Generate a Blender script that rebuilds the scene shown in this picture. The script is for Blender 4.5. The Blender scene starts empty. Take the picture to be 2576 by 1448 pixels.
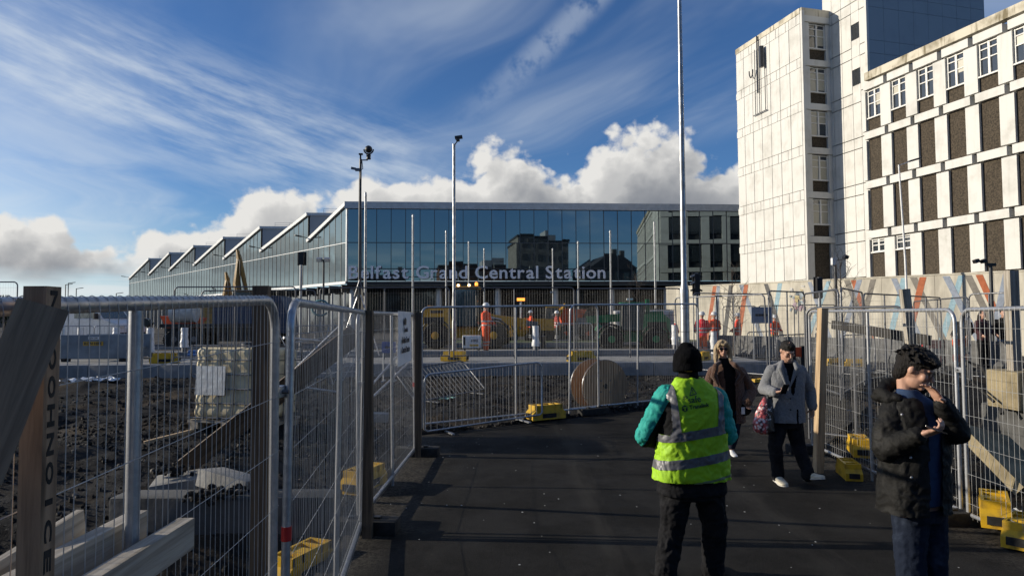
import bpy, bmesh, math, random
import numpy as np
from mathutils import Vector, Matrix, noise, Euler
from mathutils.bvhtree import BVHTree

R = math.radians
SC = bpy.context.scene
COL = SC.collection
random.seed(7)

# ------------------------------------------------------------------ camera
F, CX, CY, CAMZ = 1720.0, 1287.5, 724.0, 1.95      # photo measured on a 2575 px wide copy
PITCH, ROLL = math.atan(79 / F), R(-0.3)
CAMM = Matrix.Rotation(R(90) + PITCH, 3, 'X') @ Matrix.Rotation(ROLL, 3, 'Z')
cam = bpy.data.cameras.new('camera')
cam.sensor_width = 36
cam.lens = F / 2575 * 36
cam.clip_start, cam.clip_end = 0.05, 9000
camo = bpy.data.objects.new('camera', cam)
camo.matrix_world = Matrix.Translation((0, 0, CAMZ)) @ CAMM.to_4x4()
COL.objects.link(camo)
SC.camera = camo


def ray(px, py):
    return CAMM @ Vector(((px - CX) / F, -(py - CY) / F, -1))


def at(px, py, Y):
    v = ray(px, py)
    t = Y / v.y
    return Vector((v.x * t, Y, CAMZ + v.z * t))


def gr(px, py, z=0.0):
    v = ray(px, py)
    t = (z - CAMZ) / v.z
    return Vector((v.x * t, v.y * t, z))


# ------------------------------------------------------------------ sky and sun
SUN_EL, SUN_AZ = R(16.5), R(-85.0)       # azimuth from +Y towards +X
SC.view_settings.view_transform = 'Standard'
SC.view_settings.look = 'None'
SC.view_settings.exposure = 0.08
SC.view_settings.gamma = 1.0
SC.view_settings.use_curve_mapping = False
SC.cycles.max_bounces = 6
SC.cycles.diffuse_bounces = 3
SC.cycles.glossy_bounces = 4
SC.cycles.transparent_max_bounces = 12


class NT:
    """small wrapper for writing node trees"""

    def __init__(self, tree):
        self.t = tree
        self.L = tree.links

    def put(self, sock, v):
        if isinstance(v, bpy.types.NodeSocket):
            self.L.new(v, sock)
        elif v is not None:
            sock.default_value = v

    def n(self, kind, **kw):
        nd = self.t.nodes.new(kind)
        for k, v in kw.items():
            setattr(nd, k, v)
        return nd

    def m(self, op, a, b=None, c=None, clamp=False):
        nd = self.n('ShaderNodeMath', operation=op, use_clamp=clamp)
        for i, v in enumerate((a, b, c)):
            if v is not None:
                self.put(nd.inputs[i], v)
        return nd.outputs[0]

    def vm(self, op, a, b=None, s=None):
        nd = self.n('ShaderNodeVectorMath', operation=op)
        self.put(nd.inputs[0], a)
        if b is not None:
            self.put(nd.inputs[1], b)
        if s is not None:
            self.put(nd.inputs['Scale'], s)
        return nd.outputs[0]

    def xyz(self, x, y, z=0.0):
        nd = self.n('ShaderNodeCombineXYZ')
        for i, v in enumerate((x, y, z)):
            self.put(nd.inputs[i], v)
        return nd.outputs[0]

    def sep(self, v):
        nd = self.n('ShaderNodeSeparateXYZ')
        self.put(nd.inputs[0], v)
        return nd.outputs

    def noise(self, vec, scale, detail=2.0, rough=0.5, dist=0.0, col=False, dim='3D'):
        nd = self.n('ShaderNodeTexNoise', noise_dimensions=dim)
        self.put(nd.inputs['Vector'], vec)
        nd.inputs['Scale'].default_value = scale
        nd.inputs['Detail'].default_value = detail
        nd.inputs['Roughness'].default_value = rough
        nd.inputs['Distortion'].default_value = dist
        return nd.outputs['Color' if col else 'Fac']

    def voro(self, vec, scale, feature='F1', smooth=0.5, out='Distance', dim='3D'):
        nd = self.n('ShaderNodeTexVoronoi', feature=feature, voronoi_dimensions=dim)
        self.put(nd.inputs['Vector'], vec)
        nd.inputs['Scale'].default_value = scale
        if feature == 'SMOOTH_F1':
            nd.inputs['Smoothness'].default_value = smooth
        return nd.outputs[out]

    def step(self, v, lo, hi, a=0.0, b=1.0):
        nd = self.n('ShaderNodeMapRange', interpolation_type='SMOOTHSTEP')
        self.put(nd.inputs[0], v)
        for i, q in enumerate((lo, hi, a, b)):
            self.put(nd.inputs[i + 1], q)
        return nd.outputs[0]

    def mix(self, f, a, b, blend='MIX'):
        nd = self.n('ShaderNodeMix', data_type='RGBA', blend_type=blend)
        self.put(nd.inputs[0], f)
        for s, v in ((nd.inputs[6], a), (nd.inputs[7], b)):
            if isinstance(v, (tuple, list)) and len(v) == 3:
                v = (*v, 1)
            self.put(s, v)
        return nd.outputs[2]

    def curve(self, v, pts):
        nd = self.n('ShaderNodeFloatCurve')
        cm = nd.mapping
        c = cm.curves[0]
        c.points[0].location = pts[0]
        c.points[1].location = pts[-1]
        for p in pts[1:-1]:
            c.points.new(*p)
        cm.update()
        self.put(nd.inputs['Value'], v)
        return nd.outputs[0]


def build_world():
    w = bpy.data.worlds.new('World')
    SC.world = w
    w.use_nodes = True
    w.cycles.sampling_method = 'MANUAL'
    w.cycles.sample_map_resolution = 256
    t = w.node_tree
    t.nodes.clear()
    N = NT(t)
    sky = N.n('ShaderNodeTexSky', sky_type='NISHITA')
    sky.sun_disc = False
    sky.sun_elevation = SUN_EL
    sky.sun_rotation = SUN_AZ
    sky.altitude = 0
    sky.air_density = 1.0
    sky.dust_density = 0.35
    sky.ozone_density = 2.2
    d = N.n('ShaderNodeTexCoord').outputs['Generated']
    dx, dy, dz = N.sep(d)
    az = N.m('ARCTAN2', dx, dy)
    el = N.m('ARCSINE', N.m('MINIMUM', N.m('MAXIMUM', dz, -1.0), 1.0))
    # outline of the cumulus bank: photo pixels turned into azimuth and elevation
    outl = [(0, 535), (90, 540), (160, 560), (200, 640), (250, 622), (350, 592), (450, 568), (540, 535), (600, 505),
            (660, 478), (700, 480), (745, 505), (785, 512), (830, 492), (880, 462), (930, 448), (1050, 438), (1150, 425),
            (1220, 388), (1280, 375), (1340, 400), (1400, 420), (1450, 418), (1490, 372), (1540, 345), (1600, 330), (1680, 340),
            (1740, 375), (1850, 402), (2000, 440), (2200, 470), (2500, 430)]
    pts = []
    for px, py in outl:
        v = ray(px, py).normalized()
        pts.append(((math.atan2(v.x, v.y) + math.pi) / (2 * math.pi), (math.asin(v.z) + 0.008) / 0.5))
    a0, a1 = pts[0][0], pts[-1][0]
    rr = random.Random(4)
    left = [(i * a0 / 9, 0.02 + 0.26 * (i / 9) ** 1.5 + rr.uniform(-.02, .05)) for i in range(9)]
    right = [(a1 + (i + 1) * (1 - a1) / 9, 0.02 + 0.30 * ((8 - i) / 9) ** 1.5 + rr.uniform(-.02, .05)) for i in range(9)]
    pts = left + pts + right
    t01 = N.m('MULTIPLY_ADD', az, 1 / (2 * math.pi), 0.5)

    def density(a, e):
        h = N.m('MULTIPLY', N.curve(N.m('MULTIPLY_ADD', a, 1 / (2 * math.pi), 0.5), pts), 0.5)
        p = N.xyz(a, N.m('MULTIPLY', e, 1.15), 0.0)
        n1 = N.m('SUBTRACT', N.noise(p, 10, 1, dim='2D'), 0.5)
        wv = N.vm('SCALE', N.vm('SUBTRACT', N.noise(p, 24, 2, 0.6, col=True, dim='2D'), (0.5, 0.5, 0.5)), s=0.035)
        pw = N.vm('ADD', p, wv)
        n2 = N.m('SUBTRACT', N.noise(p, 26, 6, 0.58, dim='2D'), 0.5)
        v1 = N.m('SUBTRACT', 0.42, N.voro(pw, 17, dim='2D'))
        v2 = N.m('SUBTRACT', 0.42, N.voro(pw, 44, dim='2D'))
        D = N.m('DIVIDE', N.m('SUBTRACT', h, e), 0.05)
        for s, k in ((n1, 1.1), (n2, 1.1), (v1, 0.75), (v2, 0.4)):
            D = N.m('MULTIPLY_ADD', s, k, D)
        return D

    D0 = density(az, el)
    D1 = density(N.m('SUBTRACT', az, 0.020), N.m('ADD', el, 0.016))
    D2 = density(N.m('SUBTRACT', az, 0.055), N.m('ADD', el, 0.04))
    lit1 = N.m('POWER', 2.718, N.m('MULTIPLY', N.m('MAXIMUM', N.m('SUBTRACT', D1, 0.1), 0.0), -1.7))
    lit2 = N.m('POWER', 2.718, N.m('MULTIPLY', N.m('MAXIMUM', D2, 0.0), -1.3))
    lit = N.m('ADD', N.m('MULTIPLY', lit1, 0.55), N.m('MULTIPLY', lit2, 0.45))
    ccol = N.mix(lit, (0.22, 0.245, 0.295), (1.0, 0.985, 0.95))
    cmask = N.step(D0, -0.02, 0.42)
    base = N.m('MULTIPLY_ADD', N.noise(N.xyz(az, N.m('MULTIPLY', el, 3.0), 3.0), 7, 3, dim='2D'), 0.07, 0.0)
    cmask = N.m('MULTIPLY', cmask, N.step(el, base, N.m('ADD', base, 0.05)))
    # cirrus streaks, on a flat layer high above
    q = N.vm('DIVIDE', d, N.xyz(N.m('MAXIMUM', dz, 0.03), N.m('MAXIMUM', dz, 0.03), N.m('MAXIMUM', dz, 0.03)))
    qx, qy, qz = N.sep(q)
    ca, sa = math.cos(R(-62)), math.sin(R(-62))
    u = N.m('ADD', N.m('MULTIPLY', qx, ca), N.m('MULTIPLY', qy, sa))
    v = N.m('SUBTRACT', N.m('MULTIPLY', qy, ca), N.m('MULTIPLY', qx, sa))
    wrp = N.vm('SCALE', N.vm('SUBTRACT', N.noise(N.xyz(qx, qy, 1.0), 0.55, 1, 0.5, col=True, dim='2D'), (0.5, 0.5, 0.5)), s=0.9)
    st = N.noise(N.vm('ADD', N.xyz(N.m('MULTIPLY', u, 0.28), N.m('MULTIPLY', v, 1.0), 0.0), wrp), 1.15, 5, 0.55, dim='2D')
    pat = N.noise(N.xyz(N.m('MULTIPLY', u, 0.5), v, 7.3), 0.42, 2, 0.5, dim='2D')
    ci = N.m('MULTIPLY', N.step(st, 0.34, 0.80), N.step(pat, 0.36, 0.66))
    # wispy veil close to where the bank rises on the left of the view and a spread-out aircraft trail
    e1 = N.step(N.m('ABSOLUTE', N.m('SUBTRACT', el, N.m('MULTIPLY_ADD', N.m('ADD', az, 0.45), -0.25, 0.275))), 0.02, 0.12, 1.0, 0.0)
    e1 = N.m('MULTIPLY', e1, N.step(N.m('ABSOLUTE', N.m('ADD', az, 0.42)), 0.12, 0.5, 1.0, 0.0))
    fine = N.noise(N.vm('ADD', N.xyz(N.m('MULTIPLY', az, 1.0), N.m('MULTIPLY_ADD', az, 1.4, N.m('MULTIPLY', el, 5.5)), 2.0),
                               N.vm('SCALE', wrp, s=0.05)), 6.0, 6, 0.60, dim='2D')
    wisp = N.m('MULTIPLY', e1, N.step(fine, 0.30, 0.76))
    trail_d = N.m('SUBTRACT', N.m('SUBTRACT', el, 0.30), N.m('MULTIPLY', N.m('ADD', az, 0.05), 0.83))
    trail = N.m('MULTIPLY', N.step(N.m('ABSOLUTE', trail_d), 0.004, 0.040, 1.0, 0.0), N.step(el, 0.26, 0.40))
    trail = N.m('MULTIPLY', trail, N.step(N.noise(N.xyz(az, el, 0.0), 30, 3, 0.6, dim='2D'), 0.22, 0.62))
    ci = N.m('ADD', N.m('MULTIPLY', ci, 0.44), N.m('ADD', N.m('MULTIPLY', wisp, 0.50), N.m('MULTIPLY', trail, 0.28)), clamp=True)
    ci = N.m('MULTIPLY', ci, N.step(el, 0.02, 0.14))
    # low streaks and pale air near the horizon
    low = N.noise(N.xyz(az, N.m('MULTIPLY', el, 14.0), 5.0), 2.6, 4, 0.55, dim='2D')
    lowm = N.m('MULTIPLY', N.step(low, 0.46, 0.66), N.step(el, 0.04, 0.12, 1.0, 0.0))
    SK = 0.1
    base_sky = N.mix(1.0, sky.outputs[0], (0.46, 0.71, 1.07), 'MULTIPLY')
    horizon = N.step(el, -0.02, 0.20, 1.0, 0.0)
    G = 0.90 / SK
    near_sun = N.m('ADD', N.m('MULTIPLY', dx, math.sin(SUN_AZ)), N.m('MULTIPLY', dy, math.cos(SUN_AZ)))
    pale = N.m('MULTIPLY_ADD', N.step(near_sun, -0.45, 0.9), 0.60, 0.12)
    glow = N.mix(N.step(near_sun, 0.35, 1.0), tuple(G * c for c in (0.46, 0.66, 0.80)), tuple(G * c for c in (1.05, 1.08, 1.02)))
    col = N.mix(N.m('MULTIPLY', horizon, pale), base_sky, glow)
    added_glow = N.m('MULTIPLY', N.step(near_sun, 0.45, 1.0), N.step(el, 0.0, 0.5, 1.0, 0.0))  # extra sun-side glow, added to brighten the sky mirrored in the sawtooth wall
    col = N.mix(N.m('MULTIPLY', added_glow, 0.85), col, tuple(G * c for c in (1.25, 1.30, 1.26)))
    col = N.mix(N.m('MULTIPLY', lowm, 0.75), col, tuple(G * c for c in (0.78, 0.83, 0.85)))
    col = N.mix(ci, col, tuple(G * c for c in (0.74, 0.81, 0.87)))
    cl = N.vm('SCALE', ccol, s=G * 0.84)
    col = N.mix(cmask, col, cl)
    bg = N.n('ShaderNodeBackground')
    N.put(bg.inputs['Color'], col)
    bg.inputs['Strength'].default_value = SK
    N.L.new(bg.outputs[0], N.n('ShaderNodeOutputWorld').inputs[0])


build_world()
sun = bpy.data.lights.new('sun', 'SUN')
sun.energy = 5.0
sun.angle = R(0.5)
sun.color = (1.0, 0.90, 0.74)
suno = bpy.data.objects.new('sun', sun)
sdir = Vector((math.sin(SUN_AZ) * math.cos(SUN_EL), math.cos(SUN_AZ) * math.cos(SUN_EL), math.sin(SUN_EL)))
suno.rotation_euler = sdir.to_track_quat('Z', 'Y').to_euler()
suno.location = (-40, 5, 30)
COL.objects.link(suno)

# ------------------------------------------------------------------ materials
MATS = {}


def mat(name, col=(0.5, 0.5, 0.5), rough=0.6, metal=0.0, var=0.0, scale=8.0, col2=None, bump=0.0, bscale=None, spec=None,
        stretch=None, detail=5.0, ior=None, emit=None, tint=None, clear=0.0, sheen=0.0, lo=0.35, hi=0.65, coat_col=None):
    """principled material with procedural colour variation and fine relief"""
    if name in MATS:
        return MATS[name]
    m = bpy.data.materials.new(name)
    m.use_nodes = True
    N = NT(m.node_tree)
    b = m.node_tree.nodes['Principled BSDF']
    b.inputs['Roughness'].default_value = rough
    b.inputs['Metallic'].default_value = metal
    if spec is not None:
        b.inputs['Specular IOR Level'].default_value = spec
    if ior is not None:
        b.inputs['IOR'].default_value = ior
    if tint is not None:
        b.inputs['Specular Tint'].default_value = (*tint, 1)
    if clear:
        b.inputs['Coat Weight'].default_value = clear
        b.inputs['Coat Roughness'].default_value = 0.12
    if sheen:
        b.inputs['Sheen Weight'].default_value = sheen
        b.inputs['Sheen Roughness'].default_value = 0.5
    if emit is not None:
        b.inputs['Emission Color'].default_value = (*emit[:3], 1)
        b.inputs['Emission Strength'].default_value = emit[3]
    co = N.n('ShaderNodeTexCoord').outputs['Object']
    if stretch:
        co = N.vm('MULTIPLY', co, stretch)
    c1 = (*col, 1)
    if var or col2:
        c2 = (*(col2 or tuple(c * (1 - var) for c in col)), 1)
        f = N.step(N.noise(co, scale, detail, 0.6), lo, hi)
        b.inputs['Base Color'].default_value = c1
        N.put(b.inputs['Base Color'], N.mix(f, c1, c2))
        N.put(b.inputs['Roughness'], N.m('ADD', N.m('MULTIPLY', f, 0.12), rough - 0.04, clamp=True))
    else:
        b.inputs['Base Color'].default_value = c1
    if bump:
        bp = N.n('ShaderNodeBump')
        bp.inputs['Strength'].default_value = bump
        bp.inputs['Distance'].default_value = 0.02
        N.put(bp.inputs['Height'], N.noise(co, bscale or scale * 3, 6, 0.65))
        N.put(b.inputs['Normal'], bp.outputs[0])
    MATS[name] = m
    return m


def asphalt_mat(name, base, fleck):
    m = mat(name, base, 0.85, var=0.45, scale=1.3, bump=0.5, bscale=120, spec=0.15)
    N = NT(m.node_tree)
    b = m.node_tree.nodes['Principled BSDF']
    co = N.n('ShaderNodeTexCoord').outputs['Object']
    src = b.inputs['Base Color'].links[0].from_socket
    v = N.voro(co, 95.0)
    c = N.mix(N.m('MULTIPLY', N.step(v, 0.10, 0.42, 1.0, 0.0), 0.4), src, fleck)
    pat = N.step(N.noise(N.vm('MULTIPLY', co, (1.4, .5, 1)), 0.9, 4, 0.6), 0.52, 0.60)
    c = N.mix(N.m('MULTIPLY', pat, 0.55), c, tuple(q * 0.45 for q in base))
    x, y, z = N.sep(co)
    edge = N.m('ADD', N.m('ABSOLUTE', N.m('SUBTRACT', x, 1.45)), N.m('MULTIPLY', N.noise(co, 2.4, 5, 0.65), 1.6))
    grit = N.m('MULTIPLY', N.step(edge, 3.0, 3.75), N.step(N.noise(co, 38, 3, 0.6), 0.38, 0.6))
    c = N.mix(N.m('MULTIPLY', grit, 0.8), c, (0.085, 0.076, 0.062))
    rut = N.m('MULTIPLY', N.step(N.m('ABSOLUTE', N.m('SUBTRACT', N.m('ABSOLUTE', N.m('SUBTRACT', x, 1.7)), 0.85)), 0.05, 0.22, 1.0, 0.0), N.step(N.noise(N.vm('MULTIPLY', co, (3, .35, 1)), 1.5, 5, 0.6), 0.42, 0.62))
    c = N.mix(N.m('MULTIPLY', rut, 0.5), c, (0.048, 0.044, 0.037))
    sp = N.step(N.voro(co, 2.1), 0.05, 0.09, 1.0, 0.0)
    c = N.mix(N.m('MULTIPLY', sp, 0.7), c, (0.006, 0.006, 0.006))
    N.put(b.inputs['Base Color'], c)
    return m


def weathered_mat(name, col, stain, amount=0.5, vert=0.35, rough=0.75):
    """painted concrete with faint vertical streaks"""
    m = mat(name, col, rough, bump=0.25, bscale=30)
    N = NT(m.node_tree)
    b = m.node_tree.nodes['Principled BSDF']
    co = N.n('ShaderNodeTexCoord').outputs['Object']
    st = N.step(N.noise(N.vm('MULTIPLY', co, (1.0, 1.0, 0.10)), 3.2, 6, 0.65), 0.5, 0.78)
    bl = N.step(N.noise(co, 0.8, 5, 0.6), 0.45, 0.75)
    f = N.m('MULTIPLY', N.m('ADD', N.m('MULTIPLY', st, vert), N.m('MULTIPLY', bl, 0.5)), amount, clamp=True)
    rnd = N.n('ShaderNodeObjectInfo').outputs['Random']
    f2 = N.m('MULTIPLY_ADD', rnd, 0.10, f, clamp=True)
    N.put(b.inputs['Base Color'], N.mix(f2, col, stain))
    return m


def wood_mat(name, a, bcol, rough=0.75):
    m = mat(name, a, rough)
    N = NT(m.node_tree)
    b = m.node_tree.nodes['Principled BSDF']
    co = N.n('ShaderNodeTexCoord').outputs['UV']
    g = N.noise(N.vm('MULTIPLY', co, (26.0, 1.3, 1.0)), 1.0, 6, 0.65, dist=0.6)
    kn = N.step(N.voro(N.vm('MULTIPLY', co, (7.0, 1.8, 1.0)), 1.0), 0.07, 0.16, 1.0, 0.0)
    c = N.mix(N.step(g, 0.35, 0.68), a, bcol)
    c = N.mix(N.m('MULTIPLY', kn, 0.75), c, tuple(q * 0.3 for q in bcol))
    N.put(b.inputs['Base Color'], c)
    bp = N.n('ShaderNodeBump')
    bp.inputs['Strength'].default_value = 0.35
    bp.inputs['Distance'].default_value = 0.01
    N.put(bp.inputs['Height'], g)
    N.put(b.inputs['Normal'], bp.outputs[0])
    return m


# ------------------------------------------------------------------ mesh helpers
class MB:
    """collects shapes and links them as one mesh object"""

    def __init__(self):
        self.v, self.f, self.uv = [], [], []

    def add(self, vs, fs, uvs=None):
        o = len(self.v)
        self.v += [tuple(p) for p in vs]
        self.f += [[i + o for i in q] for q in fs]
        self.uv += uvs if uvs else [[(0, 0)] * len(q) for q in fs]
        return self

    def box(self, c, s, M=None, chamfer=0.0):
        x, y, z = s[0] / 2, s[1] / 2, s[2] / 2
        c = Vector(c)
        if chamfer > 0:
            bm = bmesh.new()
            bmesh.ops.create_cube(bm, size=1)
            for q in bm.verts:
                q.co = Vector((q.co.x * s[0], q.co.y * s[1], q.co.z * s[2]))
            bmesh.ops.bevel(bm, geom=bm.edges[:], offset=chamfer, segments=2, affect='EDGES', profile=0.6)
            vs = [q.co.copy() for q in bm.verts]
            fs = [[w.index for w in f.verts] for f in bm.faces]
            bm.free()
            uvs = None
        else:
            vs = [Vector((sx * x, sy * y, sz * z)) for sz in (-1, 1) for sy in (-1, 1) for sx in (-1, 1)]
            fs = [[0, 2, 3, 1], [4, 5, 7, 6], [0, 1, 5, 4], [2, 6, 7, 3], [0, 4, 6, 2], [1, 3, 7, 5]]
            uvs = []
            L = max(range(3), key=lambda i: s[i])
            for fi in fs:
                # u across the grain, v along the longest side
                pa = [vs[i] for i in fi]
                ax = [k for k in range(3) if max(p[k] for p in pa) - min(p[k] for p in pa) > 1e-9]
                if L in ax:
                    a = [k for k in ax if k != L]
                    a = a[0] if a else L
                    uvs.append([(p[a] + 7.1 * c[0] + fi[0] * .3, p[L] + c[1]) for p in pa])
                else:
                    uvs.append([(p[ax[0]], p[ax[1]] * 20) for p in pa])
        if M is not None:
            vs = [M @ p for p in vs]
        return self.add([p + c for p in vs], fs, uvs)

    def bar(self, p, q, w, h, up=(0, 0, 1), ext=0.0):
        """rectangular bar from p to q, w across, h along 'up'"""
        p, q = Vector(p), Vector(q)
        d = (q - p)
        L = d.length
        d.normalize()
        u = Vector(up)
        s = d.cross(u)
        if s.length < 1e-5:
            s = d.cross(Vector((1, 0, 0)))
        s.normalize()
        u = s.cross(d)
        M = Matrix((s, d, u)).transposed()
        return self.box((p + q) / 2, (w, L + 2 * ext, h), M)

    def tube(self, pts, r, n=8, cap=True, closed=False):
        """round tube through points; r a number or a list"""
        pts = [Vector(p) for p in pts]
        k = len(pts)
        rs = r if isinstance(r, (list, tuple)) else [r] * k
        T = []
        for i in range(k):
            a = pts[(i - 1) % k] if (i > 0 or closed) else pts[i]
            b = pts[(i + 1) % k] if (i < k - 1 or closed) else pts[i]
            t = (b - a)
            T.append(t.normalized() if t.length > 1e-9 else Vector((0, 0, 1)))
        ref = Vector((0, 0, 1)) if abs(T[0].z) < 0.9 else Vector((1, 0, 0))
        s = T[0].cross(ref).normalized()
        vs, fs = [], []
        for i in range(k):
            s = (s - T[i] * s.dot(T[i]))
            s.normalize()
            u = T[i].cross(s)
            for j in range(n):
                a = 2 * math.pi * j / n
                vs.append(pts[i] + (s * math.cos(a) + u * math.sin(a)) * rs[i])
        m = k if closed else k - 1
        for i in range(m):
            for j in range(n):
                a, b = i * n + j, i * n + (j + 1) % n
                c, d = ((i + 1) % k) * n + (j + 1) % n, ((i + 1) % k) * n + j
                fs.append([a, b, c, d])
        if cap and not closed:
            fs.append(list(range(n))[::-1])
            fs.append([(k - 1) * n + j for j in range(n)])
        return self.add(vs, fs)

    def loft(self, secs, cap=True):
        """secs: list of closed rings with equal point count"""
        n = len(secs[0])
        vs = [p for s in secs for p in s]
        fs = []
        for i in range(len(secs) - 1):
            for j in range(n):
                fs.append([i * n + j, i * n + (j + 1) % n, (i + 1) * n + (j + 1) % n, (i + 1) * n + j])
        if cap:
            fs.append(list(range(n))[::-1])
            fs.append([(len(secs) - 1) * n + j for j in range(n)])
        return self.add(vs, fs)

    def lathe(self, prof, c=(0, 0, 0), n=16, M=None):
        """prof: (radius, height) pairs about the z axis"""
        c = Vector(c)
        M = M or Matrix.Identity(3)
        secs = [[c + M @ Vector((r * math.cos(2 * math.pi * j / n), r * math.sin(2 * math.pi * j / n), h)) for j in range(n)] for r, h in prof]
        return self.loft(secs)

    def prism(self, poly, a, b, M=None, c=(0, 0, 0)):
        """polygon in x,z extruded along y from a to b"""
        c = Vector(c)
        M = M or Matrix.Identity(3)
        n = len(poly)
        vs = [c + M @ Vector((x, a, z)) for x, z in poly] + [c + M @ Vector((x, b, z)) for x, z in poly]
        fs = [list(range(n)), list(range(n, 2 * n))[::-1]]
        for i in range(n):
            j = (i + 1) % n
            fs.append([i, i + n, j + n, j])
        return self.add(vs, fs)

    def ball(self, c, r, n=12, m=8, M=None):
        c = Vector(c)
        r = r if isinstance(r, (tuple, list)) else (r, r, r)
        M = M or Matrix.Identity(3)
        secs = []
        for i in range(m + 1):
            a = math.pi * (i + 0.02 * (i == 0) - 0.02 * (i == m)) / m
            secs.append([c + M @ Vector((r[0] * math.sin(a) * math.cos(2 * math.pi * j / n), r[1] * math.sin(a) * math.sin(2 * math.pi * j / n),
                                         -r[2] * math.cos(a))) for j in range(n)])
        return self.loft(secs)

    def mesh(self, name, material=None, smooth=None):
        me = bpy.data.meshes.new(name)
        me.from_pydata(self.v, [], self.f)
        if any(any(c != (0, 0) for c in q) for q in self.uv):
            l = me.uv_layers.new()
            l.data.foreach_set('uv', [x for q in self.uv for c in q for x in c])
        bm = bmesh.new()
        bm.from_mesh(me)
        bmesh.ops.recalc_face_normals(bm, faces=bm.faces[:])
        bm.to_mesh(me)
        bm.free()
        if smooth is not None:
            me.polygons.foreach_set('use_smooth', [True] * len(me.polygons))
            me.set_sharp_from_angle(angle=R(smooth))
        if material:
            me.materials.append(material)
        return me

    def build(self, name, material, parent=None, smooth=None, world=False):
        return link(name, self.mesh(name, material, smooth), parent, world)


def world_of(P):
    M = Matrix.LocRotScale(P.location, P.rotation_euler, P.scale)
    if P.parent:
        M = world_of(P.parent) @ P.matrix_parent_inverse @ M
    return M


def link(name, me, parent=None, world=False):
    o = bpy.data.objects.new(name, me)
    COL.objects.link(o)
    if parent:
        o.parent = parent
        if world:
            o.matrix_parent_inverse = world_of(parent).inverted()
    return o


def tag(o, label=None, cat=None, group=None, kind=None):
    if label:
        o['label'] = label
    if cat:
        o['category'] = cat
    if group:
        o['group'] = group
    if kind:
        o['kind'] = kind
    return o


def thing(name, label, cat, loc=(0, 0, 0), rz=0.0, group=None):
    o = bpy.data.objects.new(name, None)
    o.empty_display_size = 0.2
    COL.objects.link(o)
    o.location = loc
    o.rotation_euler = (0, 0, rz)
    return tag(o, label, cat, group)


def copy_tree(o, parent=None):
    c = o.copy()
    COL.objects.link(c)
    c.parent = parent
    for ch in list(o.children):
        copy_tree(ch, c)
    return c


def dup(o, loc, rz, label, group=None):
    c = copy_tree(o)
    c.location = loc
    c.rotation_euler = (0, 0, rz)
    return tag(c, label, None, group)


def text_mesh(body, size, extrude=0.0, offset=0.0, space=1.0, align='LEFT'):
    cu = bpy.data.curves.new('lettering', 'FONT')
    cu.body = body
    cu.size = size
    cu.extrude = extrude
    cu.offset = offset
    cu.space_character = space
    cu.align_x = align
    cu.resolution_u = 3
    o = bpy.data.objects.new('lettering', cu)
    COL.objects.link(o)
    dg = bpy.context.evaluated_depsgraph_get()
    me = bpy.data.meshes.new_from_object(o.evaluated_get(dg))
    bpy.data.objects.remove(o)
    bpy.data.curves.remove(cu)
    return me


def text_on(name, body, size, origin, right, up, material, parent, extrude=0.002, offset=0.0, align='CENTER', world=True, width=None):
    """flat lettering standing in the plane of 'right' and 'up'"""
    me = text_mesh(body, size, extrude, offset, align=align)
    right, up = Vector(right).normalized(), Vector(up).normalized()
    nrm = right.cross(up)
    M = Matrix((right, up, nrm)).transposed().to_4x4()
    M.translation = Vector(origin)
    if width:
        xs = [v.co.x for v in me.vertices]
        me.transform(Matrix.Diagonal((width / (max(xs) - min(xs)), 1, 1, 1)))
    me.transform(M)
    me.materials.clear()
    me.materials.append(material)
    return link(name, me, parent, world)


# ------------------------------------------------------------------ palette
M_WHITE = weathered_mat('painted_concrete', (0.635, 0.625, 0.59), (0.36, 0.35, 0.31), 0.9)
M_PARAPET = weathered_mat('stained_parapet', (0.62, 0.57, 0.46), (0.16, 0.13, 0.07), 1.5, 0.9)
M_GREYCLAD = weathered_mat('grey_cladding', (0.34, 0.36, 0.38), (0.24, 0.25, 0.27), 0.5)
M_PEBBLE = mat('pebbledash', (0.085, 0.066, 0.045), 0.95, col2=(0.035, 0.028, 0.02), scale=11, bump=0.9, bscale=60)
M_DARK = mat('dark_recess', (0.025, 0.025, 0.027), 0.7, var=0.3)
M_WINFRAME = mat('window_paint', (0.72, 0.71, 0.67), 0.5, var=0.15, scale=12)
M_WINGLASS = mat('window_glass', (0.03, 0.035, 0.04), 0.06, ior=2.0, var=0.3, scale=3)
M_BLIND = mat('window_blind', (0.42, 0.39, 0.30), 0.35, ior=1.8, var=0.25, scale=6, stretch=(1, 1, 14))
M_PANE = mat('station_glass', (0.006, 0.010, 0.014), 0.015, ior=3.2, tint=(0.78, 0.95, 1.0), bump=0.012, bscale=0.55)
M_MULLION = mat('mullion', (0.10, 0.105, 0.11), 0.45, metal=0.4, var=0.2)
M_ALU = mat('pale_metal_trim', (0.52, 0.54, 0.56), 0.45, metal=0.25, var=0.12, scale=2)
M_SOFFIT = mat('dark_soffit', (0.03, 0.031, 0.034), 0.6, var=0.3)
M_LETTER = mat('letter_metal', (0.92, 0.92, 0.95), 0.5, var=0.04)
M_GALV = mat('galvanised_steel', (0.47, 0.48, 0.50), 0.36, metal=0.6, var=0.30, scale=22, bump=0.05, bscale=80)
M_GALVD = mat('dull_galvanised_steel', (0.17, 0.175, 0.19), 0.42, metal=0.7, var=0.3, scale=22)
M_WIRE = mat('galvanised_wire', (0.46, 0.46, 0.45), 0.45, metal=0.35, var=0.2, scale=15)
M_POLE = mat('lamp_post_steel', (0.38, 0.39, 0.40), 0.36, metal=0.7, var=0.3, scale=7, bump=0.05)
M_POLED = mat('dark_pole_paint', (0.05, 0.053, 0.058), 0.4, metal=0.3, var=0.2)
M_BLACK = mat('black_plastic', (0.012, 0.012, 0.013), 0.45, var=0.3, scale=14)
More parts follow.
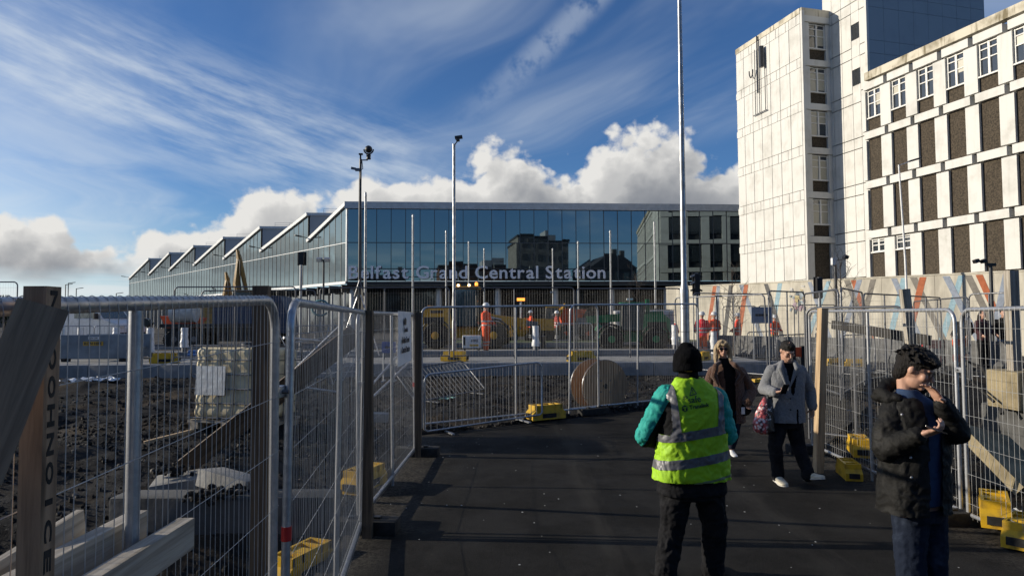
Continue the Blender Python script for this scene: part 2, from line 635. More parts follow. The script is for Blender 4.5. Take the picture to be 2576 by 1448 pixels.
M_RUBBER = mat('black_rubber', (0.016, 0.016, 0.016), 0.85, var=0.4, scale=14, bump=0.2)
M_YELLOW = mat('yellow_plastic', (0.60, 0.36, 0.015), 0.5, col2=(0.22, 0.14, 0.03), lo=.45, hi=.8, scale=7, bump=0.08, bscale=40)
M_MACH = mat('machine_yellow', (0.56, 0.29, 0.015), 0.42, col2=(0.30, 0.155, 0.03), scale=4, lo=.45, hi=.75)
M_MACHG = mat('machine_green', (0.012, 0.17, 0.065), 0.38, col2=(0.01, 0.09, 0.04), scale=4, lo=.45, hi=.75)
M_ORANGE = mat('hi_vis_orange', (0.95, 0.085, 0.012), 0.7, var=0.25, scale=18, bump=0.2)
M_RED = mat('hi_vis_red', (0.90, 0.03, 0.03), 0.7, var=0.25, scale=18, bump=0.2)
M_ORP = mat('orange_plastic', (0.75, 0.10, 0.02), 0.5, var=0.3)
M_SILVER = mat('reflective_tape', (0.42, 0.42, 0.42), 0.4, metal=0.2, var=0.2, scale=30)
M_WOOD = wood_mat('pale_timber', (0.50, 0.36, 0.21), (0.27, 0.18, 0.10))
M_WOODG = wood_mat('weathered_timber', (0.40, 0.36, 0.30), (0.17, 0.145, 0.11))
M_WOODD = wood_mat('dark_timber', (0.115, 0.080, 0.050), (0.042, 0.029, 0.018))
M_DRUM = wood_mat('drum_timber', (0.44, 0.28, 0.155), (0.23, 0.14, 0.075))
M_WIREF = mat('weathered_wire', (0.27, 0.27, 0.27), 0.5, metal=0.4, var=0.25, scale=6)
M_STENCIL = mat('black_stencil', (0.02, 0.02, 0.02), 0.8, var=0.5, scale=40)
M_CONC = mat('concrete', (0.28, 0.275, 0.26), 0.85, var=0.35, scale=3, bump=0.35, bscale=25)
M_CONCD = mat('dark_concrete', (0.09, 0.09, 0.088), 0.85, var=0.45, scale=2.5, bump=0.35, bscale=25)
M_CONCT = mat('tan_concrete', (0.30, 0.245, 0.145), 0.85, var=0.4, scale=3, bump=0.35, bscale=25)
M_KERB = mat('kerb_concrete', (0.25, 0.255, 0.26), 0.8, var=0.25, scale=4, bump=0.2)
M_WRAP = mat('plastic_wrap', (0.78, 0.79, 0.80), 0.3, var=0.2, scale=9, bump=0.6, bscale=22)
M_IBC = mat('tank_plastic', (0.72, 0.62, 0.40), 0.4, var=0.3, scale=5, col2=(0.52, 0.44, 0.28))
M_IBCW = mat('white_tank_plastic', (0.68, 0.67, 0.64), 0.45, var=0.25, scale=5)
M_PAPER = mat('white_sheet', (0.78, 0.78, 0.78), 0.6, var=0.08, scale=5, bump=0.15, bscale=9)
M_INK = mat('dark_print', (0.03, 0.03, 0.035), 0.7)
M_CLEAR = mat('cab_glass', (0.05, 0.08, 0.085), 0.05, ior=2.0, var=0.3)
M_WHITEP = mat('white_paint', (0.76, 0.76, 0.75), 0.4, var=0.15, scale=5)
M_BLUEP = mat('blue_paint', (0.022, 0.045, 0.10), 0.45, var=0.3, scale=4)
M_LBLUE = mat('blue_pipe_plastic', (0.05, 0.15, 0.40), 0.4, var=0.3, scale=4)
M_SIGNB = mat('sign_blue', (0.05, 0.12, 0.40), 0.5, var=0.1)
M_STEELB = mat('blue_grey_steel', (0.20, 0.24, 0.28), 0.55, metal=0.1, var=0.3, scale=2.2, bump=0.1)
M_LAMPG = mat('lamp_glass', (0.7, 0.68, 0.6), 0.2)
M_BEACON = mat('orange_beacon', (0.9, 0.25, 0.02), 0.3, emit=(1, .35, .05, 2.0))
M_WORKLAMP = mat('lit_work_lamp', (1, .9, .7), 0.3, emit=(1, .8, .5, 6.0))
M_MACHO = mat('shaded_dirty_machine_yellow', (0.30, 0.165, 0.02), 0.5, col2=(0.13, 0.075, 0.02), scale=3, lo=.42, hi=.7)  # dirty yellow, darkened further to carry the excavators' backlit shade
M_BRACE = wood_mat('brown_brace_timber', (0.34, 0.235, 0.15), (0.16, 0.105, 0.065))
M_RAIL = wood_mat('tarred_timber', (0.022, 0.019, 0.016), (0.010, 0.009, 0.008))

# ------------------------------------------------------------------ ground
def sm(a, b, x):
    t = min(1.0, max(0.0, (x - a) / (b - a)))
    return t * t * (3 - 2 * t)


def base_z(x, y):
    b = 0.35 * sm(9.5, 19.2, y)
    if y > 19.5:
        s = sm(7.2, 7.7, x)
        b = 0.66 * (1 - s) + (0.36 + 0.06 * sm(20, 40, y)) * s
    return b


def path_l(y):
    return -1.52 if y < 11.4 else -1.52 + (y - 11.4) / 0.54


def path_r(y):
    return 4.42 if y < 10 else 4.42 + min(2.7, (y - 10) * 0.7)


def gz(x, y):
    b = base_z(x, y)
    if y < 19.4:
        inp = sm(path_l(y) - 0.25, path_l(y) + 0.02, x) * (1 - sm(path_r(y) - 0.05, path_r(y) + 0.3, x))
        n = noise.fractal(Vector((x * 0.55, y * 0.55, 0.3)), 0.9, 2.1, 5) * 0.15
        n += noise.fractal(Vector((x * 2.6, y * 2.6, 4.3)), 0.8, 2.1, 4) * 0.05
        edge = 1 - sm(18.4, 19.3, y)
        tr = sm(-6.4, -5.4, x) * (1 - sm(-1.95, -1.6, x)) * sm(1.2, 2.4, y) * (1 - sm(6.2, 6.5, y))
        mound = 0.34 * math.exp(-((x + 4.6) ** 2 / 2.6 + (y - 10.6) ** 2 / 7)) + 0.28 * math.exp(-((x + 6.8) ** 2 / 3 + (y - 8.2) ** 2 / 1.6))
        rough = (n * (0.35 + 0.65 * edge) + mound - 0.5 * tr) * (1 - inp)
        b = b + rough - 0.06 * inp
    else:
        b += 0.02 * noise.noise(Vector((x * 0.4, y * 0.4, 0)))
    if abs(x) > 150 or y > 190 or y < -60:
        b -= 0.4
    return b


def lines(lo, hi, step, far, neg=True):
    a = list(np.arange(lo, hi + 1e-6, step))
    g, s = hi, step
    while g < far:
        s *= 1.35
        g += s
        a.append(g)
    g, s = lo, step
    while g > -far:
        s *= 1.35
        g -= s
        a.insert(0, g)
    return a


def build_ground():
    xs, ys = lines(-11, 8.5, 0.1, 4500), lines(-1.5, 20.2, 0.1, 4500)
    nx, ny = len(xs), len(ys)
    vs = [(x, y, gz(x, y)) for y in ys for x in xs]
    fs = [[j * nx + i, j * nx + i + 1, (j + 1) * nx + i + 1, (j + 1) * nx + i] for j in range(ny - 1) for i in range(nx - 1)]
    me = bpy.data.meshes.new('ground')
    me.from_pydata(vs, [], fs)
    me.polygons.foreach_set('use_smooth', [True] * len(fs))
    m = mat('rubble_soil', (0.030, 0.029, 0.028), 0.95, col2=(0.010, 0.010, 0.0105), scale=2.2, bump=1.0, bscale=22, spec=0.1)
    N = NT(m.node_tree)
    b = m.node_tree.nodes['Principled BSDF']
    src = b.inputs['Base Color'].links[0].from_socket
    co = N.n('ShaderNodeTexCoord').outputs['Object']
    x, y, z = N.sep(co)
    far = N.mix(N.step(N.noise(co, 0.25, 5, 0.6), 0.4, 0.62), (0.10, 0.094, 0.085), (0.045, 0.043, 0.042))
    mud = N.mix(N.step(N.noise(co, 0.55, 6, 0.65), 0.50, 0.66), src, (0.052, 0.040, 0.028))
    mud = N.mix(N.m('MULTIPLY', N.step(N.noise(co, 46, 2, 0.6), 0.62, 0.70), 0.6), mud, (0.12, 0.115, 0.105))
    N.put(b.inputs['Base Color'], N.mix(N.step(y, 19.4, 19.9), mud, far))
    me.materials.append(m)
    tag(link('ground', me), kind='structure')
    # loose stones over the rubble, too many to count
    rock = []
    for k in range(5):
        bm = bmesh.new()
        bmesh.ops.create_icosphere(bm, subdivisions=1, radius=1)
        rr = random.Random(k)
        for v in bm.verts:
            v.co *= rr.uniform(0.6, 1.2)
            v.co.z *= 0.7
        rock.append(([v.co.copy() for v in bm.verts], [[q.index for q in f.verts] for f in bm.faces]))
        bm.free()
    rr = random.Random(12)
    va, fa = [], []

    def scatter(n, x0, x1, y0, y1, smin, smax, ok):
        for _ in range(n):
            x, y = rr.uniform(x0, x1), rr.uniform(y0, y1)
            if not ok(x, y):
                continue
            s = smin + (smax - smin) * rr.random() ** 4
            vs, f = rock[rr.randrange(5)]
            M = Euler((rr.uniform(0, 6), rr.uniform(0, 6), rr.uniform(0, 6))).to_matrix() * s
            o = len(va)
            c = Vector((x, y, gz(x, y) + s * 0.2))
            va.extend(M @ p + c for p in vs)
            fa.extend([i + o for i in q] for q in f)

    off = lambda x, y: x < path_l(y) - 0.12 or x > path_r(y) + 0.1
    scatter(9000, -10, 7, 10.2, 19.2, 0.008, 0.055, off)
    scatter(8500, -8, -1.6, 4, 12, 0.005, 0.045, off)
    scatter(3500, -4.5, -1.3, 1.0, 6.5, 0.004, 0.035, off)
    scatter(3000, 4.5, 9, 4, 12, 0.006, 0.045, off)
    scatter(500, 4.44, 4.75, 4, 10.5, 0.008, 0.03, off)
    scatter(500, -1.8, -1.5, 2, 11.4, 0.008, 0.03, off)
    for j in range(900):      # clumps of debris against the far fence line
        y = rr.uniform(11.6, 14.6)
        x = path_l(y) - rr.uniform(0.0, 0.5)
        vs, f = rock[j % 5]
        s = rr.uniform(0.01, 0.045)
        o = len(va)
        M = Euler((rr.uniform(0, 6), 0, rr.uniform(0, 6))).to_matrix() * s
        va.extend(M @ p + Vector((x, y, gz(x, y) + s * 0.2)) for p in vs)
        fa.extend([i + o for i in q] for q in f)
    me = bpy.data.meshes.new('loose_stones')
    me.from_pydata([tuple(v) for v in va], [], fa)
    me.materials.append(mat('crushed_stone', (0.21, 0.195, 0.175), 0.9, col2=(0.020, 0.019, 0.018), lo=.30, hi=.46, scale=9, spec=0.15))
    tag(link('loose_stones', me), 'loose crushed stones and rubble strewn over the dark site ground', 'stones', kind='stuff')


def build_path():
    ys = list(np.arange(-8, 24.01, 0.2))
    n = 30
    vs, fs = [], []
    for y in ys:
        l, r = path_l(y), path_r(y)
        if y > 14.4:
            l = max(l, 4.0)
        if l > r - 0.3:
            l = r - 0.3
        for i in range(n + 1):
            x = l + (r - l) * i / n
            if i in (0, n):
                x += 0.05 * noise.noise(Vector((i, y * 2.0, 0)))
            vs.append((x, y, base_z(x, min(y, 19.2)) + 0.014 + 0.008 * noise.noise(Vector((x * .9, y * .9, 3)))))
    for j in range(len(ys) - 1):
        for i in range(n):
            a = j * (n + 1) + i
            fs.append([a, a + 1, a + n + 2, a + n + 1])
    me = bpy.data.meshes.new('path')
    me.from_pydata(vs, [], fs)
    me.polygons.foreach_set('use_smooth', [True] * len(fs))
    me.materials.append(asphalt_mat('path_asphalt', (0.021, 0.0195, 0.017), (0.085, 0.08, 0.07)))
    tag(link('path', me), kind='structure')
    # pale specks of trodden litter on the tarmac
    rr = random.Random(5)
    mb = MB()
    for _ in range(110):
        y = rr.uniform(4.2, 12)
        x = rr.uniform(-1.3, 4.3)
        s = rr.uniform(0.004, 0.011)
        z = base_z(x, y) + 0.026
        mb.add([(x + s * math.cos(a) * rr.uniform(.7, 1.3), y + s * math.sin(a) * 1.2, z) for a in (0, 1.2, 2.4, 3.6, 5)], [[0, 1, 2, 3, 4]])
    tag(mb.build('litter_specks', mat('pale_litter', (0.55, 0.54, 0.5), 0.8)), 'small pale specks of trodden litter on the black path', 'litter', kind='stuff')


build_ground()
build_path()


def build_slab():
    root = thing('kerb', None, None)
    tag(root, kind='structure')
    rr = random.Random(3)
    x = -40.0
    m = MB().box((0, 0, 0), (1.985, 0.40, 0.58), chamfer=0.015).mesh('kerb_stone', M_KERB, 30)
    while x < 7.3:
        o = link('kerb_stone', m, root)
        o.location = (x + 1, 19.6 + rr.uniform(-.006, .006), 0.43 + rr.uniform(-.006, .006))
        x += 2
    s = MB().box((-16.3, 21.9, 0.55), (47.2, 4.2, 0.31)).build('concrete_apron', M_CONC)
    tag(s, kind='structure')
    s = MB().box((-16.3, 27.0, 0.62), (47.2, 2.2, 0.22)).build('concrete_strip', M_CONC)
    tag(s, kind='structure')
    mb = MB()
    for i, (y, h) in enumerate(((23.0, .06), (24.6, .14), (25.6, .10), (30.5, .12), (34, .1))):
        mb.box((-16 + i, y, 0.70 + h / 2), (44, 0.16, h))
    tag(mb.build('edging_strip', M_KERB), kind='structure')
    g = MB().box((6, 38, .69), (22, 6, .08)).build('turf', mat('turf_green', (0.055, 0.085, 0.022), 0.9, var=0.5, scale=9, bump=0.8))
    tag(g, kind='structure')


build_slab()

# ------------------------------------------------------------------ station
def frame_box(O, u, n, a, z, off, w, h, dep, mb=None):
    """box on a wall plane: centre a along u, z height, off outwards"""
    mb = mb or MB()
    M = Matrix((u, n, Vector((0, 0, 1)))).transposed()
    return mb.box(O + u * a + n * off + Vector((0, 0, z)), (w, dep, h), M)


Z3 = Vector((0, 0, 1))


def build_station():
    A = at(873, 705, 67.0)
    A.z = 0
    B = at(1860, 712, 70.0)
    B.z = 0
    f = (B - A).normalized()
    nf = Vector((f.y, -f.x, 0))
    l = Vector((-0.859, 1, 0)).normalized()
    nl = Vector((-l.y, l.x, 0))
    ZB, ZT, ZF, ZP, ZV = 5.77, 9.58, 12.92, 13.6, 10.67
    root = thing('railway_station', 'long glass railway station with sawtooth roof and large name lettering', 'station', (A.x, A.y, 0.6))
    rr = random.Random(21)
    LF = 52.0
    pitch = 1.42
    n = int(LF / pitch)
    low = MB().box((0, 0, 0), (pitch - 0.05, 0.03, ZT - ZB - 0.06)).mesh('glass_pane', M_PANE)
    up = MB().box((0, 0, 0), (pitch - 0.05, 0.03, ZF - ZT - 0.06)).mesh('glass_pane', M_PANE)
    mul = MB().box((0, 0, 0), (0.055, 0.13, ZF - ZB)).mesh('mullion', M_MULLION)
    ang = math.atan2(f.y, f.x)

    def put(name, me, p, rot):
        o = link(name, me, root, True)
        o.location = p
        o.rotation_euler = rot
        return o

    for i in range(n):
        c = A + f * (pitch * (i + 0.5))
        for me, z in ((low, (ZB + ZT) / 2), (up, (ZT + ZF) / 2)):
            put('glass_pane', me, c + Z3 * z, (rr.gauss(0, .0022), rr.gauss(0, .001), ang + rr.gauss(0, .0022)))
        put('mullion', mul, A + f * (pitch * i) + nf * 0.02 + Z3 * ((ZB + ZF) / 2), (0, 0, ang))
    frame_box(A, f, nf, LF / 2, ZT, 0.03, LF, 0.07, 0.10).build('transom', M_MULLION, root, world=True)
    frame_box(A, f, nf, LF / 2 - 0.1, (ZF + ZP) / 2, 0.10, LF + 0.3, ZP - ZF, 0.4).build('parapet', M_ALU, root, world=True)
    frame_box(A, f, nf, LF / 2, ZB - 0.22, 0.0, LF, 0.38, 0.25).build('bottom_trim', M_SOFFIT, root, world=True)
    # undercroft: soffit, back wall of dark glazing and rounded columns
    mb = MB()
    mb.add([A + Z3 * (ZB - .42), A + f * LF + Z3 * (ZB - .42), A + f * LF + Z3 * (ZB - .42) - nf * 9, A + Z3 * (ZB - .42) - nf * 9], [[0, 1, 2, 3]])
    mb.build('soffit', M_SOFFIT, root, world=True)
    frame_box(A, f, nf, LF / 2, 2.9, -8.0, LF, 5.0, 0.2).build('back_wall', mat('shopfront_dark', (0.03, 0.033, 0.037), 0.12, ior=1.8, var=0.4, scale=.6), root, world=True)
    for k, px in enumerate((883, 960, 1103, 1253, 1400, 1543, 1683, 1821, 1960)):
        c = at(px, 760, 67.6 + (px - 873) * 0.003)
        c.z = 0
        prof = [(0.31, 0.55), (0.31, 4.75), (0.29, 4.95), (0.22, 5.1), (0.1, 5.2)]
        if px != 960:
            MB().lathe(prof, c + nf * -0.9, 16).build('column', M_ALU, root, 40, world=True)
    # sawtooth side: (start, end) of every tooth along the wall in metres
    k = 1.318
    ts = [0, 6.9, 17.3, 27.7, 38.2, 48.7, 59.3, 71.5]
    angl = math.atan2(l.y, l.x)
    for i in range(7):
        s0, s1 = ts[i] * k, ts[i + 1] * k
        nb = max(6, round((s1 - s0) / 1.27))
        w = (s1 - s0) / nb
        zt = lambda s: ZP + (ZV - ZP) * (s - s0) / (s1 - s0)
        lowm = MB().box((0, 0, 0), (w - 0.04, 0.03, ZT - ZB - 0.05)).mesh('glass_pane', M_PANE)
        for j in range(nb):
            sa, sb = s0 + j * w, s0 + (j + 1) * w
            tilt = lambda: (rr.gauss(0, .003), rr.gauss(0, .001), rr.gauss(0, .004))
            t = tilt()
            put('glass_pane', lowm, A + l * ((sa + sb) / 2) + Z3 * ((ZB + ZT) / 2), (t[0], t[1], angl + t[2]))
            h0, h1 = zt(sa + .02) - 0.3, zt(sb - .02) - 0.3
            mb = MB()
            hw = w / 2 - 0.02
            vs = [(-hw, 0.015, 0), (hw, 0.015, 0), (hw, 0.015, h1 - ZT - .03), (-hw, 0.015, h0 - ZT - .03)]
            vs += [(x, -0.015, z) for x, _, z in vs]
            mb.add(vs, [[0, 1, 2, 3], [7, 6, 5, 4], [0, 4, 5, 1], [1, 5, 6, 2], [2, 6, 7, 3], [3, 7, 4, 0]])
            t = tilt()
            put('glass_pane', mb.mesh('glass_pane', M_PANE), A + l * ((sa + sb) / 2) + Z3 * (ZT + .03), (t[0], t[1], angl + t[2]))
            frame_box(A, l, nl, sa, (ZB + zt(sa)) / 2 - .12, 0.015, 0.045, zt(sa) - ZB - 0.24, 0.06).build('mullion', M_MULLION, root, world=True)
        # sloping white eaves trim and roof slope
        p0, p1 = A + l * s0 + Z3 * (ZP - .12) + nl * .06, A + l * s1 + Z3 * (ZV - .12) + nl * .06
        MB().bar(p0, p1, 0.34, 0.36).build('eaves_trim', mat('pale_eaves_trim', (0.62, 0.63, 0.63), 0.45, var=.1), root, world=True)
        mb = MB()
        q0, q1 = A + l * s0 + Z3 * ZP, A + l * s1 + Z3 * ZV
        mb.add([q0, q1, q1 + f * 45, q0 + f * 45], [[0, 1, 2, 3]])
        mb.build('roof_slope', M_GREYCLAD, root, world=True)
        if i > 0:
            # clerestory face of the tooth
            O = A + l * s0
            frame_box(O, f, nf, 15.2, (ZV + ZP) / 2, 0.0, 30, ZP - ZV, 0.22).build('clerestory_wall', M_GREYCLAD, root, world=True)
            frame_box(O, f, nf, 15.1, ZP - .15, 0.10, 30.2, 0.30, 0.3).build('clerestory_fascia', M_ALU, root, world=True)
            for q in range(4):
                frame_box(O, f, nf, 3.1 + q * 1.5, ZV + 1.25, 0.10, 1.42, 1.9, 0.05).build('clerestory_pane', M_PANE, root, world=True)
            rail = MB()
            for q in range(7):
                p = O + f * (1.5 + q * 1.8) + Z3 * ZP - nf * .6
                rail.tube([p, p + Z3 * .55], 0.018, 5)
            for hz in (0.3, 0.55):
                rail.tube([O + f * 1.5 + Z3 * (ZP + hz) - nf * .6, O + f * 12.3 + Z3 * (ZP + hz) - nf * .6], 0.016, 5)
            rail.build('roof_railing', M_GALV, root, world=True)
            # floodlight on the valley
        pl = A + l * s1 + Z3 * (ZV + .2)
        fl = MB().bar(pl, pl + nl * 0.9 + Z3 * .12, 0.06, 0.06)
        fl.bar(pl + nl * 0.75 + Z3 * .1, pl + nl * 1.5 + Z3 * .2, 0.30, 0.10)
        fl.build('floodlight', M_BLACK, root, world=True)
    LL = ts[-1] * k
    frame_box(A, l, nl, LL / 2, ZT, 0.04, LL, 0.06, 0.08).build('transom', M_ALU, root, world=True)
    frame_box(A, l, nl, LL / 2, ZB - 0.13, 0.06, LL, 0.26, 0.3).build('bottom_trim', M_ALU, root, world=True)
    frame_box(A, l, nl, 0.0, (ZB + ZP) / 2 - .2, 0.06, 0.16, ZP - ZB - .4, 0.16).build('corner_trim', M_ALU, root, world=True)
    frame_box(A, l, nl, LL / 2, 3.0, -1.6, LL, 5.0, 0.2).build('lower_wall', mat('lower_glazing', (0.02, 0.022, 0.025), 0.05, ior=2.4, var=.4, scale=.4), root, world=True)
    for j in range(34):
        s = 1.2 + j * 2.75
        frame_box(A, l, nl, s, 5.1, -0.5, 0.16, 0.75, 1.0).build('bracket', M_POLED, root, world=True)
        frame_box(A, l, nl, s, 2.8, -0.35, 0.16, 4.4, 0.16).build('post', M_GREYCLAD, root, world=True)
    E = A + l * LL
    frame_box(E, f, nf, 15, (ZB + ZV) / 2 + .2, 0.0, 30, ZV - ZB, 0.2).build('end_wall', M_GREYCLAD, root, world=True)
    # the name in raised letters; each letter its own part
    s0, s1, size = (877 - 873) / 1720 * 67 + .05, 25.75, 1.78
    x = 0.0
    glyphs = []
    for ch in 'Belfast Grand Central Station':
        if ch == ' ':
            x += 0.30 * size
            continue
        me = text_mesh(ch, size, 0.06, 0.026)
        xs = [v.co.x for v in me.vertices]
        glyphs.append((me, x, min(xs)))
        x += max(xs) - min(xs) + 0.085 * size
    kx = (s1 - s0) / x
    M = Matrix((f, Z3, nf)).transposed().to_4x4()
    for me, gx, mn in glyphs:
        me.transform(Matrix.Translation((gx - mn, 0, 0)))
        me.transform(Matrix.Diagonal((kx, 1, 1, 1)))
        me.transform(M)
        me.transform(Matrix.Translation(A + f * s0 + nf * 0.42 + Z3 * 6.02))
        me.materials.clear()
        me.materials.append(M_LETTER)
        link('letter', me, root, True)
    rails = MB()
    for z in (6.2, 7.0):
        rails.bar(A + f * s0 + nf * .30 + Z3 * z, A + f * s1 + nf * .30 + Z3 * z, 0.05, 0.05)
    rails.build('letter_rail', M_MULLION, root, world=True)


build_station()


# ------------------------------------------------------------------ white office building
def build_office():
    u = Vector((-0.264, 0.964, 0)).normalized()
    n = Vector((-u.y, u.x, 0))           # lit wall faces left
    w = Vector((u.y, -u.x, 0))           # along the shaded wall, to the right
    ns = -u                              # shaded wall faces the camera
    O = at(2030, 705, 50.0)
    O.z = 0
    root = thing('office_building', 'tall white panelled office building with a lower wing of bricked-up windows', 'building', (O.x, O.y, 0.3))
    rr = random.Random(9)
    S = 3.3
    H = 24.75

    def part(name, P, uu, nn, a, z, off, ww, hh, dep, m, parent=root):
        return frame_box(P, uu, nn, a, z, off, ww, hh, dep).build(name, m, parent, world=True)

    # block: core, then a panel at a time
    MB().box(O + u * 4.22 + w * 1.3 + Z3 * (H / 2 - .1), (2.5, 7.8, H - .2), Matrix((w, u, Z3)).transposed()).build('core_wall', M_DARK, root, world=True)
    cols = [0.0, 1.27, 2.45, 3.62, 4.79, 5.96, 7.13, 8.2]
    for k in range(8):
        zb = 1.1 + S * k                 # band centre
        for i in range(7):
            a0, a1 = cols[i], cols[i + 1]
            if k < 7:
                part('wall_panel', O, u, n, (a0 + a1) / 2, zb + S / 2, 0.03 + rr.uniform(-.006, .006), a1 - a0 - .055, S - .77, 0.12, M_WHITE)
            cut = a0 + (a1 - a0) * 0.34
            for b0, b1 in ((a0, cut), (cut, a1)):
                part('band_panel', O, u, n, (b0 + b1) / 2, zb, 0.025 + rr.uniform(-.006, .006), b1 - b0 - .045, .70, 0.12, M_WHITE)
    part('parapet', O, u, n, 4.1, 24.78, 0.02, 8.24, .42, 0.2, M_PARAPET)
    part('corner_post', O, u, n, -0.11, H / 2, -0.04, 0.20, H, 0.24, M_WHITE)
    # shaded end with windows
    WS = 2.5

    def window(P, uu, nn, a, z, ww, hh, off, blind):
        win = part('window', P, uu, nn, a, z, off - .05, ww, hh, 0.04, M_WINGLASS)
        fr = 0.07
        q = MB()
        for aa in (-ww / 2 + fr / 2, 0, ww / 2 - fr / 2):
            frame_box(P, uu, nn, a + aa, z, off, fr if aa else 0.13, hh, 0.09, q)
        for zz in (-hh / 2 + .04, 0.02 * hh, hh * .30, hh / 2 - .04):
            frame_box(P, uu, nn, a, z + zz, off - .005, ww - .1, 0.06, 0.07, q)
        q.build('window_frame', M_WINFRAME, win, world=True)
        frame_box(P, uu, nn, a, z - hh / 2 - .02, off + .05, ww + .04, 0.08, 0.2).build('sill', M_WINFRAME, win, world=True)
        for aa, top, bot in blind:
            part('blind', P, uu, nn, a + aa * ww / 4, z + hh * (top + bot) / 2, off - .022, ww / 2 - .12, hh * (top - bot), 0.012, M_BLIND, win)

    blinds = [[(-1, .3, -.5), (1, .5, -.5)], [(-1, .5, -.5), (1, .3, -.5)], [(-1, .5, -.45), (1, .5, 0)], [(1, .28, -.4), (-1, .28, -.5)], [(1, .3, -.35)], []]
    for k in range(8):
        zb = 1.1 + S * k
        part('lintel_band', O, w, ns, WS / 2, zb, 0.05, WS, 0.46, 0.24, M_WHITE)
        if k < 7:
            zc = zb + S / 2
            part('pier', O, w, ns, 0.32, zc, 0.0, 0.60, S - .52, 0.18, M_WHITE)
            part('pier', O, w, ns, 2.28, zc, 0.0, 0.40, S - .52, 0.18, M_WHITE)
            if k >= 2:
                part('infill_panel', O, w, ns, 1.35, zb + .67, -0.12, 1.46, 0.86, 0.06, M_PEBBLE)
                window(O, w, ns, 1.35, zb + 2.07, 1.46, 1.86, -0.06, blinds[(k - 2) % 6])
            else:
                part('infill_panel', O, w, ns, 1.35, zc, -0.12, 1.46, 2.8, 0.06, M_PEBBLE)
    part('parapet', O, w, ns, WS / 2, 24.62, 0.03, WS + .1, .74, 0.26, M_PARAPET)
    # tower
    T0 = O + w * 2.52
    HT = 44.0
    MB().box(T0 + w * 5.3 + u * -1.55 + Z3 * (HT / 2), (10.4, 4.2, HT), Matrix((w, u, Z3)).transposed()).build('core_wall', M_DARK, root, world=True)
    P = T0 + u * 0.6
    tc = [0, .95, 1.9, 2.85, 3.62, 4.35]
    for k in range(13):
        zb = 1.1 + S * k
        for i in range(5):
            a0, a1 = tc[i], tc[i + 1]
            if i == 3 and k in (5, 6):
                part('small_window', P, -u, n, (a0 + a1) / 2, zb + 1.5, -0.0, a1 - a0 - .06, 1.1, 0.06, M_WINGLASS)
                part('wall_panel', P, -u, n, (a0 + a1) / 2, zb + .42, 0.03, a1 - a0 - .025, .98, 0.10, M_WHITE)
                part('wall_panel', P, -u, n, (a0 + a1) / 2, zb + 2.5, 0.03, a1 - a0 - .025, .84, 0.10, M_WHITE)
            else:
                part('wall_panel', P, -u, n, (a0 + a1) / 2, zb + S / 2, 0.03, a1 - a0 - .035, S - .84, 0.12, M_WHITE)
            part('band_panel', P, -u, n, (a0 + a1) / 2, zb, 0.03, a1 - a0 - .035, .72, 0.12, M_WHITE)
    Q = T0 + u * -3.72
    shade_clad = weathered_mat('shaded_tower_panel', (0.34, 0.38, 0.42), (0.24, 0.27, 0.31), 0.5)  # blue shade of the tower's sunless side put into the panel colour
    for k in range(3, 13):
        zb = 1.1 + S * k
        for i in range(8):
            a = 0.66 + i * 1.31
            part('wall_panel', Q, w, ns, a, zb + S / 2, 0.03, 1.29, S - .95, 0.08, shade_clad)
            part('band_panel', Q, w, ns, a, zb, 0.03, 1.29, .91, 0.08, shade_clad)
    for i in range(3):
        part('small_window', Q, w, ns, 5.0 + i * 1.02, 27.45, 0.09, 0.94, .58, 0.05, M_WINGLASS)
    part('window_surround', Q, w, ns, 6.0, 27.45, 0.075, 3.3, .78, 0.05, M_MULLION)
    part('corner_post', Q, w, ns, -0.09, HT / 2, 0.0, 0.2, HT, 0.2, M_WHITE)
    # wing: piers, lintels, pebbledash infill, top row of windows
    W0 = at(2195, 500, 44.7)
    W0.z = 0
    d = -u
    L = 30.0
    ZTOP = 17.55
    MB().box(W0 + d * (L / 2 + .05) + w * 4.4 + Z3 * (ZTOP / 2 - .1), (8.2, L - .1, ZTOP), Matrix((w, u, Z3)).transposed()).build('core_wall', M_DARK, root, world=True)
    part('parapet', W0, d, n, L / 2, 17.82, 0.16, L, 0.52, 0.5, M_PARAPET)
    for k in range(6):
        zl = 17.22 - 3.28 * k
        for i in range(15):
            a = 0.66 + 2.0 * i - 0.2        # window centre
            part('lintel', W0, d, n, a + .12, zl, 0.09, 1.70, 0.48, 0.38, M_WHITE)
            if k == 5:
                continue
            zc = zl - 3.28 / 2
            part('pier', W0, d, n, a + 1.02, zc, 0.04, 0.82, 2.62, 0.36, M_WHITE)
            if i == 0:
                part('pier', W0, d, n, a - .80, zc, 0.04, 0.34, 2.62, 0.36, M_WHITE)
            part('shaded_reveal', W0, d, n, a - .56, zc, 0.0, 0.07, 2.74, 0.16, M_DARK)  # dark strip painted in for the shaded side of the pier
            if k == 0:
                window(W0, d, n, a + .03, zc + .42, 1.14, 1.84, 0.05, [(1, .3, -.1)] if i % 3 == 0 else [(-1, .28, 0)] if i % 2 else [])
                part('infill_panel', W0, d, n, a + .03, zc - .94, 0.02, 1.16, 0.78, 0.06, M_PEBBLE)
            elif k == 3 and i < 2:
                window(W0, d, n, a + .03, zc + .90, 1.14, 0.86, 0.05, [])
                part('infill_panel', W0, d, n, a + .03, zc - .45, 0.02, 1.16, 1.70, 0.06, M_PEBBLE)
            else:
                part('infill_panel', W0, d, n, a + .03, zc, 0.02, 1.16, 2.72, 0.06, M_PEBBLE)
    # rear of the building, seen mirrored in the station glass
    E = O + u * 8.2 - n * 0.0
    MB().box(O + u * 6.1 + w * 8.9 + Z3 * 11.2, (12.6, 3.8, 22.4), Matrix((w, u, Z3)).transposed()).build('core_wall', M_DARK, root, world=True)
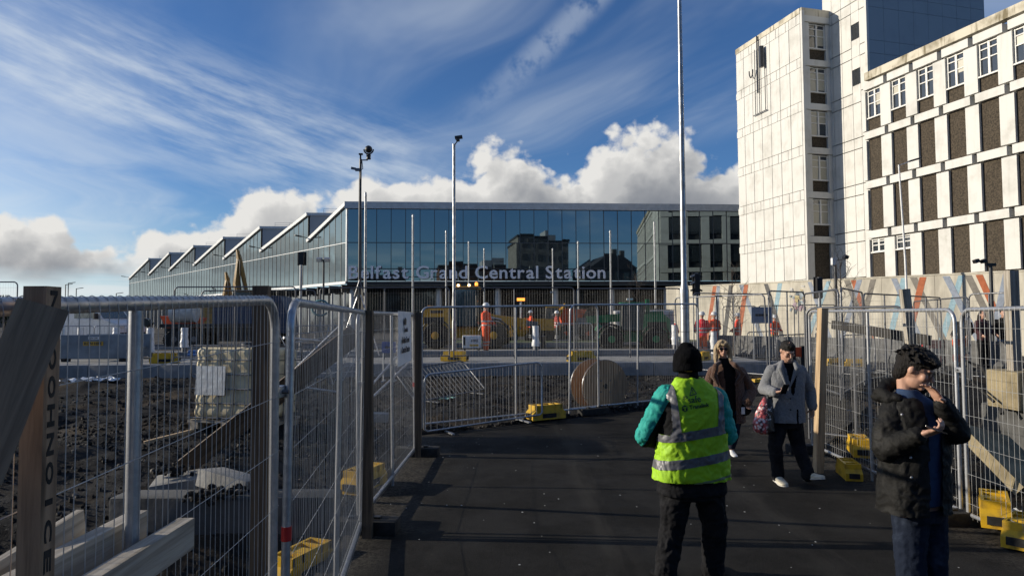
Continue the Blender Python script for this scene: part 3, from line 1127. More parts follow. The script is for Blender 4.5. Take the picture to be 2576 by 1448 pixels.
    for k in range(7):
        zb = 1.1 + S * k
        part('rear_lintel', E, w, u, 7.6, zb, 0.05, 15.2, 0.5, 0.3, M_WHITE)
        for i in range(7):
            part('rear_pier', E, w, u, 0.5 + i * 2.4, zb + S / 2, 0.0, 0.95, S - .55, 0.24, M_WHITE)
            if i < 6 and k < 6:
                part('rear_window', E, w, u, 1.7 + i * 2.4, zb + S / 2 + .3, -0.05, 1.4, 2.0, 0.05, M_WINGLASS)
    # aerials and cable ladder near the top of the block
    an = MB()
    base = O + u * 4.85 + n * .22
    for a, z0, z1, r in ((0, 18.5, 24.6, .03), (.55, 18.5, 23.9, .03), (-.75, 18.5, 23.2, .03), (.2, 20.2, 24.9, .06)):
        an.tube([base + u * a + Z3 * z0, base + u * a + Z3 * z1], r, 6)
    an.box(base + u * -.55 + n * .15 + Z3 * 22.9, (0.28, 0.3, 1.7))
    an.tube([base + u * (.9 + .25 * math.cos(t)) + n * .12 + Z3 * (22.3 + .6 * math.sin(t)) for t in np.linspace(math.pi, 2 * math.pi, 8)], .05, 6)
    an.bar(base + u * .9 + Z3 * 18.5, base + u * -.9 + Z3 * 18.5, .06, .06)
    an.build('aerial_mast', M_POLED, root, world=True)


build_office()


# ------------------------------------------------------------------ painted hoarding in front of the office building
def build_hoarding():
    a, b = at(1810, 717.6, 38.0), at(2558, 685.7, 27.7)
    d = (b - a)
    d.z = 0
    d.normalize()
    nn = Vector((d.y, -d.x, 0))
    if nn.y > 0:
        nn = -nn
    P0 = a - d * 3.6
    P0.z = 0
    zt, z0 = a.z, 0.3
    root = thing('site_hoarding', 'cream hoarding with diagonal orange, blue and grey stripes before the office building', 'hoarding', (P0.x, P0.y, z0))
    L = (b - P0).length - .1
    np_ = 16
    wv = L / np_
    cream = mat('hoarding_cream', (0.63, 0.58, 0.47), 0.7, var=0.34, scale=1.5, bump=0.2, bscale=12, stretch=(1, 1, .3))
    me = None
    for i in range(np_):
        frame_box(P0, d, nn, wv * (i + .5), (zt + z0) / 2, 0.0, wv - .012, zt - z0, 0.06).build('hoarding_panel', cream, root, world=True)
    frame_box(P0, d, nn, L / 2, zt + .03, 0.0, L, 0.06, 0.12).build('capping_rail', cream, root, world=True)
    D2 = P0 + d * L
    frame_box(D2, d, nn, 5.1, (zt + z0) / 2 - .05, 0.0, 10, zt - z0, 0.06).build('hoarding_panel', mat('hoarding_navy', (0.03, 0.04, 0.07), 0.6, var=.3), root, world=True)

    def hit(cx, cy):      # photo crop coordinates to a point on the hoarding
        px, py = 1810.5 + .2967 * cx, 402.3 + .2967 * cy
        v = ray(px, py)
        c = Vector((0, 0, CAMZ))
        t = (P0 + nn * .034 - c).dot(nn) / v.dot(nn)
        return c + v * t

    OR, BG, LB, BR, DG = (0.42, 0.105, 0.028), (0.27, 0.31, 0.38), (0.30, 0.46, 0.53), (0.20, 0.18, 0.15), (0.07, 0.07, 0.07)
    cm = {OR: 'stripe_orange', BG: 'stripe_blue_grey', LB: 'stripe_light_blue', BR: 'stripe_brown_grey', DG: 'stripe_dark_grey'}
    S = [(75, 110, 45, 80, DG), (160, 198, 255, 292, BG), (205, 240, 168, 205, OR), (372, 405, 448, 482, DG), (490, 527, 448, 485, LB), (742, 775, 838, 872, BG),
         (905, 940, 800, 838, LB), (1050, 1095, 1165, 1208, BR), (1110, 1150, 1195, 1238, OR), (1160, 1205, 1075, 1118, BG), (1275, 1322, 1205, 1250, BR),
         (1450, 1497, 1580, 1625, BG), (1535, 1587, 1465, 1515, LB), (1610, 1668, 1760, 1815, BR), (1692, 1750, 1618, 1675, OR), (1885, 1945, 2045, 2105, BG),
         (2020, 2070, 1920, 1975, LB), (2070, 2132, 2230, 2292, BR), (2166, 2226, 2312, 2370, OR), (2400, 2462, 2325, 2388, BG), (-60, -28, -95, -65, OR), (-25, 0, -45, -20, BG)]
    for i, (t0, t1, b0, b1, c) in enumerate(S):
        top = lambda x: 1063 - (x) * 0.0428 + 3
        ps = [hit(t0, top(t0)), hit(t1, top(t1)), hit(b1, 1300), hit(b0, 1300)]
        # carry the stripe on down to the foot of the boards
        for q in range(2):
            A_, B_ = ps[q], ps[3 - q]
            s = (0.45 - A_.z) / (B_.z - A_.z)
            ps[3 - q] = A_ + (B_ - A_) * s
        o = 0.002 * (i % 4)
        mb = MB()
        ps = [p + nn * o for p in ps]
        mb.add(ps + [p - nn * .006 for p in ps], [[0, 1, 2, 3], [7, 6, 5, 4], [0, 4, 5, 1], [1, 5, 6, 2], [2, 6, 7, 3], [3, 7, 4, 0]])
        mb.build('painted_stripe', mat(cm[c], c, 0.6, var=0.2, scale=6), root, world=True)
    # printed collage panel: loose patches of colour
    rr = random.Random(6)
    pal = [(0.25, 0.30, 0.33), (0.10, 0.13, 0.15), (0.42, 0.30, 0.36), (0.55, 0.45, 0.22), (0.35, 0.42, 0.45), (0.62, 0.60, 0.56), (0.22, 0.12, 0.14)]
    for i in range(26):
        cx, cy = rr.uniform(600, 735), rr.uniform(1058, 1250)
        cx -= (cy - 1050) * 0.12
        ww, hh = rr.uniform(10, 34), rr.uniform(18, 60)
        k = rr.uniform(-16, 16)
        ps = [hit(cx + k, cy), hit(cx + ww + k, cy + 4), hit(cx + ww * .8, cy + hh), hit(cx - 3, cy + hh - 6)]
        ps = [p + nn * (.009 + .0012 * i) for p in ps]
        c = pal[i % 7]
        MB().add(ps, [[0, 1, 2, 3]]).build('printed_patch', mat('print_%d' % (i % 7), c, 0.6, var=.4, scale=5), root, world=True)


build_hoarding()


# ------------------------------------------------------------------ town behind the viewer (seen mirrored in the glass) and far skyline
def town_building(name, label, x, y, wd, dp, h, m, roof, rows, cols, facing=1):
    root = thing(name, label, 'building', (x, y, 0))
    MB().box((0, 0, h / 2 - .2), (wd, dp, h + .4)).build('wall', m, root)
    if roof == 'flat':
        MB().box((0, 0, h + .3), (wd + .4, dp + .4, .6)).build('roof', M_SOFFIT, root)
        MB().box((wd * .2, 0, h + 1.6), (wd * .3, dp * .5, 2.2)).build('plant_room', M_GREYCLAD, root)
    else:
        MB().prism([(-wd / 2 - .3, h), (wd / 2 + .3, h), (wd * .1, h + roof), (-wd * .1, h + roof)], -dp / 2 - .3, dp / 2 + .3).build('roof', mat('slate_roof', (0.05, 0.052, 0.06), 0.7, var=.3), root)
        MB().box((wd * .28, 0, h + roof * .8), (1.2, 1.2, roof + 1.5)).build('chimney', m, root)
    me = MB().box((0, 0, 0), (wd / cols * .5, .1, h / rows * .5)).mesh('window', M_WINGLASS)
    for r in range(rows):
        for c in range(cols):
            o = link('window', me, root)
            o.location = (-wd / 2 + wd / cols * (c + .5), facing * (dp / 2 + .03), h / rows * (r + .55))


M_BRICKD = mat('dark_brick', (0.15, 0.075, 0.05), 0.85, var=.4, scale=1.2)
M_STONE = mat('grey_stone', (0.24, 0.23, 0.21), 0.85, var=.35, scale=.8)
town_building('brick_warehouse', 'red brick warehouse with pitched roof mirrored in the station glass', -44, -52, 22, 16, 15, M_BRICKD, 5.0, 4, 8)
town_building('stone_terrace', 'low grey stone terrace mirrored beneath the station lettering', -18, -55, 22, 14, 11, M_STONE, 3.0, 3, 8)
town_building('brick_office', 'dark brick office block with flat roof mirrored in the station glass', 8, -50, 20, 16, 15.5, M_BRICKD, 'flat', 5, 7)
town_building('stone_tower', 'tall pale stone hotel mirrored in the middle of the station glass', 27, -58, 15, 16, 24, M_STONE, 'flat', 7, 5)
town_building('rendered_block', 'stepped dark rendered block mirrored beside the white tower', 44, -48, 14, 15, 15, mat('dark_render', (0.10, 0.10, 0.10), .8, var=.3), 4.0, 4, 5)


def build_skyline():
    rr = random.Random(8)
    n = 60
    vs, fs = [], []
    for i in range(n + 1):
        px = -900 + i * 22.5
        x = (px - CX) / F * 900
        h = 20 + 9 * math.exp(-((px - 320) / 60.0) ** 2) + 3 * noise.noise(Vector((i * .3, 0, 0))) + 1.2 * noise.noise(Vector((i * 1.7, 4, 0)))
        vs += [(x, 900, -2), (x, 930, h), (x, 1100, h * .8)]
    for i in range(n):
        for k in range(2):
            a = i * 3 + k
            fs.append([a, a + 3, a + 4, a + 1])
    me = bpy.data.meshes.new('hills')
    me.from_pydata(vs, [], fs)
    me.materials.append(mat('far_wooded_hill', (0.055, 0.07, 0.05), 0.95, var=.4, scale=.05))
    tag(link('hills', me), kind='structure')
    # low sheds along the skyline
    root = thing('warehouse_shed', 'long low grey shed on the far skyline beyond the station', 'shed', (-112, 170, .3))
    MB().box((0, 0, 3.1), (30, 10, 6.2)).build('wall', M_GREYCLAD, root)
    MB().prism([(-15.2, 6.2), (15.2, 6.2), (12, 7.4), (-12, 7.4)], -5.2, 5.2).build('roof', M_SOFFIT, root)
    for k in range(4):
        MB().box((-10 + k * 7, -5.05, 1.9), (4, .1, 3.8)).build('roller_door', M_CONCD, root)
    # trees reflected along the foot of the sawtooth wall, standing left of the view
    barkm = mat('bark', (0.06, 0.05, 0.04), .9, var=.3)
    leaf = mat('winter_foliage', (0.035, 0.05, 0.02), .9, var=.5, scale=2)
    protos = []
    for k in range(2):
        t = thing('roadside_tree', 'dark leafy roadside tree mirrored along the foot of the glass wall', 'tree', (0, 0, 0), 0, 'trees mirrored in the sawtooth wall')
        tr = MB().tube([(0, 0, -.3), (.05, 0, 1.2), (0, .1, 3)], [.16, .12, .05], 6)
        tr.build('trunk', barkm, t)
        vs, fs = [], []
        for _ in range(900):
            a, b, c = rr.uniform(0, 6.28), rr.random() ** .4, rr.uniform(-1, 1)
            rad = 1.5 * b * math.sqrt(1 - c * c) * (1 + .25 * math.sin(3 * a + k))
            p = Vector((rad * math.cos(a), rad * math.sin(a), 3.0 + c * 1.9 * b))
            M = Euler((rr.uniform(0, 6), rr.uniform(0, 6), rr.uniform(0, 6))).to_matrix() * rr.uniform(.10, .2)
            o = len(vs)
            vs += [p + M @ Vector(q) for q in ((-1, -.5, 0), (1, -.5, 0), (1, .5, 0), (-1, .5, 0))]
            fs.append([o, o + 1, o + 2, o + 3])
        me = bpy.data.meshes.new('crown')
        me.from_pydata([tuple(v) for v in vs], [], fs)
        me.materials.append(leaf)
        link('crown', me, t)
        protos.append(t)
    for i in range(22):
        src = protos[i % 2]
        x = -175 + i * 5.2 + rr.uniform(-1, 1)
        y = 118 + rr.uniform(-4, 4) - i * 1.2
        o = src if i < 2 else copy_tree(src)
        o.location = (x, y, .5)
        o.rotation_euler = (0, 0, rr.uniform(0, 6))
        s = rr.uniform(.7, 1.25)
        o.scale = (s, s, s * rr.uniform(.9, 1.3))
    # far street lamps at the left edge of the site
    for i, (px, py, side) in enumerate(((165, 716, 1), (172, 712, 1), (192, 726, 1), (80, 742, 1), (443 * .66, 738, 1))):
        p = at(px, py, 120)
        t = thing('far_street_lamp', 'thin street lamp on the skyline beside the far end of the station', 'lamp', (p.x, p.y, .3), 0, 'street lamps on the far skyline')
        MB().tube([(0, 0, 0), (0, 0, p.z - .3)], .07, 6).build('post', M_POLED, t)
        MB().bar((0, 0, p.z - .3), (1.2, 0, p.z - .15), .2, .09).build('lamp_head', M_POLED, t)


build_skyline()

# ------------------------------------------------------------------ fences, barriers, timber
CAMP = Vector((0, 0, CAMZ))


def bent(p0, p1, H, r, up, n=6):
    """points of a rounded hoop from p0 over the top to p1"""
    d = (p1 - p0).normalized()
    pts = [p0, p0 + up * (H - r)]
    for k in range(1, n):
        a = math.pi / 2 * k / n
        pts.append(p0 + up * (H - r + r * math.sin(a)) + d * (r - r * math.cos(a)))
    pts.append(p0 + up * H + d * r)
    q = []
    for k in range(0, n):
        a = math.pi / 2 * k / n
        q.append(p1 + up * (H - r + r * math.cos(a)) - d * (r - r * math.sin(a)))
    q += [p1 + up * (H - r), p1]
    return pts + q


def mesh_panel(label, p0, p1, H=2.0, r=0.12, tube=0.019, vs=0.045, hs=0.225, wr=0.0018, lean=0.0, mid=0.5, wrap=False, group=None,
               frame_m=None, tape=(), bottom=0.10, kinds='mesh_fence_panel'):
    p0, p1 = Vector(p0), Vector(p1)
    d = (p1 - p0)
    L = d.length
    d.normalize()
    n = Vector((d.y, -d.x, 0)).normalized()
    if n.dot(CAMP - p0) < 0:
        n = -n
    up = (Z3 + n * lean).normalized()
    fm = frame_m or M_GALV
    root = thing(kinds, label, 'fence panel', p0, 0, group)
    sd = 10 if wrap else 7
    MB().tube(bent(p0, p1, H, r, up), tube, sd).build('frame_tube', fm, root, 60, world=True)
    MB().tube([p0 + up * bottom + d * .02, p1 + up * bottom - d * .02], tube * .95, sd).build('bottom_rail', fm, root, 60, world=True)
    if mid:
        c = p0 + (p1 - p0) * mid
        MB().tube([c - up * (0.03 if wrap else 0), c + up * (H - tube)], tube * .95, sd).build('mid_post', fm, root, 60, world=True)
    w = MB()
    k = int((L - 0.06) / vs)
    off = n * (tube + wr)
    for i in range(k + 1):
        a = 0.03 + i * (L - .06) / k
        hh = H
        e = min(a, L - a)
        if e < r:
            hh = H - r + math.sqrt(max(0, r * r - (r - e) ** 2))
        b = p0 + d * a
        j1, j2 = n * random.gauss(0, .0022), n * random.gauss(0, .0022)
        pts = [b + up * (bottom - .03) + off, b + up * (hh * .4) + off + j1 + d * random.gauss(0, .002), b + up * (hh * .72) + off + j2, b + up * (hh - .012) + off]
        if wrap:
            t = tube + wr * 2
            pts += [b + up * (hh + t * .7) + n * (t * .7), b + up * (hh + t), b + up * (hh + t * .7) - n * (t * .7), b + up * hh - n * t]
        w.tube(pts, wr, 4 if not wrap else 5, cap=False)
    z = H - 0.17
    while z > bottom + .05:
        sag = random.gauss(0, .004)
        w.tube([p0 + up * z + off * 1.1, p0 + d * (L * .5) + up * (z + sag) + off * 1.1, p1 + up * z + off * 1.1], wr * 1.15, 4, cap=False)
        z -= hs
    w.build('wire_mesh', M_WIRE if wrap else M_WIREF, root, 60, world=True)
    for end, z, m in tape:
        b = (p0 if end == 0 else p1) + up * z
        MB().tube([b - up * .03, b + up * .03], tube + .0025, sd).build('tape_band', m, root, 60, world=True)
    return root


M_TAPE = mat('red_tape', (0.45, 0.02, 0.02), 0.4)
red = [(0, 1.02, M_TAPE)]
mesh_panel('mesh fence panel with two timbers clamped to its middle post', (-0.985, -0.6, -0.09), (-0.99, 2.86, 0.035), mid=2.40 / 3.46, wrap=True, vs=0.038, wr=0.0012)
mesh_panel('mesh fence panel with a red tape band on its bent post, before the concrete wall', (-0.975, 2.945, 0.03), (-1.385, 6.3, 0.02), wrap=True, vs=0.038, wr=0.0012, tape=red, lean=0.012)
mesh_panel('mesh fence panel carrying the white printed sheet', (-1.425, 6.40, 0.02), (-1.395, 9.82, 0.03), wrap=True, vs=0.038, wr=0.0012, tape=[(1, 1.0, M_TAPE)], lean=-0.01)
mesh_panel('mesh fence panel behind the man in the grey coat, beside the pale leaning post', (4.25, 6.58, 0.02), (4.28, 9.86, 0.04), wrap=True, vs=0.062, hs=0.27, wr=0.0015)
mesh_panel('mesh fence panel beside the man in the black coat, before the tan concrete block', (4.24, 3.05, 0.02), (4.24, 6.46, 0.02), wrap=True, vs=0.062, hs=0.27, wr=0.0015, mid=.62)
mesh_panel('mesh fence panel across the path end, behind the low crowd barrier', (-1.53, 11.6, 0.10), (1.66, 13.3, 0.16), vs=0.06, hs=.4, wr=.0011, H=2.06)
mesh_panel('mesh fence panel in front of the wooden cable drum', (1.07, 13.0, 0.16), (3.95, 14.7, 0.2), vs=0.06, hs=.4, wr=.0011, H=2.06, lean=0.03)
DKG = M_GALVD
ROW = 'mesh fence panels along the concrete kerb'


def row_panel(label, x0, x1, d0, d1, z0, H, **kw):
    a, b = at(x0, 900, d0), at(x1, 900, d1)
    a.z = b.z = z0
    kw.setdefault('vs', .075)
    kw.setdefault('hs', .5)
    kw.setdefault('wr', .0013)
    return mesh_panel(label, a, b, H=H, group=kw.pop('group', None), frame_m=kw.pop('fm', DKG), **kw)


row_panel('mesh fence panel on the kerb standing by the two excavator arms', 436, 742, 19.9, 20.0, .80, 2.14)
row_panel('mesh fence panel on the kerb overlapping its neighbour behind the signal post', 505, 792, 20.2, 20.1, .76, 2.08)
row_panel('mesh fence panel on the kerb before the braced camera mast', 803, 1130, 20.0, 20.0, .80, 2.10)
row_panel('mesh fence panel on the kerb before the yellow telehandler', 1141, 1445, 20.0, 20.2, .80, 2.08)
row_panel('mesh fence panel on the kerb before the green telehandler', 1451, 1716, 20.2, 20.6, .80, 2.05)
row_panel('mesh fence panel at the kerb end behind the grey lamp post', 1746, 1944, 20.9, 22.0, .60, 2.12)
row_panel('mesh fence panel on the kerb beyond the steel trench box', -300, 39, 20.4, 20.5, .95, 2.20)
row_panel('mesh fence panel leaning by the big lamp post, before the red and orange workers', 1705, 1931, 18.9, 16.4, .5, 2.02, lean=.04)
row_panel('mesh fence panel behind the head of the woman in the brown coat', 1936, 2026, 16.6, 17.6, .45, 2.16)
row_panel('mesh fence panel sloping up towards the pole with the white camera box', 2026, 2112, 15.2, 12.8, .42, 2.06)
row_panel('mesh fence panel behind the pole with the white camera box', 2119, 2173, 12.9, 15.3, .45, 2.06)
row_panel('mesh fence panel before the orange and brown hoarding stripes', 2176, 2276, 15.6, 17.2, .45, 2.05)
row_panel('mesh fence panel behind the slanting grey timber post', 2292, 2370, 17.2, 19.0, .45, 2.04)
row_panel('mesh fence panel tilted before the light blue hoarding stripe', 2302, 2438, 20.5, 16.0, .40, 2.02)
row_panel('mesh fence panel behind the group of waiting people', 2442, 2546, 16.4, 15.6, .45, 2.05)
row_panel('mesh fence panel with dark top rail close behind the leaning pale post', 2031, 2278, 10.6, 9.6, .10, 2.0)
row_panel('distant mesh fence panel at the foot of the hoarding behind the traffic signal', 1820, 1905, 27, 27, .42, 2.0, vs=.14)
row_panel('distant mesh fence panel at the foot of the hoarding beside the arrow board', 1910, 2000, 26, 26, .42, 2.0, vs=.14)
row_panel('distant mesh fence panel at the foot of the hoarding behind the bare sapling', 2010, 2105, 25, 25, .42, 2.0, vs=.14)


def barrier(label, p0, p1, H=1.05, lean=0.0, group=None, m=None, sp=.11, wr=.006):
    p0, p1 = Vector(p0), Vector(p1)
    d = (p1 - p0)
    L = d.length
    d.normalize()
    n = Vector((d.y, -d.x, 0)).normalized()
    up = (Z3 + n * lean).normalized()
    m = m or M_GALV
    root = thing('crowd_barrier', label, 'barrier', p0, 0, group)
    b0, b1 = p0 + up * .12, p1 + up * .12
    hoop = bent(b0, b1, H - .12, .12, up)
    low = [b1 - d * .05 - up * .04, b0 + d * .05 - up * .04]
    MB().tube(hoop + low, .018, 7, closed=True).build('frame_tube', m, root, 60, world=True)
    w = MB()
    k = max(3, int(L / sp))
    for i in range(1, k):
        q = p0 + d * (L * i / k)
        w.tube([q + up * .1, q + up * (H - .005)], wr, 5)
    w.build('upright_bars', m, root, 60, world=True)
    for a in (.18, .82):
        q = p0 + d * (L * a)
        MB().bar(q - n * .28 + up * .025, q + n * .28 + up * .025, .05, .02).build('foot', m, root, world=True)
    return root


barrier('low galvanised crowd barrier standing against the mesh fence at the path end', (-1.46, 11.42, 0.02), (0.53, 12.42, 0.16), 1.02)
c = at(1075, 950, 14.4)
barrier('crowd barrier tipped over on the rubble behind the path end fence', (c.x - .2, c.y, .18), (c.x + 1.2, c.y + 1.4, .30), 1.1, lean=-1.3, m=M_GALVD)
for i, (x0, x1, d, lab) in enumerate(((155, 235, 27, 'crowd barrier on the site before the white van'), (236, 320, 27.5, 'crowd barrier on the site beside the orange skip'),
                                      (1400, 1490, 26, 'crowd barrier on the site left of the green telehandler'))):
    a, b = at(x0, 880, d), at(x1, 880, d + .4)
    barrier(lab, (a.x, a.y, .68), (b.x, b.y, .68), 1.1)
for i, (x0, x1, d, lab) in enumerate(((1955, 2040, 19.5, 'grey crowd barrier behind the man in the grey coat'), (1880, 1950, 24, 'grey crowd barrier beside the red-suited worker'),
                                      (2120, 2200, 19, 'grey crowd barrier behind the dark horizontal timber'), (2210, 2300, 20, 'grey crowd barrier below the slanting timber post'))):
    a, b = at(x0, 880, d), at(x1, 880, d + .6)
    barrier(lab, (a.x, a.y, .36), (b.x, b.y, .38), 1.1, m=M_GALVD)
for i, (x0, x1, d, lab) in enumerate(((2318, 2375, 19.5, 'red plastic barrier board beyond the black-coated man'), (2395, 2440, 20.5, 'red and white plastic barrier left of the waiting people'),
                                      (1988, 2024, 15.5, 'red plastic barrier lying behind the man in the grey coat'))):
    a, b = at(x0, 850, d), at(x1, 850, d)
    t = thing('plastic_barrier', lab, 'barrier', (a.x, a.y, .38))
    L = b.x - a.x
    for z in (.35, .8):
        MB().box((L / 2, 0, z), (L, .05, .22), chamfer=.01).build('board', M_ORP if i != 0 else mat('red_plastic', (.5, .03, .03), .5, var=.3), t)
    for x in (.06, L - .06):
        MB().box((x, 0, .47), (.07, .07, .94)).box((x, 0, .03), (.1, .5, .06)).build('foot_post', M_RUBBER, t)


def timber(label, p, q, w, h, m, up=(0, 0, 1), name='timber_post', cat='timber'):
    p, q = Vector(p), Vector(q)
    o = MB().bar(p, q, w, h, up).build(name, m)
    return tag(o, label, cat)


# left side
tp = thing('timber_post', 'square timber post with black stencilled letters beside the nearest fence panel', 'post', (-0.9325, 1.3575, 0))
MB().box((0, 0, 1.01), (.045, .045, 2.02)).build('post', M_BRACE, tp)
for i, ch in enumerate('NDOOHNOICE'):
    text_on('stencil_letter', ch, .028, (-0.9325 + .0232, 1.348, 1.99 - i * .056), (0, 0, -1), (0, 1, 0), M_STENCIL, tp, .0004, .0008, width=.044 if ch != 'I' else .012)
timber('wide brace board slanting down from the stencilled post', at(108, 770, 1.305), at(-70, 1210, 1.19), .03, .085, M_BRACE, (.8, .75, .3), 'brace_board', 'board')
timber('grey timber clamped on the path side of the nearest fence panel', (-0.925, 1.40, 1.352), (-0.925, 1.965, 1.352), .045, .085, M_WOODG, name='clamp_timber')
timber('pale timber clamped on the far side of the nearest fence panel', (-1.05, 1.30, 1.378), (-1.05, 1.95, 1.378), .045, .085, M_WOODG, name='clamp_timber')
timber('thin splintered board behind the two clamped timbers', (-1.16, 1.36, 1.36), (-1.12, 1.80, 1.43), .02, .07, M_WOODG, name='splintered_board', cat='board')
timber('dark square post where the two nearest left fence panels meet', (-1.08, 2.95, -.5), (-1.08, 2.95, 2.10), .066, .045, M_WOODD, (0, 1, 0))
timber('dark square post between the second left panel and the sheet panel', (-1.30, 6.2, 0), (-1.315, 6.25, 2.04), .085, .085, M_WOODD, (0, 1, 0))
timber('dark square post at the far end of the sheet panel', (-1.34, 9.78, 0), (-1.34, 9.78, 2.06), .085, .085, M_WOODD, (0, 1, 0))
timber('long plank propping the left fence from the rubble', at(895, 838, 6.7), at(462, 1175, 7.7), .05, .2, M_WOODD, (0, -.5, 1), 'prop_plank', 'plank')
timber('pale thin lath lying on the rubble beside the cream tank', at(362, 1112, 9.0), at(482, 1082, 9.3), .06, .03, M_WOOD, name='lath', cat='plank')
for i, (a, b) in enumerate((((933, 970, 9.9), (998, 897, 10.2)), ((933, 1002, 9.7), (1028, 912, 10.1)), ((713, 849, 9.0), (803, 857, 9.4)), ((770, 975, 10.5), (845, 985, 10.7)), ((870, 805, 9.0), (735, 935, 9.0)))):
    tag(MB().tube([at(*a), at(*b)], .018, 7).build('prop_tube', M_GALV, smooth=60),
        ['upper slanting steel prop behind the printed sheet', 'lower slanting steel prop behind the printed sheet', 'level steel tube behind the red-taped fence post',
         'short steel tube lying by the tangled cage', 'long slanting steel prop behind the red-taped panel'][i], 'prop')
# right side
timber('pale leaning post on the path edge beside the man in the grey coat', gr(2057, 1190), gr(2057, 1190) + Vector((.16, 0.1, 2.07)), .085, .13, M_WOOD, (0, 1, 0))
timber('grey timber post slanting beyond the right fence', (5.05, 8.45, .0), (4.88, 8.5, 2.30), .10, .08, M_WOODG, (0, 1, 0))
timber('dark timber rail running behind the right fence', at(2095, 816, 9.7), at(2338, 856, 8.3), .06, .12, M_RAIL, name='timber_rail')
timber('grey timber post standing on the tan concrete block', (5.52, 7.55, 1.34), (5.52, 7.55, 2.46), .10, .10, M_WOODG, (0, 1, 0))
tag(MB().box((6.6, 7.9, .46), (2.0, .7, .95), chamfer=.03).build('concrete_wall', M_CONCD, smooth=30), 'dark concrete stub wall under the tan concrete block behind the right fence', 'wall')
tag(MB().box((6.5, 7.6, 1.15), (2.2, .5, .42), chamfer=.03).build('concrete_block', M_CONCT, smooth=30), 'large tan concrete block behind the right fence carrying a timber post', 'block')
Mx = Euler((R(38), R(14), R(24))).to_matrix()
tag(MB().box((5.05, 7.0, .47), (.85, .85, .11), Mx).build('concrete_slab', M_CONCT), 'tan concrete slab tipped on edge beyond the right fence', 'slab')
Mx = Euler((R(-20), R(8), R(-30))).to_matrix()
tag(MB().box((5.5, 6.2, .3), (.9, .5, .14), Mx).build('concrete_slab', M_CONCD), 'dark broken concrete slab below the tan concrete block', 'slab')
tag(MB().tube([at(2395, 965, 8.2), at(2425, 905, 8.2), at(2470, 925, 8.0), at(2505, 985, 7.8), at(2520, 1040, 7.6)], .022, 7).build('black_hose', M_RUBBER, smooth=60), 'black hose looped behind the right fence', 'hose')
tag(MB().tube([at(2392, 1000, 8.0), at(2440, 958, 8.0), at(2500, 1010, 7.6)], .015, 6).build('black_cable', M_RUBBER, smooth=60), 'thin black cable sagging below the hose loop', 'cable')

# printed sheet on the third panel
sh = thing('printed_sheet', 'white printed sheet with station lettering tied to the left fence', 'sign', (-1.38, 8.75, 1.38))
vs, fs = [], []
for j in range(13):
    for i in range(7):
        yy, zz = 8.22 + i * .18, 1.385 + j * .056
        vs.append((-1.372 + .010 * noise.noise(Vector((yy * 2.2, zz * 2.5, 1))) + .004 * (i % 2), yy, zz + .02 * (i / 6) * (j < 2)))
for j in range(12):
    for i in range(6):
        a = j * 7 + i
        fs.append([a, a + 1, a + 8, a + 7])
mbs = MB().add(vs, fs)
mbs.build('sheet', M_PAPER, sh, 60, world=True)
for txt, z, s, o in (('Translink', 1.80, .085, .002), ('Belfast Grand', 1.665, .105, .003), ('Central Station', 1.545, .105, .003)):
    text_on('lettering', txt, s, (-1.352, 8.72, z), (0, 1, 0), (0, 0, 1), M_INK, sh, .001, o)
MB().add([(-1.352, 8.68 + .09 * math.cos(a), 1.93 + .055 * math.sin(a)) for a in np.linspace(.52, 6.8, 7)[:6]], [[0, 1, 2, 3, 4, 5]]).build('logo', M_INK, sh, world=True)


# yellow weight blocks
def yellow_block():
    t = thing('fence_weight', 'x', 'weight block')
    b = MB()
    b.prism([(-.36, 0), (.36, 0), (.36, .10), (.28, .16), (-.28, .16), (-.36, .10)], -.13, .13)
    b.build('body', M_YELLOW, t)
    top = MB()
    for x in (-.27, -.13, .13, .27):
        top.box((x, 0, .19), (.035, .25, .07))
    top.box((0, .11, .19), (.56, .03, .072)).box((0, -.11, .19), (.56, .03, .072))
    top.box((0, 0, .185), (.12, .20, .05))
    top.build('ribbed_top', M_YELLOW, t)
    for c, q in (((-.365, 0, .07), (.03, .16, .07)), ((.365, 0, .07), (.03, .16, .07)), ((0, -.131, .06), (.30, .01, .07))):
        MB().box(c, q).build('hand_slot', M_RUBBER, t)
    return t


yb = yellow_block()
YL = [((gr(415, 912, .72)), .3, 1.25, 'yellow fence weight on the kerb beside the steel trench box'), (gr(1143, 907, .72), -.2, 1.25, 'yellow fence weight on the kerb below the yellow telehandler'),
      (gr(1462, 908, .72), .25, 1.3, 'yellow fence weight on the kerb left of the green telehandler'), (gr(1766, 905, .72), .9, 1.1, 'yellow fence weight at the kerb end before the workers'),
      (gr(1372, 1052, .13), .55, 1.15, 'yellow fence weight at the foot of the path end fence'), (Vector((-1.72, 5.65, -.12)), 1.2, 1.0, 'yellow fence weight in shadow behind the red-taped panel'),
      (Vector((-1.72, 8.0, .02)), 1.25, 1.05, 'yellow fence weight behind the printed sheet panel'), (gr(2116, 1202, .02) + Vector((.14, .1, 0)), 1.35, .82, 'yellow fence weight behind the pale leaning post, nearer the path'),
      (gr(2136, 1146, .24) + Vector((.2, .15, 0)), 1.25, .92, 'yellow fence weight perched on rubble behind the pale leaning post'), (gr(2468, 1325, .12) + Vector((.26, .2, 0)), 1.0, .98, 'yellow fence weight stacked beyond the right fence by the black-coated man'),
      (gr(2512, 1372, .03) + Vector((.28, .1, 0)), .75, .9, 'yellow fence weight lying flat beyond the right fence by the black-coated man'), (gr(1904, 972, .15), .6, .9, 'yellow fence weight between the woman and the man in the grey coat'),
      (gr(2096, 918, .36), .2, 1.0, 'yellow fence weight on the ground behind the pale leaning post rail'), (gr(2150, 920, .36), -.3, 1.0, 'yellow fence weight below the dark timber rail'), (gr(8, 905, .72), .1, 1.2, 'yellow fence weight on the kerb behind the slanting brace board')]
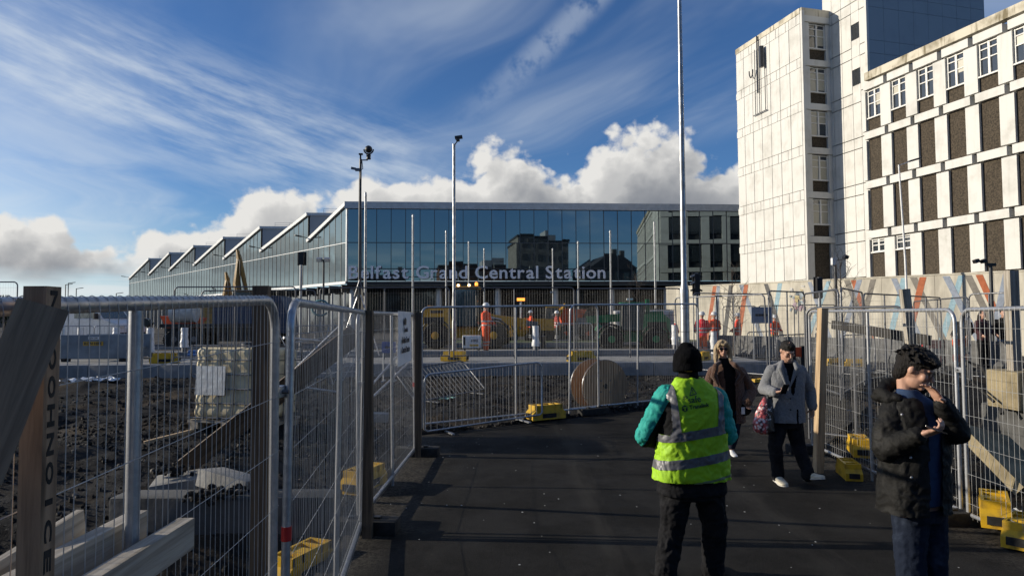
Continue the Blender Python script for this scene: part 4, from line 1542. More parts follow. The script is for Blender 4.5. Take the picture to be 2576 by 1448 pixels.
for i, (p, a, s, lab) in enumerate(YL):
    o = yb if i == 0 else copy_tree(yb)
    o.location = p
    o.rotation_euler = (0, 0, a)
    s *= .88
    o.scale = (s, s, s * 1.15)
    tag(o, lab, None, 'yellow fence weights')
rb = thing('rubber_foot', 'x', 'fence foot')
MB().box((0, 0, .065), (.22, .62, .13), chamfer=.02).build('block', M_RUBBER, rb, 30)
for yy in (.12, -.12):
    MB().box((0, yy, .135), (.06, .06, .03)).build('socket', M_BLACK, rb)
for i, (x, y, a, lab) in enumerate(((-1.36, 6.36, 1.5, 'black rubber foot under the joint of the red-taped and sheet panels'), (-1.36, 9.86, 1.5, 'black rubber foot at the far end of the sheet panel'),
                                    (4.25, 6.52, 1.6, 'black rubber foot under the joint of the two right panels'), (4.25, 9.9, 1.6, 'black rubber foot at the far end of the right fence'),
                                    (-.98, 2.9, 1.5, 'black rubber foot under the joint of the two nearest left panels'), (1.55, 13.2, 2.1, 'black rubber foot beside the yellow weight at the path end'))):
    o = rb if i == 0 else copy_tree(rb)
    o.location = (x, y, base_z(x, y) + .01)
    o.rotation_euler = (0, 0, a)
    tag(o, lab, None, 'rubber fence feet')

# panel clamps at the joints
for i, (p, lab) in enumerate(((at(700, 985, 2.90), 'steel clamp joining the two nearest left fence panels'), (at(906, 965, 6.34), 'steel clamp joining the red-taped and sheet panels'),
                              (Vector((4.245, 6.52, 1.45)), 'steel clamp joining the two right fence panels'))):
    t = thing('fence_clamp', lab, 'clamp', p)
    MB().box((0, 0, 0), (.035, .10, .05), chamfer=.008).build('clamp_plate', M_GALV, t, 30)
    MB().tube([(-.03, 0, 0), (.045, 0, 0)], .009, 6).build('bolt', M_GALVD, t)
# small warning label on the far post
t = thing('warning_label', 'small white and red warning label on the leaning post fence', 'sign', at(2066, 825, 9.4))
MB().box((0, 0, 0), (.10, .01, .13)).build('plate', M_PAPER, t)
MB().box((0, -.007, .03), (.09, .004, .025)).box((-.02, -.007, -.02), (.022, .004, .03)).box((.02, -.007, -.02), (.022, .004, .03)).build('print', M_TAPE, t)
# rope tie
rope = MB()
rr = random.Random(2)
b = at(655, 1045, 2.98)
for k in range(7):
    rope.tube([b + Vector((rr.gauss(0, .004), 0, .10)), b + Vector((rr.gauss(0, .008), 0, .0)), b + Vector((-.01 + rr.gauss(0, .014), rr.gauss(0, .01), -.09))], .0028, 5)
tag(rope.build('rope_tie', mat('pale_blue_rope', (.35, .45, .52), .8, var=.3), smooth=60), 'frayed pale blue rope tied to the left fence', 'rope')
tag(MB().tube([at(806, 770, 4.0) + Vector((.05 * math.cos(a), 0, .045 * math.sin(a) - .01)) for a in np.linspace(0, 5.6, 12)], .006, 6).build('rope_loop', mat('teal_rope', (.08, .25, .30), .8, var=.3), smooth=60),
    'teal rope loop knotted over the left fence rail', 'rope')


# ------------------------------------------------------------------ tank, concrete pieces, drum, debris
def ibc(label, loc, rz, mtank, tilt=0.0, plate=True):
    t = thing('caged_tank', label, 'tank', loc, rz)
    t.rotation_euler = (tilt, 0, rz)
    secs = []
    W, D, H = .56, .47, .98

    def ring(z, k):
        out = []
        for j in range(32):
            a = 2 * math.pi * (j + .5) / 32
            c, s = math.cos(a), math.sin(a)
            e = 0.22
            out.append(Vector((W * k * math.copysign(abs(c) ** e, c), D * k * math.copysign(abs(s) ** e, s), z)))
        return out
    for i in range(25):
        z = .16 + H * i / 24
        k = 1.0 - .018 * (0.5 + .5 * math.cos(i * math.pi / 2))
        if i == 0 or i == 24:
            k = .92
        secs.append(ring(z, k))
    MB().loft(secs).build('tank', mtank, t, 50)
    MB().lathe([(.11, 0), (.11, .05), (.09, .07), (0.01, .075)], (0, 0, .16 + H), 14).build('cap', M_BLACK, t, 40)
    cg = MB()
    for z in np.linspace(.17, 1.16, 6):
        cg.tube([(W + .02, -D - .02, z), (W + .02, D + .02, z), (-W - .02, D + .02, z), (-W - .02, -D - .02, z)], .010, 5, closed=True)
    for k in range(6):
        x = -W + 2 * W * k / 5
        for y in (-D - .025, D + .025):
            cg.tube([(x, y, .14), (x, y, 1.17)], .010, 5)
    for k in range(5):
        y = -D + 2 * D * k / 4
        for x in (-W - .025, W + .025):
            cg.tube([(x, y, .14), (x, y, 1.17)], .010, 5)
    cg.build('cage', M_GALVD, t, 60)
    p = MB()
    for x in (-.48, 0, .48):
        p.box((x, 0, .05), (.12, .98, .10))
    for y in (-.42, -.14, .14, .42):
        p.box((0, y, .12), (1.18, .12, .035))
    p.build('pallet', M_WOODG, t)
    if plate:
        MB().box((-.24, -D - .04, .68), (.46, .012, .40)).build('label_plate', mat('aluminium_plate', (.62, .63, .65), .35, metal=.6, var=.25, bump=.4, bscale=6), t)
    return t


p = at(585, 1085, 10.4)
ibc('dirty cream caged tank standing on the rubble behind the left fence', (p.x, p.y + .5, gz(p.x, p.y) + .05), R(-12), M_IBC, R(-3)).scale = (1.1, 1.1, 1.1)
p = at(1652, 850, 31)
ibc('white caged tank behind the rear of the green telehandler', (p.x, 31, .9), R(6), M_IBCW, plate=False).scale = (1.2, 1.2, 1.25)
p = at(1575, 850, 31.5)
ibc('white caged tank seen through the green telehandler cab', (p.x, 31.5, .9), R(-4), M_IBCW, plate=False).scale = (1.1, 1.1, 1.25)

tag(MB().box((-2.72, 6.62, -.12), (2.1, .34, .86), chamfer=.03).build('concrete_wall', M_CONCD, smooth=30), 'dark concrete wall stub beside the trench behind the left fence', 'wall')
Mx = Euler((R(4), R(-6), R(16))).to_matrix()
tag(MB().box(at(448, 1222, 7.3), (.46, .42, .20), Mx, chamfer=.012).build('concrete_block', M_CONC, smooth=30), 'pale concrete block topped with soil beside the prop plank', 'block')
Mx = Euler((R(-8), R(7), R(-22))).to_matrix()
tag(MB().box(at(585, 1212, 7.0), (.62, .34, .17), Mx, chamfer=.012).build('concrete_kerb', M_CONC, smooth=30), 'broken pale kerb length lying on the trench edge', 'block')
Mx = Euler((R(0), R(3), R(6))).to_matrix()
tag(MB().box(at(985, 1040, 10.6) + Vector((-.2, 0, -.05)), (.30, .22, .13), Mx, chamfer=.01).build('concrete_lump', M_CONC, smooth=30), 'small pale concrete lump on the rubble behind the printed sheet', 'block')
# soil heaped on the pale block and wall: joined lumps
mb = MB()
rr = random.Random(31)
for k in range(160):
    px, py, dd = rr.choice(((430, 1182, 7.3), (560, 1235, 6.6), (640, 1228, 6.6), (520, 1250, 6.5)))
    c = at(px + rr.gauss(0, 26), py + rr.gauss(0, 7), dd + rr.gauss(0, .1))
    s = rr.uniform(.012, .05)
    mb.ball(c, (s, s * rr.uniform(.6, 1), s * rr.uniform(.4, .8)), 6, 4, Euler((rr.uniform(0, 6), 0, rr.uniform(0, 6))).to_matrix())
tag(mb.build('soil_lumps', MATS['crushed_stone']), 'crumbled soil and stone on top of the trench wall', 'soil', kind='stuff')


def drum():
    c = at(1506, 978, 13.95)
    t = thing('cable_drum', 'wooden cable drum standing on its rim behind the path end fence', 'cable drum', (c.x, c.y, .09), R(22))
    t.rotation_euler = (0, 0, R(24))
    t.scale = (.9, .9, .9)
    r = .575
    for y0, nm in ((-.26, 'flange'), (.26, 'flange')):
        for k in range(9):       # boards of the round cheek
            x0, x1 = -r + 2 * r * k / 9 + .003, -r + 2 * r * (k + 1) / 9 - .003
            zz = lambda x: math.sqrt(max(.0004, r * r - x * x))
            pts = []
            xs = np.linspace(x0, x1, 4)
            pts = [(x, .58 + zz(x)) for x in xs] + [(x, .58 - zz(x)) for x in xs[::-1]]
            mb = MB().prism(pts, y0 - .022, y0 + .022)
            uv = []
            for fq in mb.f:
                uv.append([(mb.v[i][0] + k * 1.3, mb.v[i][2]) for i in fq])
            mb.uv = uv
            mb.build('flange_board', M_DRUM, t)
        MB().tube([(r * math.cos(a), y0, .58 + r * math.sin(a)) for a in np.linspace(0, 2 * math.pi, 41)[:-1]], .014, 5, closed=True).build('rim_band', M_GALVD, t, 60)
    MB().lathe([(.24, -.24), (.24, .24)], (0, 0, .58), 20, Matrix.Rotation(R(90), 3, 'X')).build('core', M_DRUM, t, 40)
    MB().lathe([(.052, -.02), (.052, .02)], (0, -.285, .58), 14, Matrix.Rotation(R(90), 3, 'X')).build('axle_hole', M_BLACK, t, 40)
    for a in (.8, 2.3, 3.9, 5.4):
        MB().lathe([(.018, -.01), (.018, .01)], (.17 * math.cos(a), -.288, .58 + .17 * math.sin(a)), 8, Matrix.Rotation(R(90), 3, 'X')).build('bolt', M_GALVD, t)


drum()


def scrap(label, c, s, m, name='plastic_scrap', cat='litter', seed=0):
    rr = random.Random(seed)
    vs, fs = [], []
    n = 7
    for j in range(n):
        for i in range(n):
            x, y = (i / (n - 1) - .5), (j / (n - 1) - .5)
            vs.append(Vector(c) + Vector((x * s[0] + rr.gauss(0, .03) * s[0], y * s[1] + rr.gauss(0, .03) * s[1], s[2] * abs(noise.noise(Vector((x * 4 + seed, y * 4, seed)))) * 2)))
    for j in range(n - 1):
        for i in range(n - 1):
            a = j * n + i
            fs.append([a, a + 1, a + n + 1, a + n])
    return tag(MB().add(vs, fs).build(name, m), label, cat)


SCR = [((200, 952, 17.6), (.9, .5, .12), 'crumpled white plastic sheet on the rubble below the steel trench box'), ((268, 950, 17.8), (.6, .4, .10), 'smaller white plastic scrap on the rubble below the steel trench box'),
       ((205, 1372, 3.2), (.16, .14, .05), 'white plastic scrap on the soil behind the stencilled post'), ((1860, 925, 16), (.5, .3, .1), 'white plastic film behind the woman in the brown coat'),
       ((1125, 955, 15.0), (.35, .25, .05), 'pale green scrap on the rubble behind the low crowd barrier'), ((1740, 950, 14.6), (.3, .2, .06), 'white scrap on the rubble by the cable drum'),
       ((1470, 935, 16.5), (.5, .25, .08), 'grey plastic scrap on the rubble at the kerb foot'), ((2545, 1160, 6.8), (.14, .1, .05), 'white scrap on the gravel before the tan concrete block')]
for i, ((px, py, d), s, lab) in enumerate(SCR):
    c = at(px, py, d)
    c.z = gz(c.x, c.y) + .02
    scrap(lab, c, s, M_WRAP if i != 4 else mat('green_scrap', (.25, .42, .35), .5, var=.2), seed=i)

# ------------------------------------------------------------------ poles, lamps, signals, cameras
def pole_root(name, label, cat, px, d, z0, group=None):
    p = at(px, 800, d)
    return thing(name, label, cat, (p.x, d, z0), 0, group), p


def zpx(py, d, px=CX):
    return at(px, py, d).z


# big lamp post by the path end
t, p = pole_root('lamp_post', 'tall thick grey lamp post with stepped base rising past the white tower', 'lamp post', 1722, 17.6, .25)
zs = zpx(722, 17.6) - .25
MB().lathe([(.118, 0), (.118, zs - .1), (.10, zs), (.082, zs + .06), (.078, 4.0), (.045, 11.5)], (0, 0, 0), 20).build('column', M_POLE, t, 40)
MB().box((0, -.121, .75), (.10, .012, .5), chamfer=.004).build('access_door', M_POLE, t)
for z in (.55, 1.35, 1.95):
    MB().lathe([(.1195, z), (.1195, z + .015)], (0, 0, 0), 20).build('band', M_GALVD, t, 40)
MB().tube([(0, 0, 11.45), (.3, 0, 11.6), (1.1, 0, 11.7)], .03, 8).build('bracket_arm', M_POLE, t, 60)
MB().box((1.35, 0, 11.7), (.7, .28, .11), chamfer=.03).build('lamp_head', M_POLED, t, 40)

# slim lamp with a cranked flat head
d = 27
t, p = pole_root('lamp_post', 'slim lamp post with small flat cranked head before the station front', 'lamp post', 1142, d, .66)
zt = zpx(362, d) - .66
MB().lathe([(.085, 0), (.085, 1.2), (.065, 1.3), (.06, zt)], (0, 0, 0), 14).build('column', M_POLE, t, 40)
MB().tube([(.01, 0, zt - .15), (.05, 0, zt), (.14, 0, zt + .12)], .025, 8).build('bracket_arm', M_POLED, t, 60)
MB().box((.16, 0, zt + .18), (.14, .2, .13), chamfer=.02).box((.19, 0, zt + .27), (.30, .25, .09), Euler((0, R(-8), 0)).to_matrix()).build('lamp_head', M_POLED, t)

# camera mast with big domed camera
d = 24.5
t, p = pole_root('camera_mast', 'dark mast carrying a large domed camera and braced by struts at its foot', 'camera mast', 904, d, .7)
z = lambda py: zpx(py, d, 904) - .7
k = d / F
MB().tube([(0, 0, 0), (.0, 0, z(470)), (.01, 0, z(400))], [.06, .05, .045], 10).build('pole', M_POLED, t, 60)
MB().tube([(0, 0, z(500)), (.04, -.02, z(480)), (.015, -.05, z(430)), (.10, -.03, z(425)), (.06, 0, z(405))], .015, 6).build('cable', M_BLACK, t, 60)
MB().box((.02, 0, z(388)), (.14, .10, .05)).box((.01, 0, z(394)), (.05, .05, .16)).build('antenna_plate', M_BLACK, t)
MB().tube([(0, 0, z(403)), (.27, 0, z(403))], .022, 8).build('bracket_arm', M_BLACK, t, 60)
cm = Vector((.30, 0, z(376)))
dome = MB().ball(cm + Vector((0, -.01, .0)), .135, 16, 10)
dm = dome.build('camera_dome', M_BLACK, t, 60)
yoke = MB()
yoke.tube([cm + Vector((.17 * math.cos(a), 0, .17 * math.sin(a))) for a in np.linspace(math.pi, 2 * math.pi, 12)], .026, 8)
yoke.lathe([(.085, -.36), (.075, -.30), (.085, -.20), (.05, -.17)], cm, 12)
yoke.build('camera_yoke', M_BLACK, t, 40)
MB().box((-.24, 0, z(424)), (.17, .09, .08), Euler((0, R(12), 0)).to_matrix()).build('small_camera', M_GALVD, t)
MB().box((-.1, 0, z(427)), (.15, .07, .1)).build('camera_bracket', M_GALVD, t)
for s in (-1, 1):
    MB().tube([(s * .05, -.05, z(742)), (s * .75, -.2, 0)], .022, 6).build('brace_strut', M_GALV, t, 60)
    MB().tube([(s * .02, -.04, z(700)), (s * -.18 if s > 0 else .2, -.05, z(745))], .018, 6).build('clamp_strut', M_GALVD, t, 60)

# plain slim columns funnelling to the station entrance
COLS = [(918, 485), (1038, 540), (1122, 580), (1179, 607), (1218, 625), (1391, 625), (1455, 607), (1537, 580), (1649, 558)]
LAB = ['beside the camera mast', 'before the letters f and a of the station name', 'before the letter G of the station name', 'before the letter n of Grand', 'before the letter C of Central',
       'before the capital S of Station', 'between the letters t and i of Station', 'just past the last letter of the station name', 'before the mirrored white tower']
for (px, py), lab in zip(COLS, LAB):
    d = 6.05 * F / (803 - py)
    b = at(px, 800, d)
    zt = at(px, py, d).z - .66
    t = thing('plaza_column', 'plain slim grey column ' + lab, 'column', (b.x, d, .66), 0, 'slim columns across the plaza')
    MB().tube([(0, 0, 0), (0, 0, zt)], [.066, .055], 10).build('shaft', M_POLE, t, 60)
    MB().lathe([(.059, zt - .18), (.062, zt - .1), (.05, zt), (.02, zt + .04)], (0, 0, 0), 10).build('cap', M_POLE, t, 60)
    if py in (625,) and px == 1391:
        MB().box((.0, -.1, 3.6), (.5, .12, .12)).build('spotlight', M_GALV, t)
    if px == 1218:
        MB().box((-.3, -.1, 3.9), (.35, .18, .3)).build('spotlight', M_BLACK, t)


def signal(label, px, pyt, pyb, d, z0, face, wd=.30, pole_m=None):
    """traffic signal head on a post; face 1 shows the lamps, -1 the back, 0 the side with hoods"""
    t, p = pole_root('traffic_signal', label, 'traffic light', px, d, z0)
    zt, zb = zpx(pyt, d) - z0, zpx(pyb, d) - z0
    MB().tube([(0, 0, 0), (0, 0, zt - .02)], .05, 10).build('post', pole_m or M_POLE, t, 60)
    hz = (zt + zb) / 2
    MB().box((0, .10, hz), (wd, .04, zt - zb), chamfer=.012).build('back_board', M_BLACK, t)
    MB().box((0, .02 if face else 0, hz), (wd * .68, .16, (zt - zb) * .92), chamfer=.02).build('signal_body', M_BLACK, t)
    for i in range(3):
        zz = zb + (zt - zb) * (.2 + .3 * i)
        y = -.07 if face > 0 else .14
        a = Matrix.Rotation(R(90), 3, 'X')
        MB().lathe([(.075, 0), (.078, .02)], (0, y, zz), 12, a).build('lens', mat('dark_lens', (.05, .05, .05), .2), t)
        if face == 0:
            MB().box((-wd * .52, 0, zz + .05), (.16, .14, .05), Euler((0, R(-24), 0)).to_matrix()).build('hood', M_GALV if i else M_BLACK, t)
            MB().box((wd * .48, 0, zz + .03), (.10, .14, .04), Euler((0, R(34), 0)).to_matrix()).build('hood', M_BLACK, t)
    return t


signal('black traffic signal seen from behind on a pale post before the sawtooth wall', 756, 630, 664, 25, .68, -1, .33)
signal('black traffic signal with hoods beside the big lamp post', 1754, 688, 746, 23.5, .4, 0, .27)
signal('black traffic signal seen from behind before the hoarding', 2062, 700, 755, 22, .38, -1, .28)

d = 30
t, p = pole_root('floodlight_mast', 'short mast with a double white floodlight before the sawtooth wall', 'floodlight', 813, d, .66)
zt = zpx(652, d) - .66
MB().tube([(0, 0, 0), (0, 0, zt)], .045, 8).build('pole', M_POLED, t, 60)
MB().box((0, 0, zt), (.56, .08, .06)).build('cross_arm', M_BLACK, t)
for s in (-1, 1):
    q = MB().box((s * .17, -.08, zt + .02), (.25, .16, .17), Euler((R(28), 0, 0)).to_matrix(), chamfer=.02).build('lamp_housing', M_GALV, t)
    MB().box((s * .17, -.165, zt - .015), (.20, .02, .12), Euler((R(28), 0, 0)).to_matrix()).build('lamp_glass', M_LAMPG, t)

# lamp before the office wing
d = 29.3
t, p = pole_root('lamp_post', 'thin white lamp post with angled arm before the office wing', 'lamp post', 2284, d, .35)
zt = zpx(420, d) - .35
MB().tube([(0, 0, 0), (-.05, 0, zt * .5), (-.2, 0, zt)], [.06, .045, .035], 8).build('column', M_WHITEP, t, 60)
MB().tube([(-.2, 0, zt - .02), (.25, 0, zt + .13)], .02, 6).build('bracket_arm', M_WHITEP, t, 60)
MB().box((.50, 0, zt + .22), (.55, .22, .07), Euler((0, R(-16), 0)).to_matrix(), chamfer=.02).build('lamp_head', M_POLED, t)

# camera poles on the right
d = 25
t, p = pole_root('camera_pole', 'grey camera pole with a white box and side arm before the hoarding', 'camera pole', 2104, d, .38)
zt = zpx(658, d) - .38
MB().tube([(0, 0, 0), (0, 0, zt)], .052, 10).build('pole', M_POLED, t, 60)
MB().box((-.08, -.05, zt - .06), (.15, .15, .26), chamfer=.01).build('equipment_box', M_WHITEP, t)
MB().tube([(0, 0, zt - .02), (.36, 0, zt + .03)], .015, 6).build('side_arm', M_BLACK, t)
MB().box((.40, 0, zt + .11), (.15, .18, .12), Euler((0, R(25), 0)).to_matrix(), chamfer=.015).build('camera', M_BLACK, t)
d = 22
t, p = pole_root('camera_pole', 'dark camera pole with twin black cameras before the hoarding end', 'camera pole', 2496, d, .38)
zt = zpx(672, d) - .38
MB().tube([(0, 0, 0), (0, 0, zt)], .055, 10).build('pole', M_POLED, t, 60)
MB().box((0, 0, zt), (.30, .12, .10), chamfer=.01).build('equipment_box', M_BLACK, t)
MB().tube([(-.05, 0, zt + .04), (-.42, 0, zt + .1)], .014, 6).build('side_arm', M_BLACK, t)
for x in (-.22, -.46):
    MB().box((x, 0, zt + .12), (.15, .16, .12), Euler((0, R(-20), 0)).to_matrix(), chamfer=.015).build('camera', M_BLACK, t)


def sapling(label, px, d, z0, h, seed):
    rr = random.Random(seed)
    p = at(px, 800, d)
    t = thing('bare_sapling', label, 'tree', (p.x, d, z0))
    MB().tube([(0, 0, -.1), (.02, 0, h * .4), (-.01, .02, h * .75), (.01, 0, h)], [.035, .026, .015, .006], 6).build('trunk', mat('sapling_bark', (.07, .055, .045), .9, var=.3), t, 60)
    tw = MB()

    def grow(b, dr, ln, r, lv):
        pts, q, v = [b], b, dr
        for _ in range(4):
            v = (v + Vector((rr.gauss(0, .22), rr.gauss(0, .22), rr.gauss(.08, .12)))).normalized()
            q = q + v * ln / 4
            pts.append(q)
            if lv < 2 and rr.random() < .75:
                grow(q, (v + Vector((rr.gauss(0, .8), rr.gauss(0, .8), .2))).normalized(), ln * .55, r * .55, lv + 1)
        tw.tube(pts, [r * (1 - .7 * i / 4) for i in range(5)], 4, cap=False)
    for i in range(17):
        z = h * (.28 + .68 * i / 17)
        a = i * 2.4 + rr.gauss(0, .3)
        grow(Vector((0, 0, z)), Vector((math.cos(a), math.sin(a), .7)).normalized(), h * .26 * (1.1 - .5 * i / 17), .012, 0)
    tw.build('crown', mat('sapling_bark', (.07, .055, .045)), t, 60)


sapling('bare young tree before the station entrance left of the big lamp post', 1603, 30, .66, 3.4, 1)
sapling('bare young tree before the grey and orange hoarding stripes', 1843, 24, .38, 3.3, 2)
sapling('bare young tree beside the pole with the white camera box', 2117, 23.5, .38, 3.6, 3)


# ------------------------------------------------------------------ machines
def wheel(root, c, r, w, axis='y', rim=None):
    M = Matrix.Rotation(R(90), 3, 'X') if axis == 'y' else Matrix.Rotation(R(90), 3, 'Y')
    o = MB().lathe([(r * .55, -w * .5), (r * .93, -w * .5), (r, -w * .32), (r, w * .32), (r * .93, w * .5), (r * .55, w * .5)], c, 22, M).build('wheel', M_RUBBER, root, 40)
    MB().lathe([(r * .2, -w * .52), (r * .5, -w * .46), (r * .56, -w * .3), (r * .56, w * .3), (r * .5, w * .46), (r * .2, w * .52)], c, 16, M).build('rim', rim or M_MACH, o, 40)
    tr = MB()
    for k in range(18):
        a = 2 * math.pi * k / 18
        q = Vector(c) + M @ Vector((r * 1.0 * math.cos(a), r * 1.0 * math.sin(a), 0))
        tr.box(q, (.05, w * .9, .05), Euler((0, -a, 0)).to_matrix())
    tr.build('tread_lugs', M_RUBBER, o)
    return o


def cab(root, c, s, m, lean=.18, roof=None):
    """glazed cab: posts, panes, roof; c centre of floor"""
    c = Vector(c)
    x, y, z = s[0] / 2, s[1] / 2, s[2]
    base = [(-x, -y), (x, -y), (x, y), (-x, y)]
    top = [(-x + lean, -y + .06), (x - .06, -y + .06), (x - .06, y - .06), (-x + lean, y - .06)]
    fr = MB()
    for (a, b), (e, f_) in zip(base, top):
        fr.tube([c + Vector((a, b, 0)), c + Vector((e, f_, z))], .035, 6)
    for k in range(4):
        fr.tube([c + Vector((*base[k], 0)), c + Vector((*base[(k + 1) % 4], 0))], .035, 6)
    fr.build('cab_frame', M_BLACK, root, 60)
    for k in range(4):
        a, b = base[k], base[(k + 1) % 4]
        e, f_ = top[k], top[(k + 1) % 4]
        MB().add([c + Vector((*a, .02)), c + Vector((*b, .02)), c + Vector((*f_, z - .02)), c + Vector((*e, z - .02))], [[0, 1, 2, 3]]).build('cab_window', M_CLEAR, root)
    MB().box(c + Vector((lean / 2, 0, z + .05)), (s[0] * .92, s[1] * 1.02, .12), chamfer=.03).build('cab_roof', roof or m, root, 40)


def telehandler(label, px, d, z0, m, rz, length=4.2, tall=2.5, arm_up=False):
    p = at(px, 850, d)
    t = thing('telehandler', label, 'machine', (p.x, d, z0), rz)
    L = length
    MB().prism([(-L * .5, .55), (-L * .5, 1.35), (-L * .46, 1.55), (-L * .18, 1.62), (-L * .1, .95), (L * .30, .95), (L * .44, .80), (L * .46, .5), (L * .1, .42)], -.62, .62).build('chassis', m, t)
    MB().prism([(-L * .5, .9), (-L * .5, 1.5), (-L * .42, 1.75), (-L * .16, 1.78), (-L * .12, .9)], -.95, -.30).build('engine_cover', m, t)
    MB().box((-L * .32, -.96, 1.25), (.9, .03, .28)).build('grille', M_BLACK, t)
    for x in (-L * .30, L * .30):
        for y in (-.92, .92):
            wheel(t, (x, y, .58), .58, .40, rim=m)
            MB().tube([(x + .70 * math.cos(a), y, .58 + .70 * math.sin(a)) for a in np.linspace(.3, math.pi - .3, 9)], .05, 6).build('mudguard', M_BLACK, t, 60)
    cab(t, (-L * .02, -.48, .98), (1.25, .85, tall - 1.1), m, .22)
    b0, b1 = Vector((-L * .46, .45, 1.75)), Vector((L * .60, .42, 1.10)) if not arm_up else Vector((L * .62, .42, 1.5))
    MB().bar(b0, b1, .30, .38).build('boom', m, t)
    MB().bar(b1 - (b1 - b0) * .2, b1 + (b1 - b0) * .12, .22, .26).build('boom_extension', M_GALVD, t)
    e = b1 + (b1 - b0) * .12
    MB().bar(e, e + Vector((.15, 0, -.75)), .2, .2).box(e + Vector((.25, -.2, -.75)), (.14, 1.1, .5)).build('carriage', M_BLACK, t)
    for y in (-.45, .25):
        MB().box(e + Vector((.75, y, -.98)), (1.0, .12, .05)).build('fork', M_GALVD, t)
    return t, L


t, L = telehandler('large yellow telehandler with lit roof lamps standing behind the kerb fence', 1178, 31, .68, M_MACH, R(-6), 4.3, 2.75)
for x in (-.30, .18):
    MB().box((x, -.80, 2.78), (.16, .12, .14), chamfer=.02).build('work_lamp', M_MACH, t)
    MB().lathe([(.055, 0), (.05, .02)], (x, -.88, 2.78), 10, Matrix.Rotation(R(90), 3, 'X')).build('lamp_lens', M_WORKLAMP, t)
MB().lathe([(.07, 0), (.07, .12), (.03, .16)], (.45, -.5, 2.78), 10).build('beacon', M_BEACON, t, 40)
MB().box((-1.25, -.97, 1.62), (.55, .012, .12)).build('maker_badge', M_BLACK, t)
MB().bar((.65, -.03, 1.42), (1.5, -.03, 1.22), .01, .16).build('door_decal', M_WHITEP, t)
t, L = telehandler('green telehandler with open glazed cab standing behind the path end fence', 1588, 29, .62, M_MACHG, R(-4), 3.5, 2.35, True)
t.scale = (-.86, .86, .86)
MB().box((-1.15, -.3, 1.35), (1.05, .8, .6), chamfer=.06).build('rear_housing', M_MACHG, t, 40)
MB().bar((-.78, -.2, .9), (-.78, -.2, 2.5), .2, .18).build('mast', M_MACHG, t)
MB().box((1.55, -.55, 1.05), (.45, .5, .35), Euler((0, R(-30), 0)).to_matrix(), chamfer=.05).build('front_cowl', M_MACHG, t, 40)
MB().box((.1, -.4, 2.5), (.3, .2, .09)).build('roof_lamp', M_WHITEP, t)


def excavator(label, px, d, z0, sc, pts, rz=0.0, m=None):
    """pts: boom foot, elbow, stick end in local metres (x, z)"""
    m = m or M_MACH
    p = at(px, 800, d)
    t = thing('excavator', label, 'excavator', (p.x, d, z0), rz)
    t.scale = (sc, sc, sc)
    for y in (-1.1, 1.1):
        MB().prism([(-1.9, .1), (-1.6, 0), (1.6, 0), (1.9, .1), (1.95, .5), (1.6, .85), (-1.6, .85), (-1.95, .5)], y - .28, y + .28).build('track', M_RUBBER, t)
    MB().lathe([(.7, .8), (.7, 1.05)], (0, 0, 0), 16).build('turntable', M_BLACK, t)
    MB().prism([(-2.3, 1.05), (-2.3, 1.9), (-2.0, 2.2), (.6, 2.1), (1.3, 1.8), (1.3, 1.05)], -1.25, 1.25).build('house', m, t)
    MB().box((-2.25, 0, 1.6), (.5, 2.4, .95), chamfer=.1).build('counterweight', M_BLACK, t, 40)
    cab(t, (.55, -.75, 1.9), (1.3, .9, 1.25), m, .1)
    P = [Vector((x, .1, z)) for x, z in pts]
    q = (P[1] - P[0])
    mid = P[0] + q * .5 + Vector((-q.z, 0, q.x)).normalized() * .25
    MB().tube([P[0], mid, P[1]], [.20, .24, .13], 6).build('boom', m, t, 30)
    MB().tube([P[1] + (P[1] - P[2]).normalized() * .5, P[1], P[1] + (P[2] - P[1]) * .4, P[2]], [.09, .17, .15, .10], 6).build('stick', m, t, 30)
    MB().tube([P[0] + q * .15 + Vector((.35, 0, 0)), P[0] + q * .62 + Vector((.12, 0, .1))], .07, 8).build('ram', M_GALV, t, 60)
    MB().tube([mid + Vector((0, 0, .35)), P[1] + (P[1] - P[2]).normalized() * .45], .06, 8).build('ram', M_GALV, t, 60)
    MB().tube([P[0] + Vector((.2, -.2, 0)), mid + Vector((.3, -.2, .2)), P[1] + Vector((.15, -.2, -.2))], .03, 6).build('hose', M_BLACK, t, 60)
    b = P[2]
    MB().prism([(0, .2), (.5, .05), (.75, -.4), (.35, -.8), (-.15, -.6), (-.2, 0)], -.45, .45, None, b).build('bucket', M_BLACK, t)


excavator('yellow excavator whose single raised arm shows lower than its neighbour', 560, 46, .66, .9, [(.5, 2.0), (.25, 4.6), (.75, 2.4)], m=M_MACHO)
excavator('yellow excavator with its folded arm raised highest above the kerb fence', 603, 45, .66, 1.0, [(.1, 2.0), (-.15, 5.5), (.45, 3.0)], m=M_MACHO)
excavator('small yellow excavator working before the station entrance', 1372, 40, .66, .62, [(.6, 1.9), (1.6, 3.1), (.4, .9)])
excavator('dark yellow excavator at the far left end of the station', 268, 70, .66, .9, [(1.0, 2.0), (2.2, 3.6), (4.4, 1.6)])


